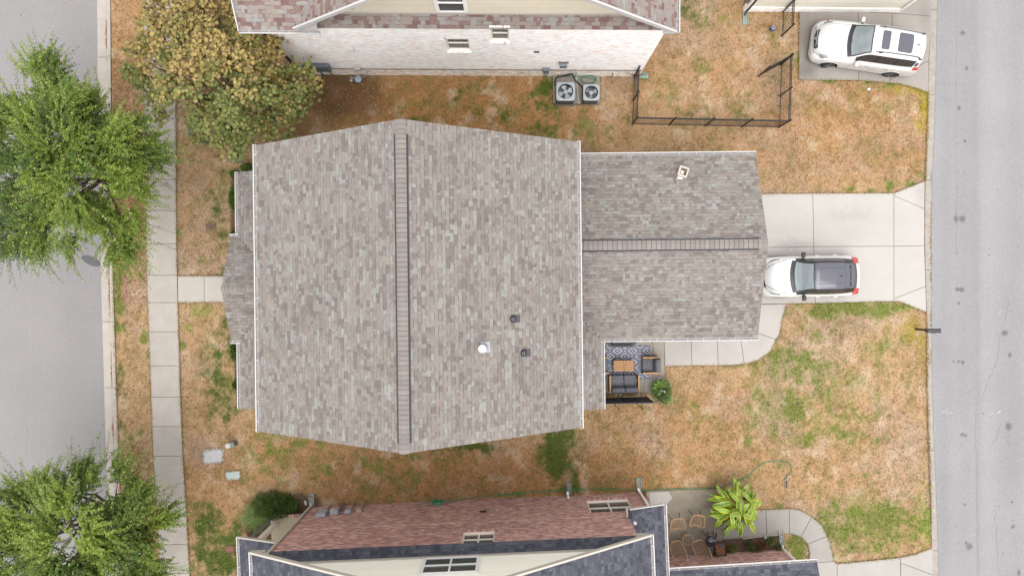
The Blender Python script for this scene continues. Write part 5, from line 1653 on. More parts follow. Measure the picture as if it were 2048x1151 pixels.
    def sweep(s, x, y, v=0.0):
        """plan curvature: nose, cowl and tail lines bow round the car"""
        k = 1.0 if v <= 2 else max(0.0, 1 - (v - 2) / 2.2)
        return float(np.interp(x, s.bx, s.by)) * (abs(y) / s.half) ** 2 * k
    def ring(s, v):
        c = s.ctrl
        K = c.shape[1] - 1
        k = min(int(v), K - 1); t = v - k
        p1, p2 = c[:, k], c[:, k + 1]
        p0 = c[:, k - 1] if k > 0 else c[:, 1] * np.array([-1, 1])
        p3 = c[:, k + 2] if k + 2 <= K else c[:, K]
        m1, m2 = (p2 - p0) * .36, (p3 - p1) * .36
        return (2 * t**3 - 3 * t**2 + 1) * p1 + (t**3 - 2 * t**2 + t) * m1 + (-2 * t**3 + 3 * t**2) * p2 + (t**3 - t**2) * m2
    def y_at(s, x, z):
        i = int(np.argmin(abs(s.xs - x)))
        col_ = s.g[i]
        j0 = int(np.argmax(s.sv >= 2))
        zz = col_[j0:, 1]
        return float(np.interp(z, zz[::-1], col_[j0:, 0][::-1]))
    def top(s, x, y, off=0.0):
        """point of the upper surface above plan position x (from nose), y"""
        i = np.clip(np.searchsorted(s.xs, x), 1, len(s.xs) - 1)
        t = (x - s.xs[i - 1]) / (s.xs[i] - s.xs[i - 1])
        g = s.g[i - 1] * (1 - t) + s.g[i] * t
        j = int(np.argmax(s.sv >= 4))
        yy, zz = g[:j, 0], g[:j, 1]
        return Vector((x - s.x0 + s.sweep(x, y), y, float(np.interp(abs(y), np.maximum.accumulate(yy), zz)) + off))
    def patch(s, name, x0, x1, y0, y1, mat, off=.006, nx=8, ny=8, rnd=.0, parent=None):
        V, Fi = [], []
        for a in range(nx + 1):
            for b in range(ny + 1):
                u, w = a / nx, b / ny
                x, y = x0 + (x1 - x0) * u, y0 + (y1 - y0) * w
                if rnd:
                    cx, cy, hx, hy = (x0 + x1) / 2, (y0 + y1) / 2, abs(x1 - x0) / 2, abs(y1 - y0) / 2
                    dx, dy = max(0, abs(x - cx) - (hx - rnd)), max(0, abs(y - cy) - (hy - rnd))
                    d = math.hypot(dx, dy)
                    if d > rnd:
                        k = rnd / d
                        x = cx + math.copysign(hx - rnd + dx * k, x - cx); y = cy + math.copysign(hy - rnd + dy * k, y - cy)
                V.append(tuple(s.top(x, y, off)))
        for a in range(nx):
            for b in range(ny):
                q = a * (ny + 1) + b
                Fi.append((q, q + ny + 1, q + ny + 2, q + 1))
        return npmesh(name, np.array(V), np.array(Fi), mat, parent or s.t, smooth=True)
    def line(s, name, pts, r, mat, off=.004, parent=None):
        out = []
        for (a, b) in zip(pts, pts[1:]):
            for k in range(8):
                t = k / 8
                out.append(s.top(a[0] + (b[0] - a[0]) * t, a[1] + (b[1] - a[1]) * t, off))
        out.append(s.top(*pts[-1], off))
        return MB().tube(out, r, 5).build(name, mat, parent or s.t, smooth=True)
    def mirror(s, x, y, z, mat, size=(.17, .24, .15)):
        for sg in (1, -1):
            q = Vector((x - s.x0, sg * y, z))
            m = MB().box(q, size).build('mirror', mat, s.t, bevel=.045, seg=3, smooth=True)
            MB().bar(q + Vector((.0, -sg * size[1] * .5, -.03)), q + Vector((-.0, -sg * (size[1] * .5 + .12), -.05)), .07, .05).build('mirror_arm', BLACKTRIM, m)
            MB().box(q + Vector((size[0] / 2 + .001, 0, 0)), (.006, size[1] * .8, size[2] * .75)).build('mirror_glass', GREYM, m)
    def seats(s, xs, mat, ys=(-.36, .36)):
        for x in xs:
            for y in ys:
                m = MB()
                m.box((x - s.x0, y, .62), (.52, .50, .16)).box((x - s.x0 + .28, y, .92), (.16, .48, .58), Matrix.Rotation(.2, 3, 'Y')).box((x - s.x0 + .36, y, 1.28), (.1, .26, .16), Matrix.Rotation(.2, 3, 'Y'))
                m.build('seat', mat, s.t, bevel=.04, seg=2, smooth=True)

# ---- the large white three-row SUV
SUV = [(0, .70, (.50, .68), (.62, .64), (.68, .60), (.70, .48), (.62, .26)),
       (.12, .86, (.66, .82), (.79, .76), (.86, .70), (.88, .50), (.82, .22)),
       (.35, 1.00, (.73, .95), (.86, .88), (.92, .80), (.945, .52), (.90, .20)),
       (.80, 1.09, (.76, 1.05), (.88, .97), (.95, .86), (.97, .52), (.93, .20)),
       (1.25, 1.13, (.76, 1.10), (.88, 1.02), (.96, .89), (.98, .52), (.94, .20)),
       (1.42, 1.15, (.75, 1.13), (.86, 1.06), (.965, .90), (.98, .52), (.94, .20)),
       (1.50, 1.17, (.74, 1.15), (.85, 1.08), (.965, .91), (.98, .52), (.94, .20)),
       (2.28, 1.69, (.62, 1.64), (.84, 1.12), (.965, .93), (.98, .52), (.94, .20)),
       (2.48, 1.745, (.63, 1.68), (.84, 1.13), (.965, .93), (.98, .52), (.94, .20)),
       (3.20, 1.77, (.635, 1.70), (.84, 1.15), (.965, .94), (.98, .52), (.94, .20)),
       (4.00, 1.75, (.625, 1.68), (.83, 1.17), (.96, .95), (.975, .52), (.94, .20)),
       (4.55, 1.70, (.60, 1.62), (.81, 1.20), (.94, .97), (.96, .53), (.92, .22)),
       (4.70, 1.66, (.58, 1.58), (.79, 1.20), (.92, .97), (.94, .54), (.90, .24)),
       (4.88, 1.22, (.60, 1.20), (.76, 1.12), (.89, .95), (.92, .55), (.88, .25)),
       (4.96, 1.00, (.60, .98), (.72, .95), (.82, .85), (.85, .52), (.80, .30)),
       (5.00, .75, (.55, .74), (.65, .72), (.72, .66), (.76, .50), (.70, .34))]
def suv_cls(x, s, y, z, side):
    if s < 1:
        if x < .10 and abs(y) < .42: return ('grille', 'black')
        if 1.50 < x < 2.28: return ('windshield', 'glass') if s < .87 and 1.56 < x < 2.22 else (('windshield_frit', 'black') if s < .96 else ('pillar', 'paint'))
        if 1.38 < x < 1.50: return ('cowl', 'black')
        if x <= 1.38: return ('hood', 'paint')
        if 4.72 < x < 4.88: return ('rear_window', 'tint') if s < .85 else ('tailgate', 'paint')
        if x < 4.72: return ('roof', 'paint')
        return ('tailgate', 'paint')
    if s < 2:
        if .10 < x < .46: return ('headlight', 'lamp', side)
        if 1.75 < x < 4.50 and 1.12 < s < 1.93:
            if abs(x - 2.72) < .04 or abs(x - 3.62) < .04: return ('pillar', 'black')
            return ('side_window', 'tint', side, int(x > 2.6) + int(x > 3.6))
        if 4.55 < x < 4.72 and 1.3 < s < 1.9: return ('rear_quarter_glass', 'tint', side)
        if x > 4.80: return ('taillight', 'tail', side)
        return ('body', 'paint')
    if s < 3:
        if .14 < x < .30 and s < 2.5: return ('headlight', 'lamp', side)
        if 4.62 < x < 4.93 and s < 2.8: return ('taillight', 'tail', side)
        return ('body', 'paint')
    if s > 4.75: return ('sill', 'black', side)
    return ('body', 'paint')
cmats = {'paint': PAINT, 'glass': CARGLASS, 'tint': TINT, 'black': BLACKTRIM, 'lamp': LAMP, 'tail': TAIL}
pc = P(1735, 93.5, .75); pc.z = .035
suv = Car('suv', 'large white SUV with two glass roof panels parked in the top right driveway', pc, R(-8.6), SUV, suv_cls, (.98, 3.93), .36, .25, .965, cmats, steer=.25)
suv.t.scale = (.925, .94, .95)
suv.patch('sunroof', 2.66, 3.02, -.42, .42, SKYSHEEN, .010, 8, 10, rnd=.06)
suv.patch('sunroof', 3.40, 4.08, -.43, .43, SKYSHEEN, .010, 10, 10, rnd=.08)
for sg in (1, -1):
    pts = [suv.top(2.45 + .105 * k, sg * (.575 - .002 * k), .075 if 0 < k < 20 else .0) for k in range(21)]
    MB().tube(pts, .024, 6).build('roof_rail', M('rail_grey', C(120, 122, 130), .35, metal=.3), suv.t, smooth=True)
    for x in (2.6, 4.5):
        MB().bar(suv.top(x, sg * .585, .0), suv.top(x + .16, sg * .575, .03), .05, .05).build('rail_foot', BLACKTRIM, suv.t)
    suv.line('hood_seam', [(.14, sg * .60), (.5, sg * .70), (1.36, sg * .72)], .006, M('seam', (.06, .06, .06), .8), .0)
    suv.line('hood_crease', [(.25, sg * .34), (.8, sg * .42), (1.38, sg * .50)], .010, PAINT, .0)
    MB().box((.08 - 2.5, sg * .66, .45), (.05, .2, .12)).build('fog_lamp', BLACKTRIM, suv.t)
    MB().box((.45 - 2.5, sg * .875, .865), (.10, .03, .05), R(-12 * sg)).build('turn_lens', AMBER, suv.t)
def side_details(car, xs_seam, xs_handle, z0, z1, zh, mat):
    for sg in (1, -1):
        for x in xs_seam:
            pts = [(x - car.x0 + .02 * k, sg * (car.y_at(x, z0 + (z1 - z0) * k / 8) + .001), z0 + (z1 - z0) * k / 8) for k in range(9)]
            MB().tube(pts, .006, 4).build('door_seam', M('seam_mid', (.10, .10, .10), .7), car.t)
        for x in xs_handle:
            q = Vector((x - car.x0, sg * (car.y_at(x, zh) + .014), zh))
            MB().box(q, (.19, .03, .03)).build('door_handle', mat, car.t, bevel=.008)
side_details(suv, (1.72, 2.76, 3.62), (2.55, 3.45), .32, .98, .90, GALV)
suv.line('wiper', [(1.49, -.55), (1.55, .05)], .012, BLACKTRIM, .015)
suv.line('wiper', [(1.47, .10), (1.56, .66)], .012, BLACKTRIM, .015)
MB().box(suv.top(4.32, .0, .03), (.14, .03, .05)).build('antenna', BLACKTRIM, suv.t, bevel=.01)
MB().lathe((.035 - 2.5, 0, .80), [(.07, 0), (.07, .02), (.045, .03)], 16, axis=Vector((-.6, 0, .8))).build('badge', GALV, suv.t)
MB().bar((.06 - 2.5, -.38, .86), (.06 - 2.5, .38, .86), .03, .03).build('grille_bar', GALV, suv.t)
suv.mirror(1.95, 1.02, 1.13, PAINT, (.17, .24, .15))
suv.seats((2.15, 3.0), M('seat_cream', C(222, 214, 200), .8))
MB().box((1.72 - 2.5, 0, 1.02), (.42, 1.45, .14)).build('dashboard', BLACKTRIM, suv.t, bevel=.04)
MB().lathe((1.98 - 2.5, -.36, 1.02), [(.17, 0), (.19, .02), (.17, .04), (.15, .02)], 18, axis=Vector((.8, 0, .5))).build('steering_wheel', BLACKTRIM, suv.t)

# ---- the small white hatchback crossover with dark roof
KX = [(0, .60, (.40, .58), (.50, .56), (.56, .53), (.60, .45), (.52, .28)),
      (.10, .76, (.58, .72), (.70, .67), (.77, .62), (.80, .48), (.74, .22)),
      (.30, .92, (.66, .87), (.78, .79), (.84, .72), (.86, .50), (.82, .20)),
      (.65, 1.00, (.69, .96), (.80, .87), (.87, .78), (.885, .50), (.85, .20)),
      (.98, 1.04, (.70, 1.01), (.80, .94), (.875, .82), (.89, .50), (.85, .20)),
      (1.10, 1.06, (.69, 1.04), (.79, .98), (.88, .84), (.89, .50), (.85, .20)),
      (1.18, 1.08, (.68, 1.06), (.78, 1.00), (.88, .85), (.89, .50), (.85, .20)),
      (1.92, 1.54, (.56, 1.49), (.77, 1.03), (.88, .86), (.89, .50), (.85, .20)),
      (2.10, 1.585, (.565, 1.53), (.77, 1.05), (.88, .87), (.89, .50), (.85, .20)),
      (2.80, 1.60, (.565, 1.54), (.77, 1.07), (.88, .88), (.89, .50), (.85, .20)),
      (3.20, 1.57, (.545, 1.51), (.76, 1.09), (.88, .90), (.89, .50), (.85, .20)),
      (3.48, 1.53, (.52, 1.47), (.74, 1.11), (.88, .93), (.89, .51), (.85, .22)),
      (3.98, 1.14, (.52, 1.12), (.69, 1.07), (.84, .93), (.86, .52), (.81, .25)),
      (4.20, .98, (.55, .97), (.66, .95), (.78, .86), (.81, .50), (.75, .28)),
      (4.29, .78, (.48, .77), (.58, .75), (.66, .68), (.70, .50), (.62, .32))]
def kx_cls(x, s, y, z, side):
    if s < 1:
        if x < .07 and abs(y) > .12: return ('grille', 'black')
        if 1.18 < x < 1.92: return ('windshield', 'glass') if s < .90 and 1.24 < x < 1.87 else ('windshield_frit', 'black')
        if 1.06 < x < 1.18: return ('cowl', 'black')
        if x <= 1.06: return ('hood', 'paint')
        if x < 3.50: return ('roof', 'roof')
        if x < 3.96: return ('rear_window', 'tint')
        return ('tailgate', 'paint')
    if s < 2:
        if .08 < x < .44 and s > 1.1: return ('headlight', 'lamp', side)
        if 1.45 < x < 3.35 and 1.14 < s < 1.92 and not abs(x - 2.55) < .04: return ('side_window', 'tint', side, int(x > 2.6) + int(x > 3.6))
        if 1.2 < x < 3.82: return ('pillar', 'black')
        if x > 3.86: return ('taillight', 'tail', side)
        if x >= 3.82: return ('pillar', 'black')
        return ('body', 'paint')
    if s < 3:
        if 3.84 < x < 4.2 and s < 2.6: return ('taillight', 'tail', side)
        return ('body', 'paint')
    if s > 4.6: return ('sill', 'black', side)
    return ('body', 'paint')
kmats = dict(cmats); kmats['roof'] = SKYSHEEN; kmats['blackarch'] = True
pc = P(1622, 552.5, .70); pc.z = .035
kx = Car('compact_car', 'small white crossover with dark roof parked on the main driveway', pc, R(.9), KX, kx_cls, (.83, 3.45), .33, .21, .885, kmats)
kx.t.scale = (.965, 1, 1)
seam = M('seam', (.06, .06, .06), .8)
for sg in (1, -1):
    kx.line('hood_seam', [(.06, sg * .30), (.16, sg * .46), (.40, sg * .62), (.80, sg * .72)], .011, M('seam_grey', C(96, 98, 106), .6), .0)
    kx.line('roof_groove', [(2.05, sg * .33), (3.28, sg * .31)], .006, BLACKTRIM, .0)
kx.line('roof_seam', [(1.93, -.52), (1.95, 0), (1.93, .52)], .008, BLACKTRIM, .0)
kx.line('roof_seam', [(3.27, -.5), (3.29, 0), (3.27, .5)], .005, BLACKTRIM, .0)
sp = MB()
V, Fi = [], []
for k in range(13):
    y = -.52 + 1.04 * k / 12
    bow = .05 * (1 - (y / .52) ** 2)
    for dx, dz in ((3.30, .012), (3.60 + bow, -.03), (3.62 + bow, -.055), (3.32, -.06)):
        V.append((dx - kx.x0, y, kx.top(3.4, y * .9).z + dz))
for k in range(12):
    for j in range(4): Fi.append((4 * k + j, 4 * k + (j + 1) % 4, 4 * k + 4 + (j + 1) % 4, 4 * k + 4 + j))
spo = npmesh('spoiler', np.array(V), np.array(Fi), SKYSHEEN, kx.t, smooth=False)
for y0, y1 in ((-.44, -.24), (-.19, .19), (.24, .44)):
    MB().box((3.50 - kx.x0, (y0 + y1) / 2, kx.top(3.4, .2).z + .001), (.055, y1 - y0, .008)).build('spoiler_slot', BLACKTRIM, spo)
side_details(kx, (1.45, 2.55, 3.30), (2.35, 3.15), .30, .90, .84, PAINT)
MB().box(kx.top(3.05, 0, .03), (.12, .03, .05)).build('antenna', BLACKTRIM, kx.t, bevel=.01)
kx.line('wiper', [(1.17, -.55), (1.22, .05)], .012, BLACKTRIM, .012)
kx.line('wiper', [(1.16, .05), (1.22, .55)], .012, BLACKTRIM, .012)
kx.mirror(1.66, .93, 1.04, BLACKTRIM, (.16, .22, .14))
MB().box((4.12 - kx.x0, 0, .98), (.03, .34, .15), Matrix.Rotation(-.5, 3, 'Y')).build('licence_plate', GALV, kx.t)
kx.seats((1.95, 2.75), M('seat_grey', C(120, 122, 126), .8))
MB().box((1.42 - kx.x0, 0, .98), (.40, 1.30, .12)).build('dashboard', M('dash_pale', C(150, 160, 164), .6), kx.t, bevel=.04)
# ================================================================== YARD THINGS
def V3(p, z): return Vector((p[0], p[1], z))
WOOD = M('teak', C(222, 168, 112), .6, var=.12, vscale=14, fine=.08, fscale=60)
CUSH = M('cushion_grey', C(132, 133, 141), .9, spec=.1, var=.06, vscale=10, fine=.08, fscale=200)
# ---- air conditioners
pad = MB(); pad.prism(ccw(W2([(1105.5, 152), (1199, 154), (1199.5, 208), (1106, 207)])), -.03, .09)
tag(pad.build('condenser_pad', M('pad_concrete', C(186, 176, 160), .9, var=.12, vscale=4), bevel=.012), 'beige concrete pad under the two air conditioners', 'concrete pad')
HARD.append([tuple(q) for q in W2([(1105, 150), (1200, 150), (1200, 209), (1105, 209)])])
ACM = M('ac_cabinet', C(158, 160, 164), .5, var=.06, vscale=6)
def condenser(px, py, w, h, label, blades, rot0, bladec):
    c = P(px, py, h); c.z = .09
    t = thing('air_conditioner', label, 'air conditioner', c, rotz=R(-.3), local=True, group='air conditioners beside the white brick house')
    for sx, sy in ((1, 0), (-1, 0), (0, 1), (0, -1)):
        MB().box((sx * (w / 2 - .045), sy * (w / 2 - .045), (h - .17) / 2), (.02 if sx else w - .12, .02 if sy else w - .07, h - .18)).build('coil', M('ac_coil', C(92, 94, 98), .7), t)
    n = 11
    for sd in range(4):
        a = sd * math.pi / 2
        m = MB()
        for k in range(n):
            u = (-.5 + (k + .5) / n) * (w - .1)
            q = Matrix.Rotation(a, 3, 'Z') @ Vector((u, w / 2 - .015, (h - .13) / 2))
            m.box(q, (.022, .02, h - .2), a)
        for z in (.03, h - .16):
            m.box(Matrix.Rotation(a, 3, 'Z') @ Vector((0, w / 2 - .012, z)), (w - .06, .028, .06), a)
        m.build('louvre_panel', ACM, t)
    # top plate with round opening
    ro = w * .41
    m = MB(); N_ = 40
    vs, fs = [], []
    for k in range(N_):
        a = 2 * math.pi * k / N_
        ca, sa = math.cos(a), math.sin(a)
        q = (w / 2) / max(abs(ca), abs(sa))
        q = min(q, w / 2 * 1.27)
        vs += [(ro * ca, ro * sa, h - .10), (q * ca, q * sa, h - .115), (q * ca, q * sa, h - .17), (ro * ca, ro * sa, h - .17)]
    for k in range(N_):
        a, b = 4 * k, 4 * ((k + 1) % N_)
        fs += [(a, a + 1, b + 1, b), (a + 1, a + 2, b + 2, b + 1), (a + 2, a + 3, b + 3, b + 2), (a + 3, a, b, b + 3)]
    m.add(vs, fs)
    tp = m.build('top_panel', M('ac_top', C(200, 206, 212), .45), t)
    MB().lathe((0, 0, h - .40), [(ro, 0), (ro - .004, .01), (.05, .0)], 28).build('fan_well', M('ac_well', C(122, 128, 136), .8), t)
    for k in range(blades):
        a = rot0 + 2 * math.pi * k / blades
        V, Fi = [], []
        for i in range(6):
            rr = .07 + (ro - .10) * i / 5
            wd = .45 - .1 * abs(i - 3.2) / 3.2
            for j in range(5):
                q = (j / 4 - .5) * 2 * wd
                V.append((rr * math.cos(a + q), rr * math.sin(a + q), h - .22 + .05 * (j / 4 - .5)))
        for i in range(5):
            for j in range(4): Fi.append((i * 5 + j, i * 5 + j + 1, i * 5 + j + 6, i * 5 + j + 5))
        npmesh('fan_blade', np.array(V), np.array(Fi), bladec, t, smooth=True)
    MB().lathe((0, 0, h - .26), [(.095, 0), (.095, .09), (.07, .11)], 18).build('fan_hub', M('ac_hub', C(206, 206, 206), .5), t, smooth=True)
    m = MB()
    for rr in np.linspace(.14, ro - .01, 4):
        m.tube([(rr * math.cos(a), rr * math.sin(a), h - .105) for a in np.linspace(0, 2 * math.pi, 29)[:-1]], .0016, 4, closed=True)
    for k in range(8):
        a = 2 * math.pi * k / 8
        m.bar((.05 * math.cos(a), .05 * math.sin(a), h - .105), (ro * math.cos(a), ro * math.sin(a), h - .105), .003, .003)
    m.build('fan_guard', GREYM, tp)
    return t
condenser(1131.5, 182.5, .80, .93, 'larger grey air conditioner on the left of the pad', 4, .35, M('fan_pale', C(206, 212, 214), .5))
condenser(1183, 184.5, .70, .88, 'smaller grey air conditioner on the right of the pad', 3, 2.5, M('fan_grey', C(176, 178, 180), .5))
def hose(name, label, cat, pts, r, mat, n=6, smooth_steps=6, parent=None):
    pts = [Vector(p) for p in pts]
    out = []
    for i in range(len(pts) - 1):
        p0, p1, p2, p3 = pts[max(i - 1, 0)], pts[i], pts[i + 1], pts[min(i + 2, len(pts) - 1)]
        for k in range(smooth_steps):
            t = k / smooth_steps
            out.append(.5 * ((2 * p1) + (p2 - p0) * t + (2 * p0 - 5 * p1 + 4 * p2 - p3) * t * t + (3 * p1 - p0 - 3 * p2 + p3) * t ** 3))
    out.append(pts[-1])
    o = MB().tube(out, r, n).build(name, mat, parent, smooth=True)
    if parent is None: tag(o, label, cat)
    return o
HOSEM = M('hose_green', C(64, 166, 124), .5)
BLK = M('foam_black', (.015, .015, .016), .8)
hose('refrigerant_line', 'black insulated pipe from the wall to the larger air conditioner', 'pipe', [P(1143, 148, .75), P(1135, 150, .5), P(1118, 154, .4), P(1111, 158, .35), P(1110, 172, .4)], .035, BLK)
hose('refrigerant_line', 'black insulated pipe from the wall to the smaller air conditioner', 'pipe', [P(1145, 148, .75), P(1150, 160, .5), P(1158, 168, .35), P(1166, 177, .35)], .032, BLK)
m = MB(); m.tube([P(1154, 142, .9), P(1152, 154, .15), P(1155, 180, .12), P(1158.5, 208, .11)], .028, 8)
tag(m.build('drain_pipe', WHITE, smooth=True), 'white plastic drain pipe between the two air conditioners', 'pipe')
coil = []
for k in range(60):
    a = k / 60 * 2 * math.pi * 4
    coil.append(P(1177, 158, .12) + Vector((math.cos(a) * (.33 + .02 * math.sin(k)), math.sin(a) * .17 - .04, .02 + .012 * (k // 15))))
hose('coiled_hose', 'coiled green hose behind the air conditioners', 'garden hose', [P(1128, 153.5, .12), P(1145, 152.5, .12), P(1158, 152, .12)] + coil, .014, HOSEM, smooth_steps=2)

# ---- things on the painted brick wall
def wall_box(name, label, cat, L, out, s, z, w, h, d, mat, yaw, parts=()):
    """box fixed to a wall: L(s, 0) wall point, out outward normal"""
    base = L(s, 0) + Vector(out) * (d / 2 + .012); base.z = z
    t = thing(name, label, cat, base)
    mt = Matrix.Rotation(yaw, 3, 'Z')
    MB().box(base, (w, d, h), mt).build('case', mat, t, bevel=.012)
    MB().box(base + Vector(out) * (d / 2 + .004), (w * .86, .01, h * .84), mt).build('cover', mat, t, bevel=.006)
    return t
BOXBL = M('box_blue_grey', C(136, 146, 158), .5, var=.05)
u2 = lambda x: x - 5.62
t = wall_box('electric_meter', 'blue grey electric panel on the white brick wall beside the tree', 'utility box', L2, out2, u2(-8.12), 1.25, .75, .62, .20, BOXBL, R(-.35))
wall_box('service_box', 'flat grey service box left of the electric panel, half behind the tree', 'utility box', L2, out2, u2(-8.72), 1.05, .42, .5, .16, BOXBL, R(-.35))
for k, x in enumerate((-8.35, -7.95)):
    MB().bar(L2(u2(x), -.08, 0), L2(u2(x), -.08, .95), .04, .04).build('conduit', GREYM, t)
gmt = thing('gas_meter', 'grey gas meter standing against the white brick wall', 'gas meter', P(717, 157))
gc = P(717, 158, .5)
MB().lathe(gc + Vector((0, -.02, -.12)), [(.05, 0), (.15, .03), (.16, .12), (.15, .22), (.05, .25)], 16).build('body', M('gas_grey', C(170, 188, 204), .5), gmt, smooth=True)
MB().box(gc + Vector((0, -.12, .02)), (.14, .06, .16)).build('dial', WHITE, gmt, bevel=.01)
m = MB()
m.tube([gc + Vector((-.16, 0, .12)), gc + Vector((-.3, .02, .16)), gc + Vector((-.34, .03, -.1)), gc + Vector((-.34, .03, -.5))], .022, 8)
m.tube([gc + Vector((.14, 0, .12)), gc + Vector((.3, .05, .2)), gc + Vector((.42, .14, .22)), gc + Vector((.42, .22, .3))], .022, 8)
m.build('pipework', GALV, gmt, smooth=True)
MB().lathe(gc + Vector((-.32, -.05, -.05)), [(.03, 0), (.08, .03), (.08, .07), (.03, .1)], 14).build('regulator', GALV, gmt, smooth=True)
wall_box('junction_box', 'small pale grey box on the white wall above the gas meter', 'utility box', L2, out2, u2(-6.62), .98, .30, .22, .14, M('box_pale', C(206, 208, 206), .5), R(-.35))
wall_box('wall_light', 'small white light high on the white brick wall', 'wall light', L2, out2, u2(-6.33), 3.35, .16, .12, .10, WHITE, R(-.35))
wall_box('exhaust_vent', 'little dark brick coloured vent in the middle of the white wall', 'wall vent', L2, out2, u2(.98), 3.15, .22, .10, .05, M('vent_taupe', C(120, 104, 96), .8), R(-.35))
t = wall_box('ac_disconnect', 'blue grey switch box left of the larger air conditioner', 'utility box', L2, out2, u2(1.46), .95, .28, .34, .14, BOXBL, R(-.35))
MB().bar(L2(u2(1.42), -.08, .05), L2(u2(1.42), -.08, .78), .03, .03).build('conduit', GREYM, t)
MB().bar(L2(u2(1.52), -.08, .05), L2(u2(1.52), -.08, .78), .03, .03).build('conduit', GREYM, t)
t = wall_box('dryer_vent', 'silver hooded vent on the white wall above the air conditioners', 'wall vent', L2, out2, u2(2.15), 1.7, .30, .30, .17, GALV, R(-.35))
MB().box(L2(u2(2.15), -.05, 1.86), (.42, .06, .05)).build('hood', M('hood_taupe', C(120, 110, 104), .7), t)
for x, z, lab in ((.42, .55, 'small beige outlet cover low on the white wall, left of the switch box'), (5.02, .62, 'small beige outlet cover low on the white wall near its right corner')):
    wall_box('outlet_cover', lab, 'outlet', L2, out2, u2(x), z, .2, .11, .06, M('outlet_beige', C(212, 204, 186), .6), R(-.35))
for x, lab in ((-2.15, 'short white drain stub at the wall foot below the left brick window'), (.78, 'short white drain stub at the wall foot left of the air conditioners')):
    tag(MB().tube([L2(u2(x), .0, .72), L2(u2(x), -.10, .70), L2(u2(x), -.11, .30)], .024, 8).build('drain_stub', WHITE, smooth=True), lab, 'pipe')
tag(MB().tube([L2(u2(4.35), -.03, .55), L2(u2(4.4), -.12, .6), L2(u2(4.38), -.14, .25), L2(u2(4.3), -.08, .05)], .016, 6).build('cable', M('cable_rust', C(140, 92, 80), .8), smooth=True), 'short rust coloured cable at the foot of the white wall', 'cable')

# ---- boxes on the brown brick wall
PANEL = M('panel_white', C(206, 212, 224), .45)
for s, z, w, h, d, mat, lab in ((.80, 1.25, .40, .62, .16, PANEL, 'large pale electric panel on the brown brick wall, leftmost of the boxes'), (1.30, 1.15, .34, .36, .20, PANEL, 'pale meter box with a grey conduit on the brown brick wall'),
                                (1.86, 1.1, .26, .24, .14, PANEL, 'small white box on the brown brick wall, third from the left corner'), (2.32, 1.05, .22, .16, .12, M('box_cream', C(224, 204, 176), .6), 'small cream box on the brown brick wall, rightmost of the boxes')):
    t = wall_box('utility_box', lab, 'utility box', lambda q, v: L3(q, v), out3, s, z, w, h, d, mat, R(2.5), ())
    t['group'] = 'utility boxes on the brown brick wall'
    MB().bar(L3(s + .05, -.06, .0), L3(s + .05, -.06, z - h / 2), .035, .035).build('conduit', GREYM, t)
    if s == 1.30:
        MB().bar(L3(s + .12, -.10, 0), L3(s + .12, -.10, z - h / 2), .08, .08).build('conduit', GALV, t)
        MB().lathe(L3(s - .05, -.20, z + .1), [(.08, 0), (.08, .06), (.05, .08)], 14, axis=out3).build('meter', M('meter_cream', C(232, 220, 196), .5), t)
tag(MB().box(L3(8.7 - 1.05, -.03, 1.75), (.26, .06, .12), R(2.5)).build('wall_vent', BLACK, bevel=.01), 'black louvred vent in the brown brick wall', 'wall vent')
tag(MB().tube([L3(4.83, -.0, .75), L3(4.83, -.10, .75), L3(4.83, -.11, .66)], .022, 8).build('spigot', GALV, smooth=True), 'outdoor tap on the brown brick wall left of the hose coil', 'tap')
# hose coil on the wall and hose along the ground
hc = L3(5.62, -.10, .52)
pts = []
for k in range(90):
    a = 2 * math.pi * k / 15
    pts.append(hc + ex3 * (.21 + .012 * math.sin(k * .7)) * math.cos(a) + Vector((0, 0, 1)) * .24 * math.sin(a) + out3 * (.015 * (k // 15) - .01))
cl_ = thing('hose_coil', 'bright green hose coil hung on the brown brick wall', 'garden hose', hc)
MB().tube(pts, .016, 6).build('hose', HOSEM, cl_, smooth=True)
MB().box(L3(5.62, -.05, .66), (.16, .12, .06), R(2.5)).build('hanger', GREYM, cl_)
hose('garden_hose', 'long green garden hose running along the brick house and looping over the lawn', 'garden hose',
     [L3(4.83, -.11, .62), L3(5.1, -.12, .5), L3(5.4, -.16, .35), P(900, 1003, .2), P(925, 997, .03), P(965, 992, .03), P(1020, 987, .03), P(1080, 982, .03), P(1140, 979, .03), P(1200, 977.5, .03), P(1280, 979, .03), P(1340, 978, .05), P(1400, 975.5, .05), P(1440, 972, .03), P(1490, 955, .03), P(1510, 938, .03), P(1530, 924.5, .03), P(1548, 922, .03), P(1570, 923.5, .03), P(1581, 930, .03), P(1583.5, 938, .03), P(1580, 946, .03), P(1574, 952, .04), P(1573, 957, .04)], .016, HOSEM)
sp = thing('sprinkler', 'small oscillating lawn sprinkler at the end of the green hose', 'sprinkler', P(1573, 967))
for dx in (-.055, .055): MB().bar(P(1573, 957, .03) + Vector((dx, 0, 0)), P(1573, 977, .03) + Vector((dx, 0, 0)), .016, .02).build('runner', M('spr_grey', C(190, 178, 164), .5), sp)
MB().tube([P(1573, 957.5, .07), P(1573, 975, .07)], .02, 8).build('spray_bar', BLACK, sp, smooth=True)
MB().box(P(1573, 958.5, .05), (.12, .07, .06)).build('motor', M('spr_cream', C(214, 196, 170), .5), sp, bevel=.008)

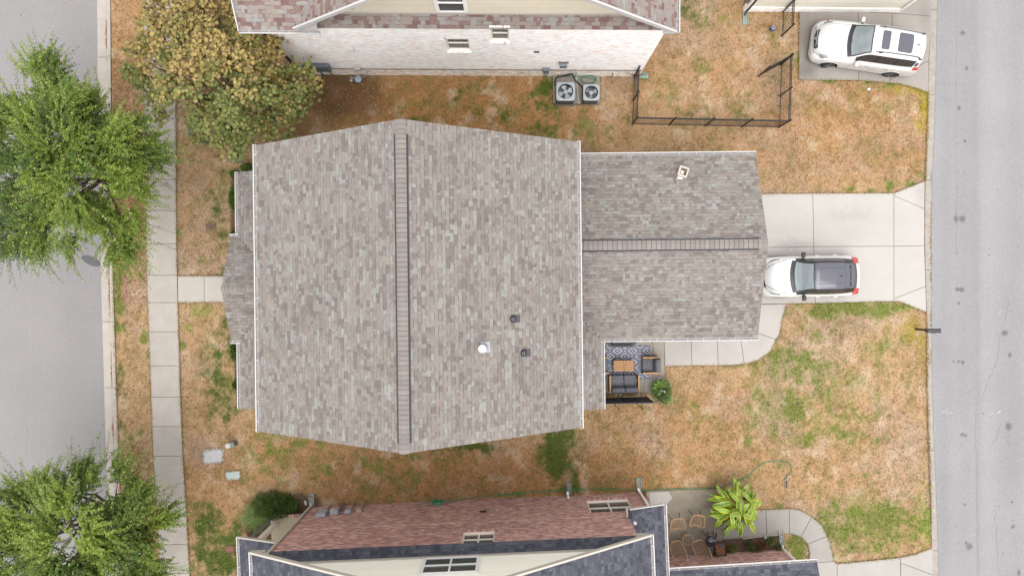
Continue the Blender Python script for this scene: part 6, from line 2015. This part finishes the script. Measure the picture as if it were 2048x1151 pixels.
# ---- splash blocks and downspouts
SPL = M('splash_green', C(176, 192, 184), .7, var=.12, vscale=8)
def splash(px, py, ang, label, L=.72, w0=.2, w1=.30, mat=SPL):
    t = thing('splash_block', label, 'splash block', V3(P(px, py), .0), ang, local=True, group='splash blocks under the downspouts')
    m = MB()
    vs = [(-w0 / 2, 0, .03), (w0 / 2, 0, .03), (w1 / 2, L, .02), (-w1 / 2, L, .02)]
    m.add(vs, [(0, 1, 2, 3)]); m.build('tray', mat, t)
    for sg in (-1, 1):
        MB().bar((sg * w0 / 2, 0, .04), (sg * w1 / 2, L, .03), .025, .07).build('side', mat, t)
    MB().bar((-w0 / 2, 0, .045), (w0 / 2, 0, .045), .03, .07).build('back', mat, t)
    MB().box((0, L * .5, .03), (.05, L * .7, .012)).build('dirt', M('splash_dirt', C(196, 176, 150), .9, var=.3, vscale=20), t)
splash(624.5, 1010, R(5), 'pale green splash block at the left corner of the brown brick house', .52, .17, .26)
splash(1139, 987, R(4), 'grey splash block in the dark green patch by the brown brick wall', .5, .14, .22, M('splash_grey', C(160, 164, 162), .7, var=.15, vscale=9))
splash(1277.5, 976, R(0), 'pale splash block at the right end of the brown brick wall', .46, .15, .24)
splash(1490, 26, R(182), 'pale green splash block under the top right garage downspout', .52, .17, .26)
splash(1279, 151, R(-92), 'mint green splash block beside the fence and white brick corner', .38, .22, .26, M('splash_mint', C(158, 204, 188), .6, var=.1, vscale=9))
splash(1563, 1086, R(5), 'pale splash block at the corner of the bottom right flower bed', .62, .16, .2)
downpipe('downspout', 'cream downspout down the left corner of the brown brick house', [L3(-.03, -.06, 5.7), L3(-.03, -.06, .12), L3(-.03, -.2, .06)], wdt=.10, mat=TRIM)
downpipe('downspout', 'short white downspout at the wall foot beside the grey splash block', [L3(11.33, -.05, .5), L3(11.33, -.06, .12), L3(11.33, -.2, .06)], wdt=.09)
downpipe('downspout', 'white downspout at the right end of the brown brick wall', [L3(14.5, -.07, 2.9), L3(14.5, -.07, .12), L3(14.45, -.22, .06)], wdt=.10)
downpipe('downspout', 'grey downspout on the porch column of the brown brick house', [L3(-1.68, .3, 2.9), L3(-1.68, .3, .12), L3(-1.62, .05, .05)], wdt=.09, mat=GALV)
downpipe('downspout', 'white downspout at the corner of the bottom right garage', [gb + Vector((.04, .06, 2.8)), gb + Vector((.04, .06, .2)), gb + Vector((.0, .2, .08))], wdt=.10)
downpipe('downspout', 'black downspout on the corner of the top right garage', [Vector((gx0 + .12, gy - .06, 2.9)), Vector((gx0 + .12, gy - .06, .15)), Vector((gx0 + .05, gy - .22, .06))], wdt=.08, mat=BLACK)

# ---- black steel fence
def fence(label, runs, h=1.36, sp=.104, posts=None, name='fence', group='black steel fences of the fenced yard'):
    t = thing(name, label, 'fence', runs[0][0], group=group)
    pick = None
    pm = bpy.data.meshes.new('picket')
    hb = (h - .16)
    vs = [(x, y, z) for z in (hb / 2, -hb / 2) for x, y in ((-.008, -.008), (.008, -.008), (.008, .008), (-.008, .008))]
    pm.from_pydata(vs, [], [tuple(f) for f in BOXF.tolist()]); pm.materials.append(BLACK)
    seen = []
    for a, b, npost in runs:
        a, b = Vector(a), Vector(b)
        d = b - a; L = d.length
        for z in (.12, h - .22, h - .06):
            MB().bar(a + Vector((0, 0, z)), b + Vector((0, 0, z)), .03, .035).build('rail', BLACK, t)
        for k in range(npost):
            p = a + d * (k / (npost - 1) if npost > 1 else .5)
            if any((p - q).length < .1 for q in seen): continue
            seen.append(p)
            q = MB().box(p + Vector((0, 0, h / 2 + .02)), (.055, .055, h + .06)).build('post', BLACK, t)
            MB().box(p + Vector((0, 0, h + .065)), (.07, .07, .03), taper=.4).build('post_cap', BLACK, q)
        n = int(L / sp)
        for k in range(1, n):
            p = a + d * (k / n)
            o = bpy.data.objects.new('picket', pm); col.objects.link(o); o.parent = t
            o.location = p + Vector((0, 0, .12 + hb / 2 - .04)) - off_of(t)
    return t
fence('black picket fence enclosing three sides of the dry yard beside the white house', [(P(1268, 153), P(1264, 249), 3), (P(1264, 249), P(1557, 255), 5), (P(1557, 255), P(1561, 130), 3)])
fence('open black gate swung inward at the top of the fenced yard', [(P(1560, 129), P(1517, 153), 2)], name='gate')
fence('short black fence panel against the top right garage', [(P(1563, 72), P(1565.5, 24), 2)], sp=.125)

# ---- mailbox
mb = thing('mailbox', 'black mailbox on a post at the edge of the right lane', 'mailbox', P(1832, 657.5))
mp = P(1832, 657.5)
MB().bar(V3(mp, 0), V3(mp, 1.0), .09, .09).build('post', BLACK, mb, bevel=.01)
MB().box(V3(mp + Vector((.1, 0, 0)), .955), (.5, .12, .03)).build('arm', BLACK, mb)
rg_ = []
L_ = .56
for k in range(9):
    a = math.pi * k / 8
    rg_.append((math.cos(a) * .09, math.sin(a) * .085 + .12))
rg_ = [(.09, 0)] + rg_ + [(-.09, 0)]
x0 = mp.x - .17
ring = [Vector((x0, mp.y - .01 + a, .97 + b)) for a, b in rg_]
MB().extrude_poly(ring, (L_, -.005, 0)).build('box', M('mailbox_black', (.035, .034, .038), .4, spec=.5), mb)
MB().box((x0 + L_ + .006, mp.y - .015, 1.06), (.012, .19, .2)).build('door', M('mailbox_black'), mb, bevel=.004)
MB().box((x0 + .3, mp.y - .115, 1.08), (.16, .012, .05)).build('flag', BLACK, mb)

# ---- utility covers and boxes in the front yard
def cover(name, label, cat, poly, z, mat, rim=None):
    t = thing(name, label, cat, V3(P(*poly[0]), 0))
    m = MB(); m.prism(ccw(W2(poly)), -.02, z); m.build('lid', mat, t, bevel=.006)
    if rim:
        m = MB(); p = ccw(W2(poly)); q = inset(p, -.035)
        n = len(p)
        m.add([(a.x, a.y, z - .004) for a in p] + [(a.x, a.y, z - .008) for a in q], [(i, n + i, n + (i + 1) % n, (i + 1) % n) for i in range(n)])
        m.build('collar', rim, t)
    HARD.append([tuple(q) for q in W2(poly)])
    return t
rr_ = [(405.5, 903), (409, 899), (440, 896.5), (446, 900), (447, 919), (444, 923.5), (411, 926.5), (407, 923)]
cover('vault_lid', 'large light grey rounded vault lid in the lower front lawn', 'utility cover', rr_, .025, M('vault_grey', C(220, 221, 222), .8, var=.12, vscale=9), M('vault_rim', C(226, 224, 222), .8))
cover('valve_box', 'pale blue green rectangular cover below the grey vault lid', 'utility cover', [(450, 941), (481, 940), (482, 958), (451, 960)], .02, M('valve_teal', C(206, 221, 217), .7, var=.10, vscale=10))
cover('valve_box', 'purple brown brick size cover in the upper front lawn', 'utility cover', [(412, 448), (428, 448), (430, 457), (413, 457)], .03, M('valve_plum', C(132, 98, 96), .8, var=.15, vscale=20))
cover('valve_box', 'reddish brown cover in the green grass by the lower left porch', 'utility cover', [(450, 1091), (469, 1090), (470, 1103), (451, 1104)], .03, M('valve_red', C(158, 108, 92), .85, var=.2, vscale=16))
pd = thing('pedestal_box', 'small pale green pedestal box beside the grey vault lid', 'utility box', P(468, 885))
pq = P(468, 885.5); rz_ = R(14)
MB().box(V3(pq, .2), (.34, .18, .4), rz_).build('body', M('ped_green', C(128, 138, 128), .6), pd, bevel=.02)
MB().box(V3(pq, .43), (.38, .22, .06), rz_).build('lid', M('ped_lid', C(150, 162, 150), .6), pd, bevel=.02)
MB().box(V3(pq, .463) + Vector((-.09, -.022, 0)), (.2, .19, .012), rz_).build('label_plate', M('ped_white', C(236, 238, 236), .5), pd)
tf = thing('transformer_box', 'grey green transformer cabinet under the olive tree', 'utility box', P(412, 272))
q = P(412, 275)
MB().box(V3(q, .42), (.72, .55, .84)).build('cabinet', M('xf_green', C(96, 112, 104), .6), tf, bevel=.03)
MB().box(V3(q, .86), (.76, .6, .06)).build('lid', M('xf_lid', C(108, 124, 116), .6), tf, bevel=.02)
cover('meter_pit', 'flat grey rounded cover at the edge of the olive tree', 'utility cover', [(454, 317), (460, 313), (486, 314), (489, 319), (487, 324), (457, 325)], .03, M('pit_grey', C(140, 138, 134), .85, var=.15, vscale=12))
# dark oval patch in the street
m = MB(); cpt = P(179, 521)
m.prism([(cpt.x + .46 * math.cos(a) * math.cos(-.42) - .19 * math.sin(a) * math.sin(-.42), cpt.y + .46 * math.cos(a) * math.sin(-.42) + .19 * math.sin(a) * math.cos(-.42)) for a in np.linspace(0, 2 * math.pi, 29)[:-1]], -.13, -.104)
tag(m.build('oval_patch', M('patch_grey', C(112, 112, 116), .7, var=.1, vscale=20), bevel=.004), 'dark grey oval patch in the street beside the kerb', 'manhole cover')
bl = thing('garden_ball', 'blue and white ball on the dry grass near the top right garage', 'ball', P(1545, 57))
m = MB(); bc = P(1545, 57.5, .12)
prof = [(max(.001, .12 * math.cos(a)), .12 * math.sin(a)) for a in np.linspace(-math.pi / 2, math.pi / 2, 13)]
m.lathe(bc, prof, 20); m.build('ball', M('ball_blue', C(70, 96, 160), .4), bl, smooth=True)
for k in range(8):
    a = 2 * math.pi * k / 8
    MB().box(bc + Vector((math.cos(a) * .062, math.sin(a) * .062, .105)), (.055, .026, .012), a).build('white_petal', WHITE, bl, bevel=.004)
tag(MB().box(P(1738, 178.5, .03), (.15, .11, .006), .1).build('paper_sheet', WHITE), 'small white sheet of paper on the dry lawn below the white SUV', 'paper')
tag(MB().box(P(611, 1005, .05), (.10, .2, .06), .3).build('white_scrap', WHITE, bevel=.02), 'small white object lying beside the dark green shrub', 'litter')
bxl = thing('bed_border', 'pale wooden edging along the top of the bottom right flower bed', 'edging', P(1500, 1074))
for a, b in (((1485, 1076), (1510, 1072.5)), ((1510, 1072.5), (1535, 1069.8)), ((1535, 1069.8), (1556, 1068.5))):
    MB().bar(P(*a, .06), P(*b, .06), .04, .1).build('board', M('edging_wood', C(206, 194, 176), .8, var=.1), bxl)
for px, py, lab in ((1526, 1070, 'small grey garden light on the flower bed edging'), (1557, 1069, 'grey garden light at the right end of the flower bed edging')):
    q = P(px, py)
    t = thing('garden_light', lab, 'garden light', q, group='garden lights on the edging')
    MB().bar(V3(q, 0), V3(q, .25), .02, .02).build('stake', BLACK, t)
    MB().lathe(V3(q, .25), [(.05, 0), (.07, .04), (.02, .07)], 12).build('lamp_head', GALV, t, smooth=True)
sh = thing('shepherd_hook', 'thin black shepherd hook in the little round lawn by the garage', 'hook', P(1603, 1103))
q = P(1603, 1103)
MB().tube([V3(q, 0), V3(q, 1.1), V3(q + Vector((.03, .0, 0)), 1.22), V3(q + Vector((.1, .02, 0)), 1.2)], .012, 6).build('rod', BLACK, sh, smooth=True)
bk = thing('leaning_tool', 'red and black hand tool leaning at the right end of the brown brick wall', 'tool', P(1291, 990))
MB().bar(P(1289, 985, .05), P(1298, 1000, .5), .04, .03).build('handle', M('tool_red', C(190, 80, 64), .6), bk)
MB().box(P(1289.5, 984, .05), (.10, .16, .05), .6).build('head', BLACK, bk, bevel=.02)
# ================================================================== PATIO FURNITURE
def lounge(label, loc, rot, seats, group=None):
    """wood and steel lounge seat; local +y is the front"""
    sw = .57
    W_, D = sw * seats + .18, .76
    t = thing('loveseat' if seats > 1 else 'armchair', label, 'sofa' if seats > 1 else 'armchair', loc, rot, local=True, group=group)
    m = MB()
    for sx in (-1, 1):
        for sy in (-1, 1):
            MB().bar((sx * (W_ / 2 - .04), sy * (D / 2 - .04), 0), (sx * (W_ / 2 - .04), sy * (D / 2 - .04), .58), .05, .04).build('leg', BLACK, t)
        MB().bar((sx * (W_ / 2 - .04), -D / 2, .60), (sx * (W_ / 2 - .04), D / 2, .60), .075, .03).build('armrest', WOOD, t, bevel=.008)
        MB().box((sx * (W_ / 2 - .03), 0, .34), (.03, D - .1, .42)).build('side_panel', BLACK, t)
    MB().box((0, 0, .24), (W_ - .14, D - .06, .06)).build('seat_frame', BLACK, t)
    MB().box((0, -D / 2 + .03, .46), (W_ - .14, .05, .46)).build('back_frame', BLACK, t)
    for k in range(seats):
        x = (k - (seats - 1) / 2) * sw
        c = MB().box((x, .09, .35), (sw - .012, D - .22, .17)).build('seat_cushion', CUSH, t, bevel=.045, seg=3, smooth=True)
        MB().box((x, -.225, .58), (sw - .012, .22, .42), Matrix.Rotation(.25, 3, 'X')).build('back_cushion', CUSH, t, bevel=.06, seg=3, smooth=True)
        MB().lathe((x, .09, .434), [(.012, 0), (.008, .006)], 8).build('button', GREYM, c)
    return t
Z0 = .035
q = P(1247.5, 766, .4); lounge('grey cushioned loveseat with wooden arms at the south side of the rug', (q.x, q.y, Z0), R(1), 2)
q = P(1301, 729, .4); lounge('grey cushioned armchair with wooden arms right of the coffee table', (q.x, q.y, Z0), R(91), 1, 'grey patio armchairs')
q = P(1199, 729, .4); lounge('grey cushioned armchair left of the coffee table, half hidden by the roof', (q.x, q.y, Z0), R(-89), 1, 'grey patio armchairs')
q = P(1247.5, 731, .42)
ct = thing('coffee_table', 'wooden slatted coffee table on the patterned rug', 'table', (q.x, q.y, Z0), R(.6), local=True)
for sx in (-1, 1):
    for sy in (-1, 1): MB().bar((sx * .40, sy * .19, 0), (sx * .40, sy * .19, .36), .045, .045).build('leg', BLACK, ct)
MB().box((0, 0, .345), (.90, .47, .05)).build('table_frame', M('frame_taupe', C(120, 112, 108), .6), ct)
for i in range(5):
    for s_ in (-1, 1):
        MB().box((s_ * .223, -.19 + i * .095, .382), (.436, .086, .024)).build('slat', WOOD, ct, bevel=.004)
# rug with diamond print
rm_ = bpy.data.materials.new('rug_print'); rm_.use_nodes = True
T = rm_.node_tree; N, Lk = T.nodes, T.links
bs = N['Principled BSDF']; bs.inputs['Roughness'].default_value = .95; bs.inputs['Specular IOR Level'].default_value = .1
tc = N.new('ShaderNodeTexCoord')
sp_ = N.new('ShaderNodeSeparateXYZ'); Lk.new(tc.outputs['Object'], sp_.inputs[0])
def mth(op, a, b=None, c=None):
    n = N.new('ShaderNodeMath'); n.operation = op
    for i, x in enumerate((a, b, c)):
        if x is None: continue
        if isinstance(x, (int, float)): n.inputs[i].default_value = x
        else: Lk.new(x, n.inputs[i])
    return n.outputs[0]
def fold(v, per): return mth('ABSOLUTE', mth('SUBTRACT', mth('FRACT', mth('ADD', mth('DIVIDE', v, per), 10.0)), .5))
xx, yy = sp_.outputs[0], sp_.outputs[1]
ax_, ay_ = fold(xx, .66), fold(yy, .50)          # 0 .. .5
d1 = mth('ADD', ax_, ay_)                         # 0 .. 1
dd = mth('MINIMUM', d1, mth('SUBTRACT', 1.0, d1)) # 0 .. .5 in every diamond
st_ = mth('FRACT', mth('ADD', mth('MULTIPLY', dd, 4.0), .16))
nav = mth('GREATER_THAN', st_, .63)
mx = N.new('ShaderNodeMix'); mx.data_type = 'RGBA'
mx.inputs['A'].default_value = (*C(232, 234, 246), 1); mx.inputs['B'].default_value = (*C(56, 64, 104), 1)
Lk.new(nav, mx.inputs['Factor']); Lk.new(mx.outputs['Result'], bs.inputs['Base Color'])
a, b = P(1172, 691), P(1298, 756.5)
rg2 = thing('patio_rug', 'navy and white diamond patterned outdoor rug on the patio', 'rug', ((a.x + b.x) / 2, (a.y + b.y) / 2, Z0), R(.4), local=True)
w_, h_ = abs(b.x - a.x), abs(b.y - a.y)
MB().box((0, 0, .007), (w_, h_, .012)).build('weave', rm_, rg2)
NAVY = M('rug_navy', C(48, 54, 84), .95)
for s_ in (-1, 1):
    MB().box((s_ * (w_ / 2 + .008), 0, .007), (.016, h_ + .03, .013)).build('binding', NAVY, rg2)
    MB().box((0, s_ * (h_ / 2 + .008), .007), (w_, .016, .013)).build('binding', NAVY, rg2)
# grill half under the eave
q = P(1243, 686, .85)
gr = thing('grill', 'dark grill with a curved front half hidden under the garage gutter', 'grill', (q.x, q.y + .14, Z0), R(.6), local=True)
MB().box((0, .0, .40), (.78, .46, .72)).build('cabinet', BLACK, gr, bevel=.02)
rr_ = [(math.cos(a) * .24, math.sin(a) * .22) for a in np.linspace(0, math.pi, 11)]
MB().extrude_poly([Vector((-.42, y_, .80 + z_)) for y_, z_ in rr_], (.84, 0, 0)).build('hood', M('grill_hood', (.035, .036, .045), .35, spec=.5), gr, bevel=.01)
V = []
for k in range(17):
    x = -.66 + 1.32 * k / 16
    V.append((x, -.12 - .20 * (1 - (x / .66) ** 4)))
m = MB(); m.prism([(x, y) for x, y in V] + [(.66, .22), (-.66, .22)], .76, .80); m.build('shelf', M('grill_shelf', (.045, .045, .06), .5), gr, bevel=.006)
MB().tube([(-.3, -.30, .90), (.3, -.30, .90)], .012, 8).build('handle', GALV, gr, smooth=True)
# privacy screen and light poles
a, b = P(1196, 795.3), P(1293, 793)
scn = thing('privacy_screen', 'black mesh privacy screen south of the patio', 'screen', (a + b) / 2)
MESH = M('screen_mesh', (.030, .030, .034), .85)
MB().bar(V3(a, .84), V3(b, .84), .012, 1.5).build('mesh_panel', MESH, scn)
for t_ in (.02, .49, 1.0):
    p = a.lerp(b, t_); MB().bar(V3(p, 0), V3(p, 1.66), .045, .045).build('post', BLACK, scn)
MB().bar(V3(a, 1.63), V3(b, 1.63), .035, .035).bar(V3(a, .07), V3(b, .07), .03, .03).build('rail', BLACK, scn)
tops = []
for px, py, h_, lab in ((1219.5, 797.5, 2.65, 'thin black light pole behind the left half of the privacy screen'), (1263.5, 797.5, 2.55, 'thin black light pole behind the right half of the privacy screen'), (1309, 790, 2.6, 'thin black light pole beside the potted plant')):
    p = P(px, py)
    t = thing('light_pole', lab, 'pole', p, group='light poles round the patio')
    MB().tube([V3(p, 0), V3(p, h_)], .017, 8).build('pole', BLACK, t, smooth=True)
    MB().lathe(V3(p, h_), [(.02, 0), (.028, .02), (.01, .05)], 8).build('finial', WHITE if px > 1300 else BLACK, t)
    tops.append(V3(p, h_ - .03))
sl_ = thing('string_lights', 'white bulb string lights strung over the patio from the gutter to the poles', 'string lights', tops[1])
ea = [P(1222, 680, 2.92), P(1264, 679, 2.92), P(1304, 678, 2.92)]
order = [ea[0], tops[0], ea[1], tops[1], ea[2], tops[2]]
wire = MB(); bulbs = []
for a, b in zip(order, order[1:]):
    pts = [a.lerp(b, k / 10) - Vector((0, 0, .35 * 4 * (k / 10) * (1 - k / 10))) for k in range(11)]
    wire.tube(pts, .005, 4)
    bulbs += [pts[2], pts[4], pts[6], pts[8]]
wire.build('wire', BLACK, sl_)
for p in bulbs:
    o = MB().lathe(p - Vector((0, 0, .075)), [(.006, 0), (.028, .02), (.03, .035), (.014, .065), (.012, .075)], 8).build('bulb', M('bulb_glass', C(240, 238, 234), .2), sl_, smooth=True)

# ---- the neighbour's patio
RAT = M('rattan', C(232, 186, 144), .65, var=.12, vscale=20)
def rattan_chair(label, px, py, rim_h, rot, rim, seat, seat_h, legs):
    q = P(px, py, rim_h * .8)
    t = thing('rattan_chair', label, 'chair', (q.x, q.y, Z0), rot, local=True, group='rattan chairs on the neighbour patio')
    # rim: list of (x, y, z) corners, smoothed into a loop
    def loop(pts, n=5):
        out = []
        N_ = len(pts)
        pts = [Vector(p) for p in pts]
        for i in range(N_):
            p0, p1, p2, p3 = pts[i - 1], pts[i], pts[(i + 1) % N_], pts[(i + 2) % N_]
            for k in range(n):
                u = k / n
                out.append(.5 * ((2 * p1) + (p2 - p0) * u + (2 * p0 - 5 * p1 + 4 * p2 - p3) * u * u + (3 * p1 - p0 - 3 * p2 + p3) * u ** 3))
        return out
    top, bot = loop(rim), loop(seat)
    MB().tube(top, .020, 7, closed=True).build('rim', RAT, t, smooth=True)
    MB().tube(bot, .013, 6, closed=True).build('seat_ring', RAT, t, smooth=True)
    m = MB()
    for a, b in list(zip(top, bot))[::2]: m.tube([a, a.lerp(b, .5) + Vector((0, 0, -.02)), b], .0055, 4)
    for f in (.35, .7):
        m.tube([a.lerp(b, f) for a, b in zip(top, bot)], .005, 4, closed=True)
    m.build('side_weave', RAT, t, smooth=True)
    m = MB()
    ys = [p.y for p in bot]; xs_ = [p.x for p in bot]
    y = min(ys) + .03
    while y < max(ys):
        cr = []
        for a, b in zip(bot, bot[1:] + bot[:1]):
            if (a.y > y) != (b.y > y): cr.append(a.lerp(b, (y - a.y) / (b.y - a.y)))
        if len(cr) >= 2: m.tube([cr[0], cr[1]], .0062, 4)
        y += .05
    m.tube([(-.09, min(ys), seat_h - .01), (-.09, max(ys), seat_h - .01)], .008, 5).tube([(.09, min(ys), seat_h - .01), (.09, max(ys), seat_h - .01)], .008, 5)
    m.build('seat_weave', RAT, t, smooth=True)
    for x, y in legs:
        MB().tube([(x * .6, y * .6, seat_h - .02), (x, y, 0)], .012, 6).build('leg', BLACK, t, smooth=True)
    return t
D_RIM = [(-.29, -.26, .58), (-.30, .05, .66), (-.20, .27, .74), (0, .31, .76), (.20, .27, .74), (.30, .05, .66), (.29, -.26, .58), (0, -.25, .42)]
D_SEAT = [(-.20, -.22, .40), (-.19, .05, .40), (-.13, .17, .41), (0, .19, .41), (.13, .17, .41), (.19, .05, .40), (.20, -.22, .40), (0, -.23, .40)]
LEGS = [(-.27, -.26), (.27, -.26), (-.27, .28), (.27, .28)]
rattan_chair('rattan tub chair on the neighbour patio, upper left of the four', 1354, 1047, .7, R(8), D_RIM, D_SEAT, .40, LEGS)
rattan_chair('rattan tub chair on the neighbour patio, upper right of the four', 1394, 1040, .7, R(-6), D_RIM, D_SEAT, .40, LEGS)
H_RIM = [(-.32, .10, .56), (-.18, .40, .60), (.18, .40, .60), (.32, .10, .58), (.30, -.30, .95), (.12, -.52, 1.12), (-.12, -.52, 1.12), (-.30, -.30, .95)]
H_SEAT = [(-.22, .08, .36), (-.14, .27, .37), (.14, .27, .37), (.22, .08, .36), (.20, -.15, .36), (.1, -.24, .37), (-.1, -.24, .37), (-.20, -.15, .36)]
for k_, (px_, py_, an_, side_) in enumerate(((1354, 1097, R(18), 'left'), (1400, 1095, R(28), 'right'))):
    rattan_chair('high backed rattan lounge chair against the garage wall, %s one' % side_, px_, py_, .62, an_, H_RIM, H_SEAT, .36, LEGS).scale = (.92, .92, .92)
q = P(1375.5, 1078, .45)
rt = thing('round_table', 'small round rattan side table among the rattan chairs', 'table', (q.x, q.y, Z0), 0, local=True)
m = MB(); m.tube([(math.cos(a) * .235, math.sin(a) * .235, .45) for a in np.linspace(0, 2 * math.pi, 33)[:-1]], .016, 6, closed=True); m.build('rim', RAT, rt, smooth=True)
MB().lathe((0, 0, .448), [(.228, 0), (.228, .008), (.001, .009)], 28).build('glass_top', M('smoke_glass', C(172, 156, 138), .12, alpha=.55), rt)
m = MB()
for k in range(12):
    a = 2 * math.pi * k / 12; m.tube([(math.cos(a) * .22, math.sin(a) * .22, .44), (math.cos(a + .8) * .13, math.sin(a + .8) * .13, .2), (math.cos(a + 1.5) * .2, math.sin(a + 1.5) * .2, .01)], .008, 5)
m.build('base_weave', RAT, rt, smooth=True)
q = P(1421, 1081, .6)
kg = thing('portable_grill', 'black portable grill with silver handles beside the rattan chairs', 'grill', (q.x, q.y, Z0), R(-6), local=True)
MB().lathe((0, 0, .48), [(.10, 0), (.22, .06), (.255, .16), (.255, .2), (.20, .29), (.10, .33), (.01, .34)], 22).build('kettle', M('grill_black', (.014, .016, .022), .25, spec=.5, coat=.5), kg, smooth=True)
for sx in (-1, 1):
    MB().bar((sx * .16, .10, .64), (sx * .20, .40, .66), .06, .05).build('side_arm', BLACK, kg)
    for sy in (-1, 1): MB().bar((sx * .12, sy * .12, .5), (sx * .26, sy * .24, 0), .025, .025).build('leg', BLACK, kg)
MB().tube([(-.08, -.20, .74), (0, -.25, .76), (.08, -.20, .74)], .018, 6).build('handle', GALV, kg, smooth=True)
MB().tube([(-.07, .21, .74), (0, .25, .75), (.07, .21, .74)], .013, 6).build('handle', GALV, kg, smooth=True)
q = P(1440, 1096, .3)
ft = thing('fire_table', 'rusty brown square fire pit tray with dark frame by the garage wall', 'fire pit', (q.x, q.y, Z0), R(4), local=True)
MB().box((0, 0, .30), (.44, .58, .03)).build('tray', M('rust_tray', C(168, 118, 82), .8, var=.35, vscale=9), ft)
for sx in (-1, 1):
    MB().bar((sx * .235, -.30, .31), (sx * .235, .30, .31), .04, .06).build('frame_side', BLACK, ft)
    for sy in (-1, 1): MB().bar((sx * .22, sy * .28, 0), (sx * .22, sy * .28, .3), .04, .04).build('leg', BLACK, ft)
for sy in (-1, 1): MB().bar((-.21, sy * .295, .31), (.21, sy * .295, .31), .04, .058).build('frame_end', BLACK, ft)
q = P(1443, 1089.5, .36)
tag(MB().lathe((q.x, q.y, .355), [(.07, 0), (.09, .015), (.09, .03), (.07, .025)], 18).build('metal_bowl', M('bowl_grey', C(128, 132, 140), .4, metal=.4), smooth=True), 'small round grey dish on the rusty fire pit tray', 'bowl')
q = P(1425, 1106, .3)
wk = thing('wire_rack', 'black wire rack standing against the garage wall', 'rack', (q.x, q.y, Z0), R(4), local=True)
for z in (.05, .35, .62): MB().tube([(-.13, -.12, z), (.13, -.12, z), (.13, .12, z), (-.13, .12, z)], .012, 5, closed=True).build('ring_frame', BLACK, wk)
m = MB()
for k in range(5): m.bar((-.1 + k * .05, -.12, .35), (-.1 + k * .05, .12, .35), .006, .006)
m.build('shelf_wire', BLACK, wk)
for x, y in ((-.13, -.12), (.13, -.12), (.13, .12), (-.13, .12)): MB().bar((x, y, 0), (x, y, .64), .014, .014).build('upright', BLACK, wk)
build_grass()
build_edge_grass()
build_leaf_litter()
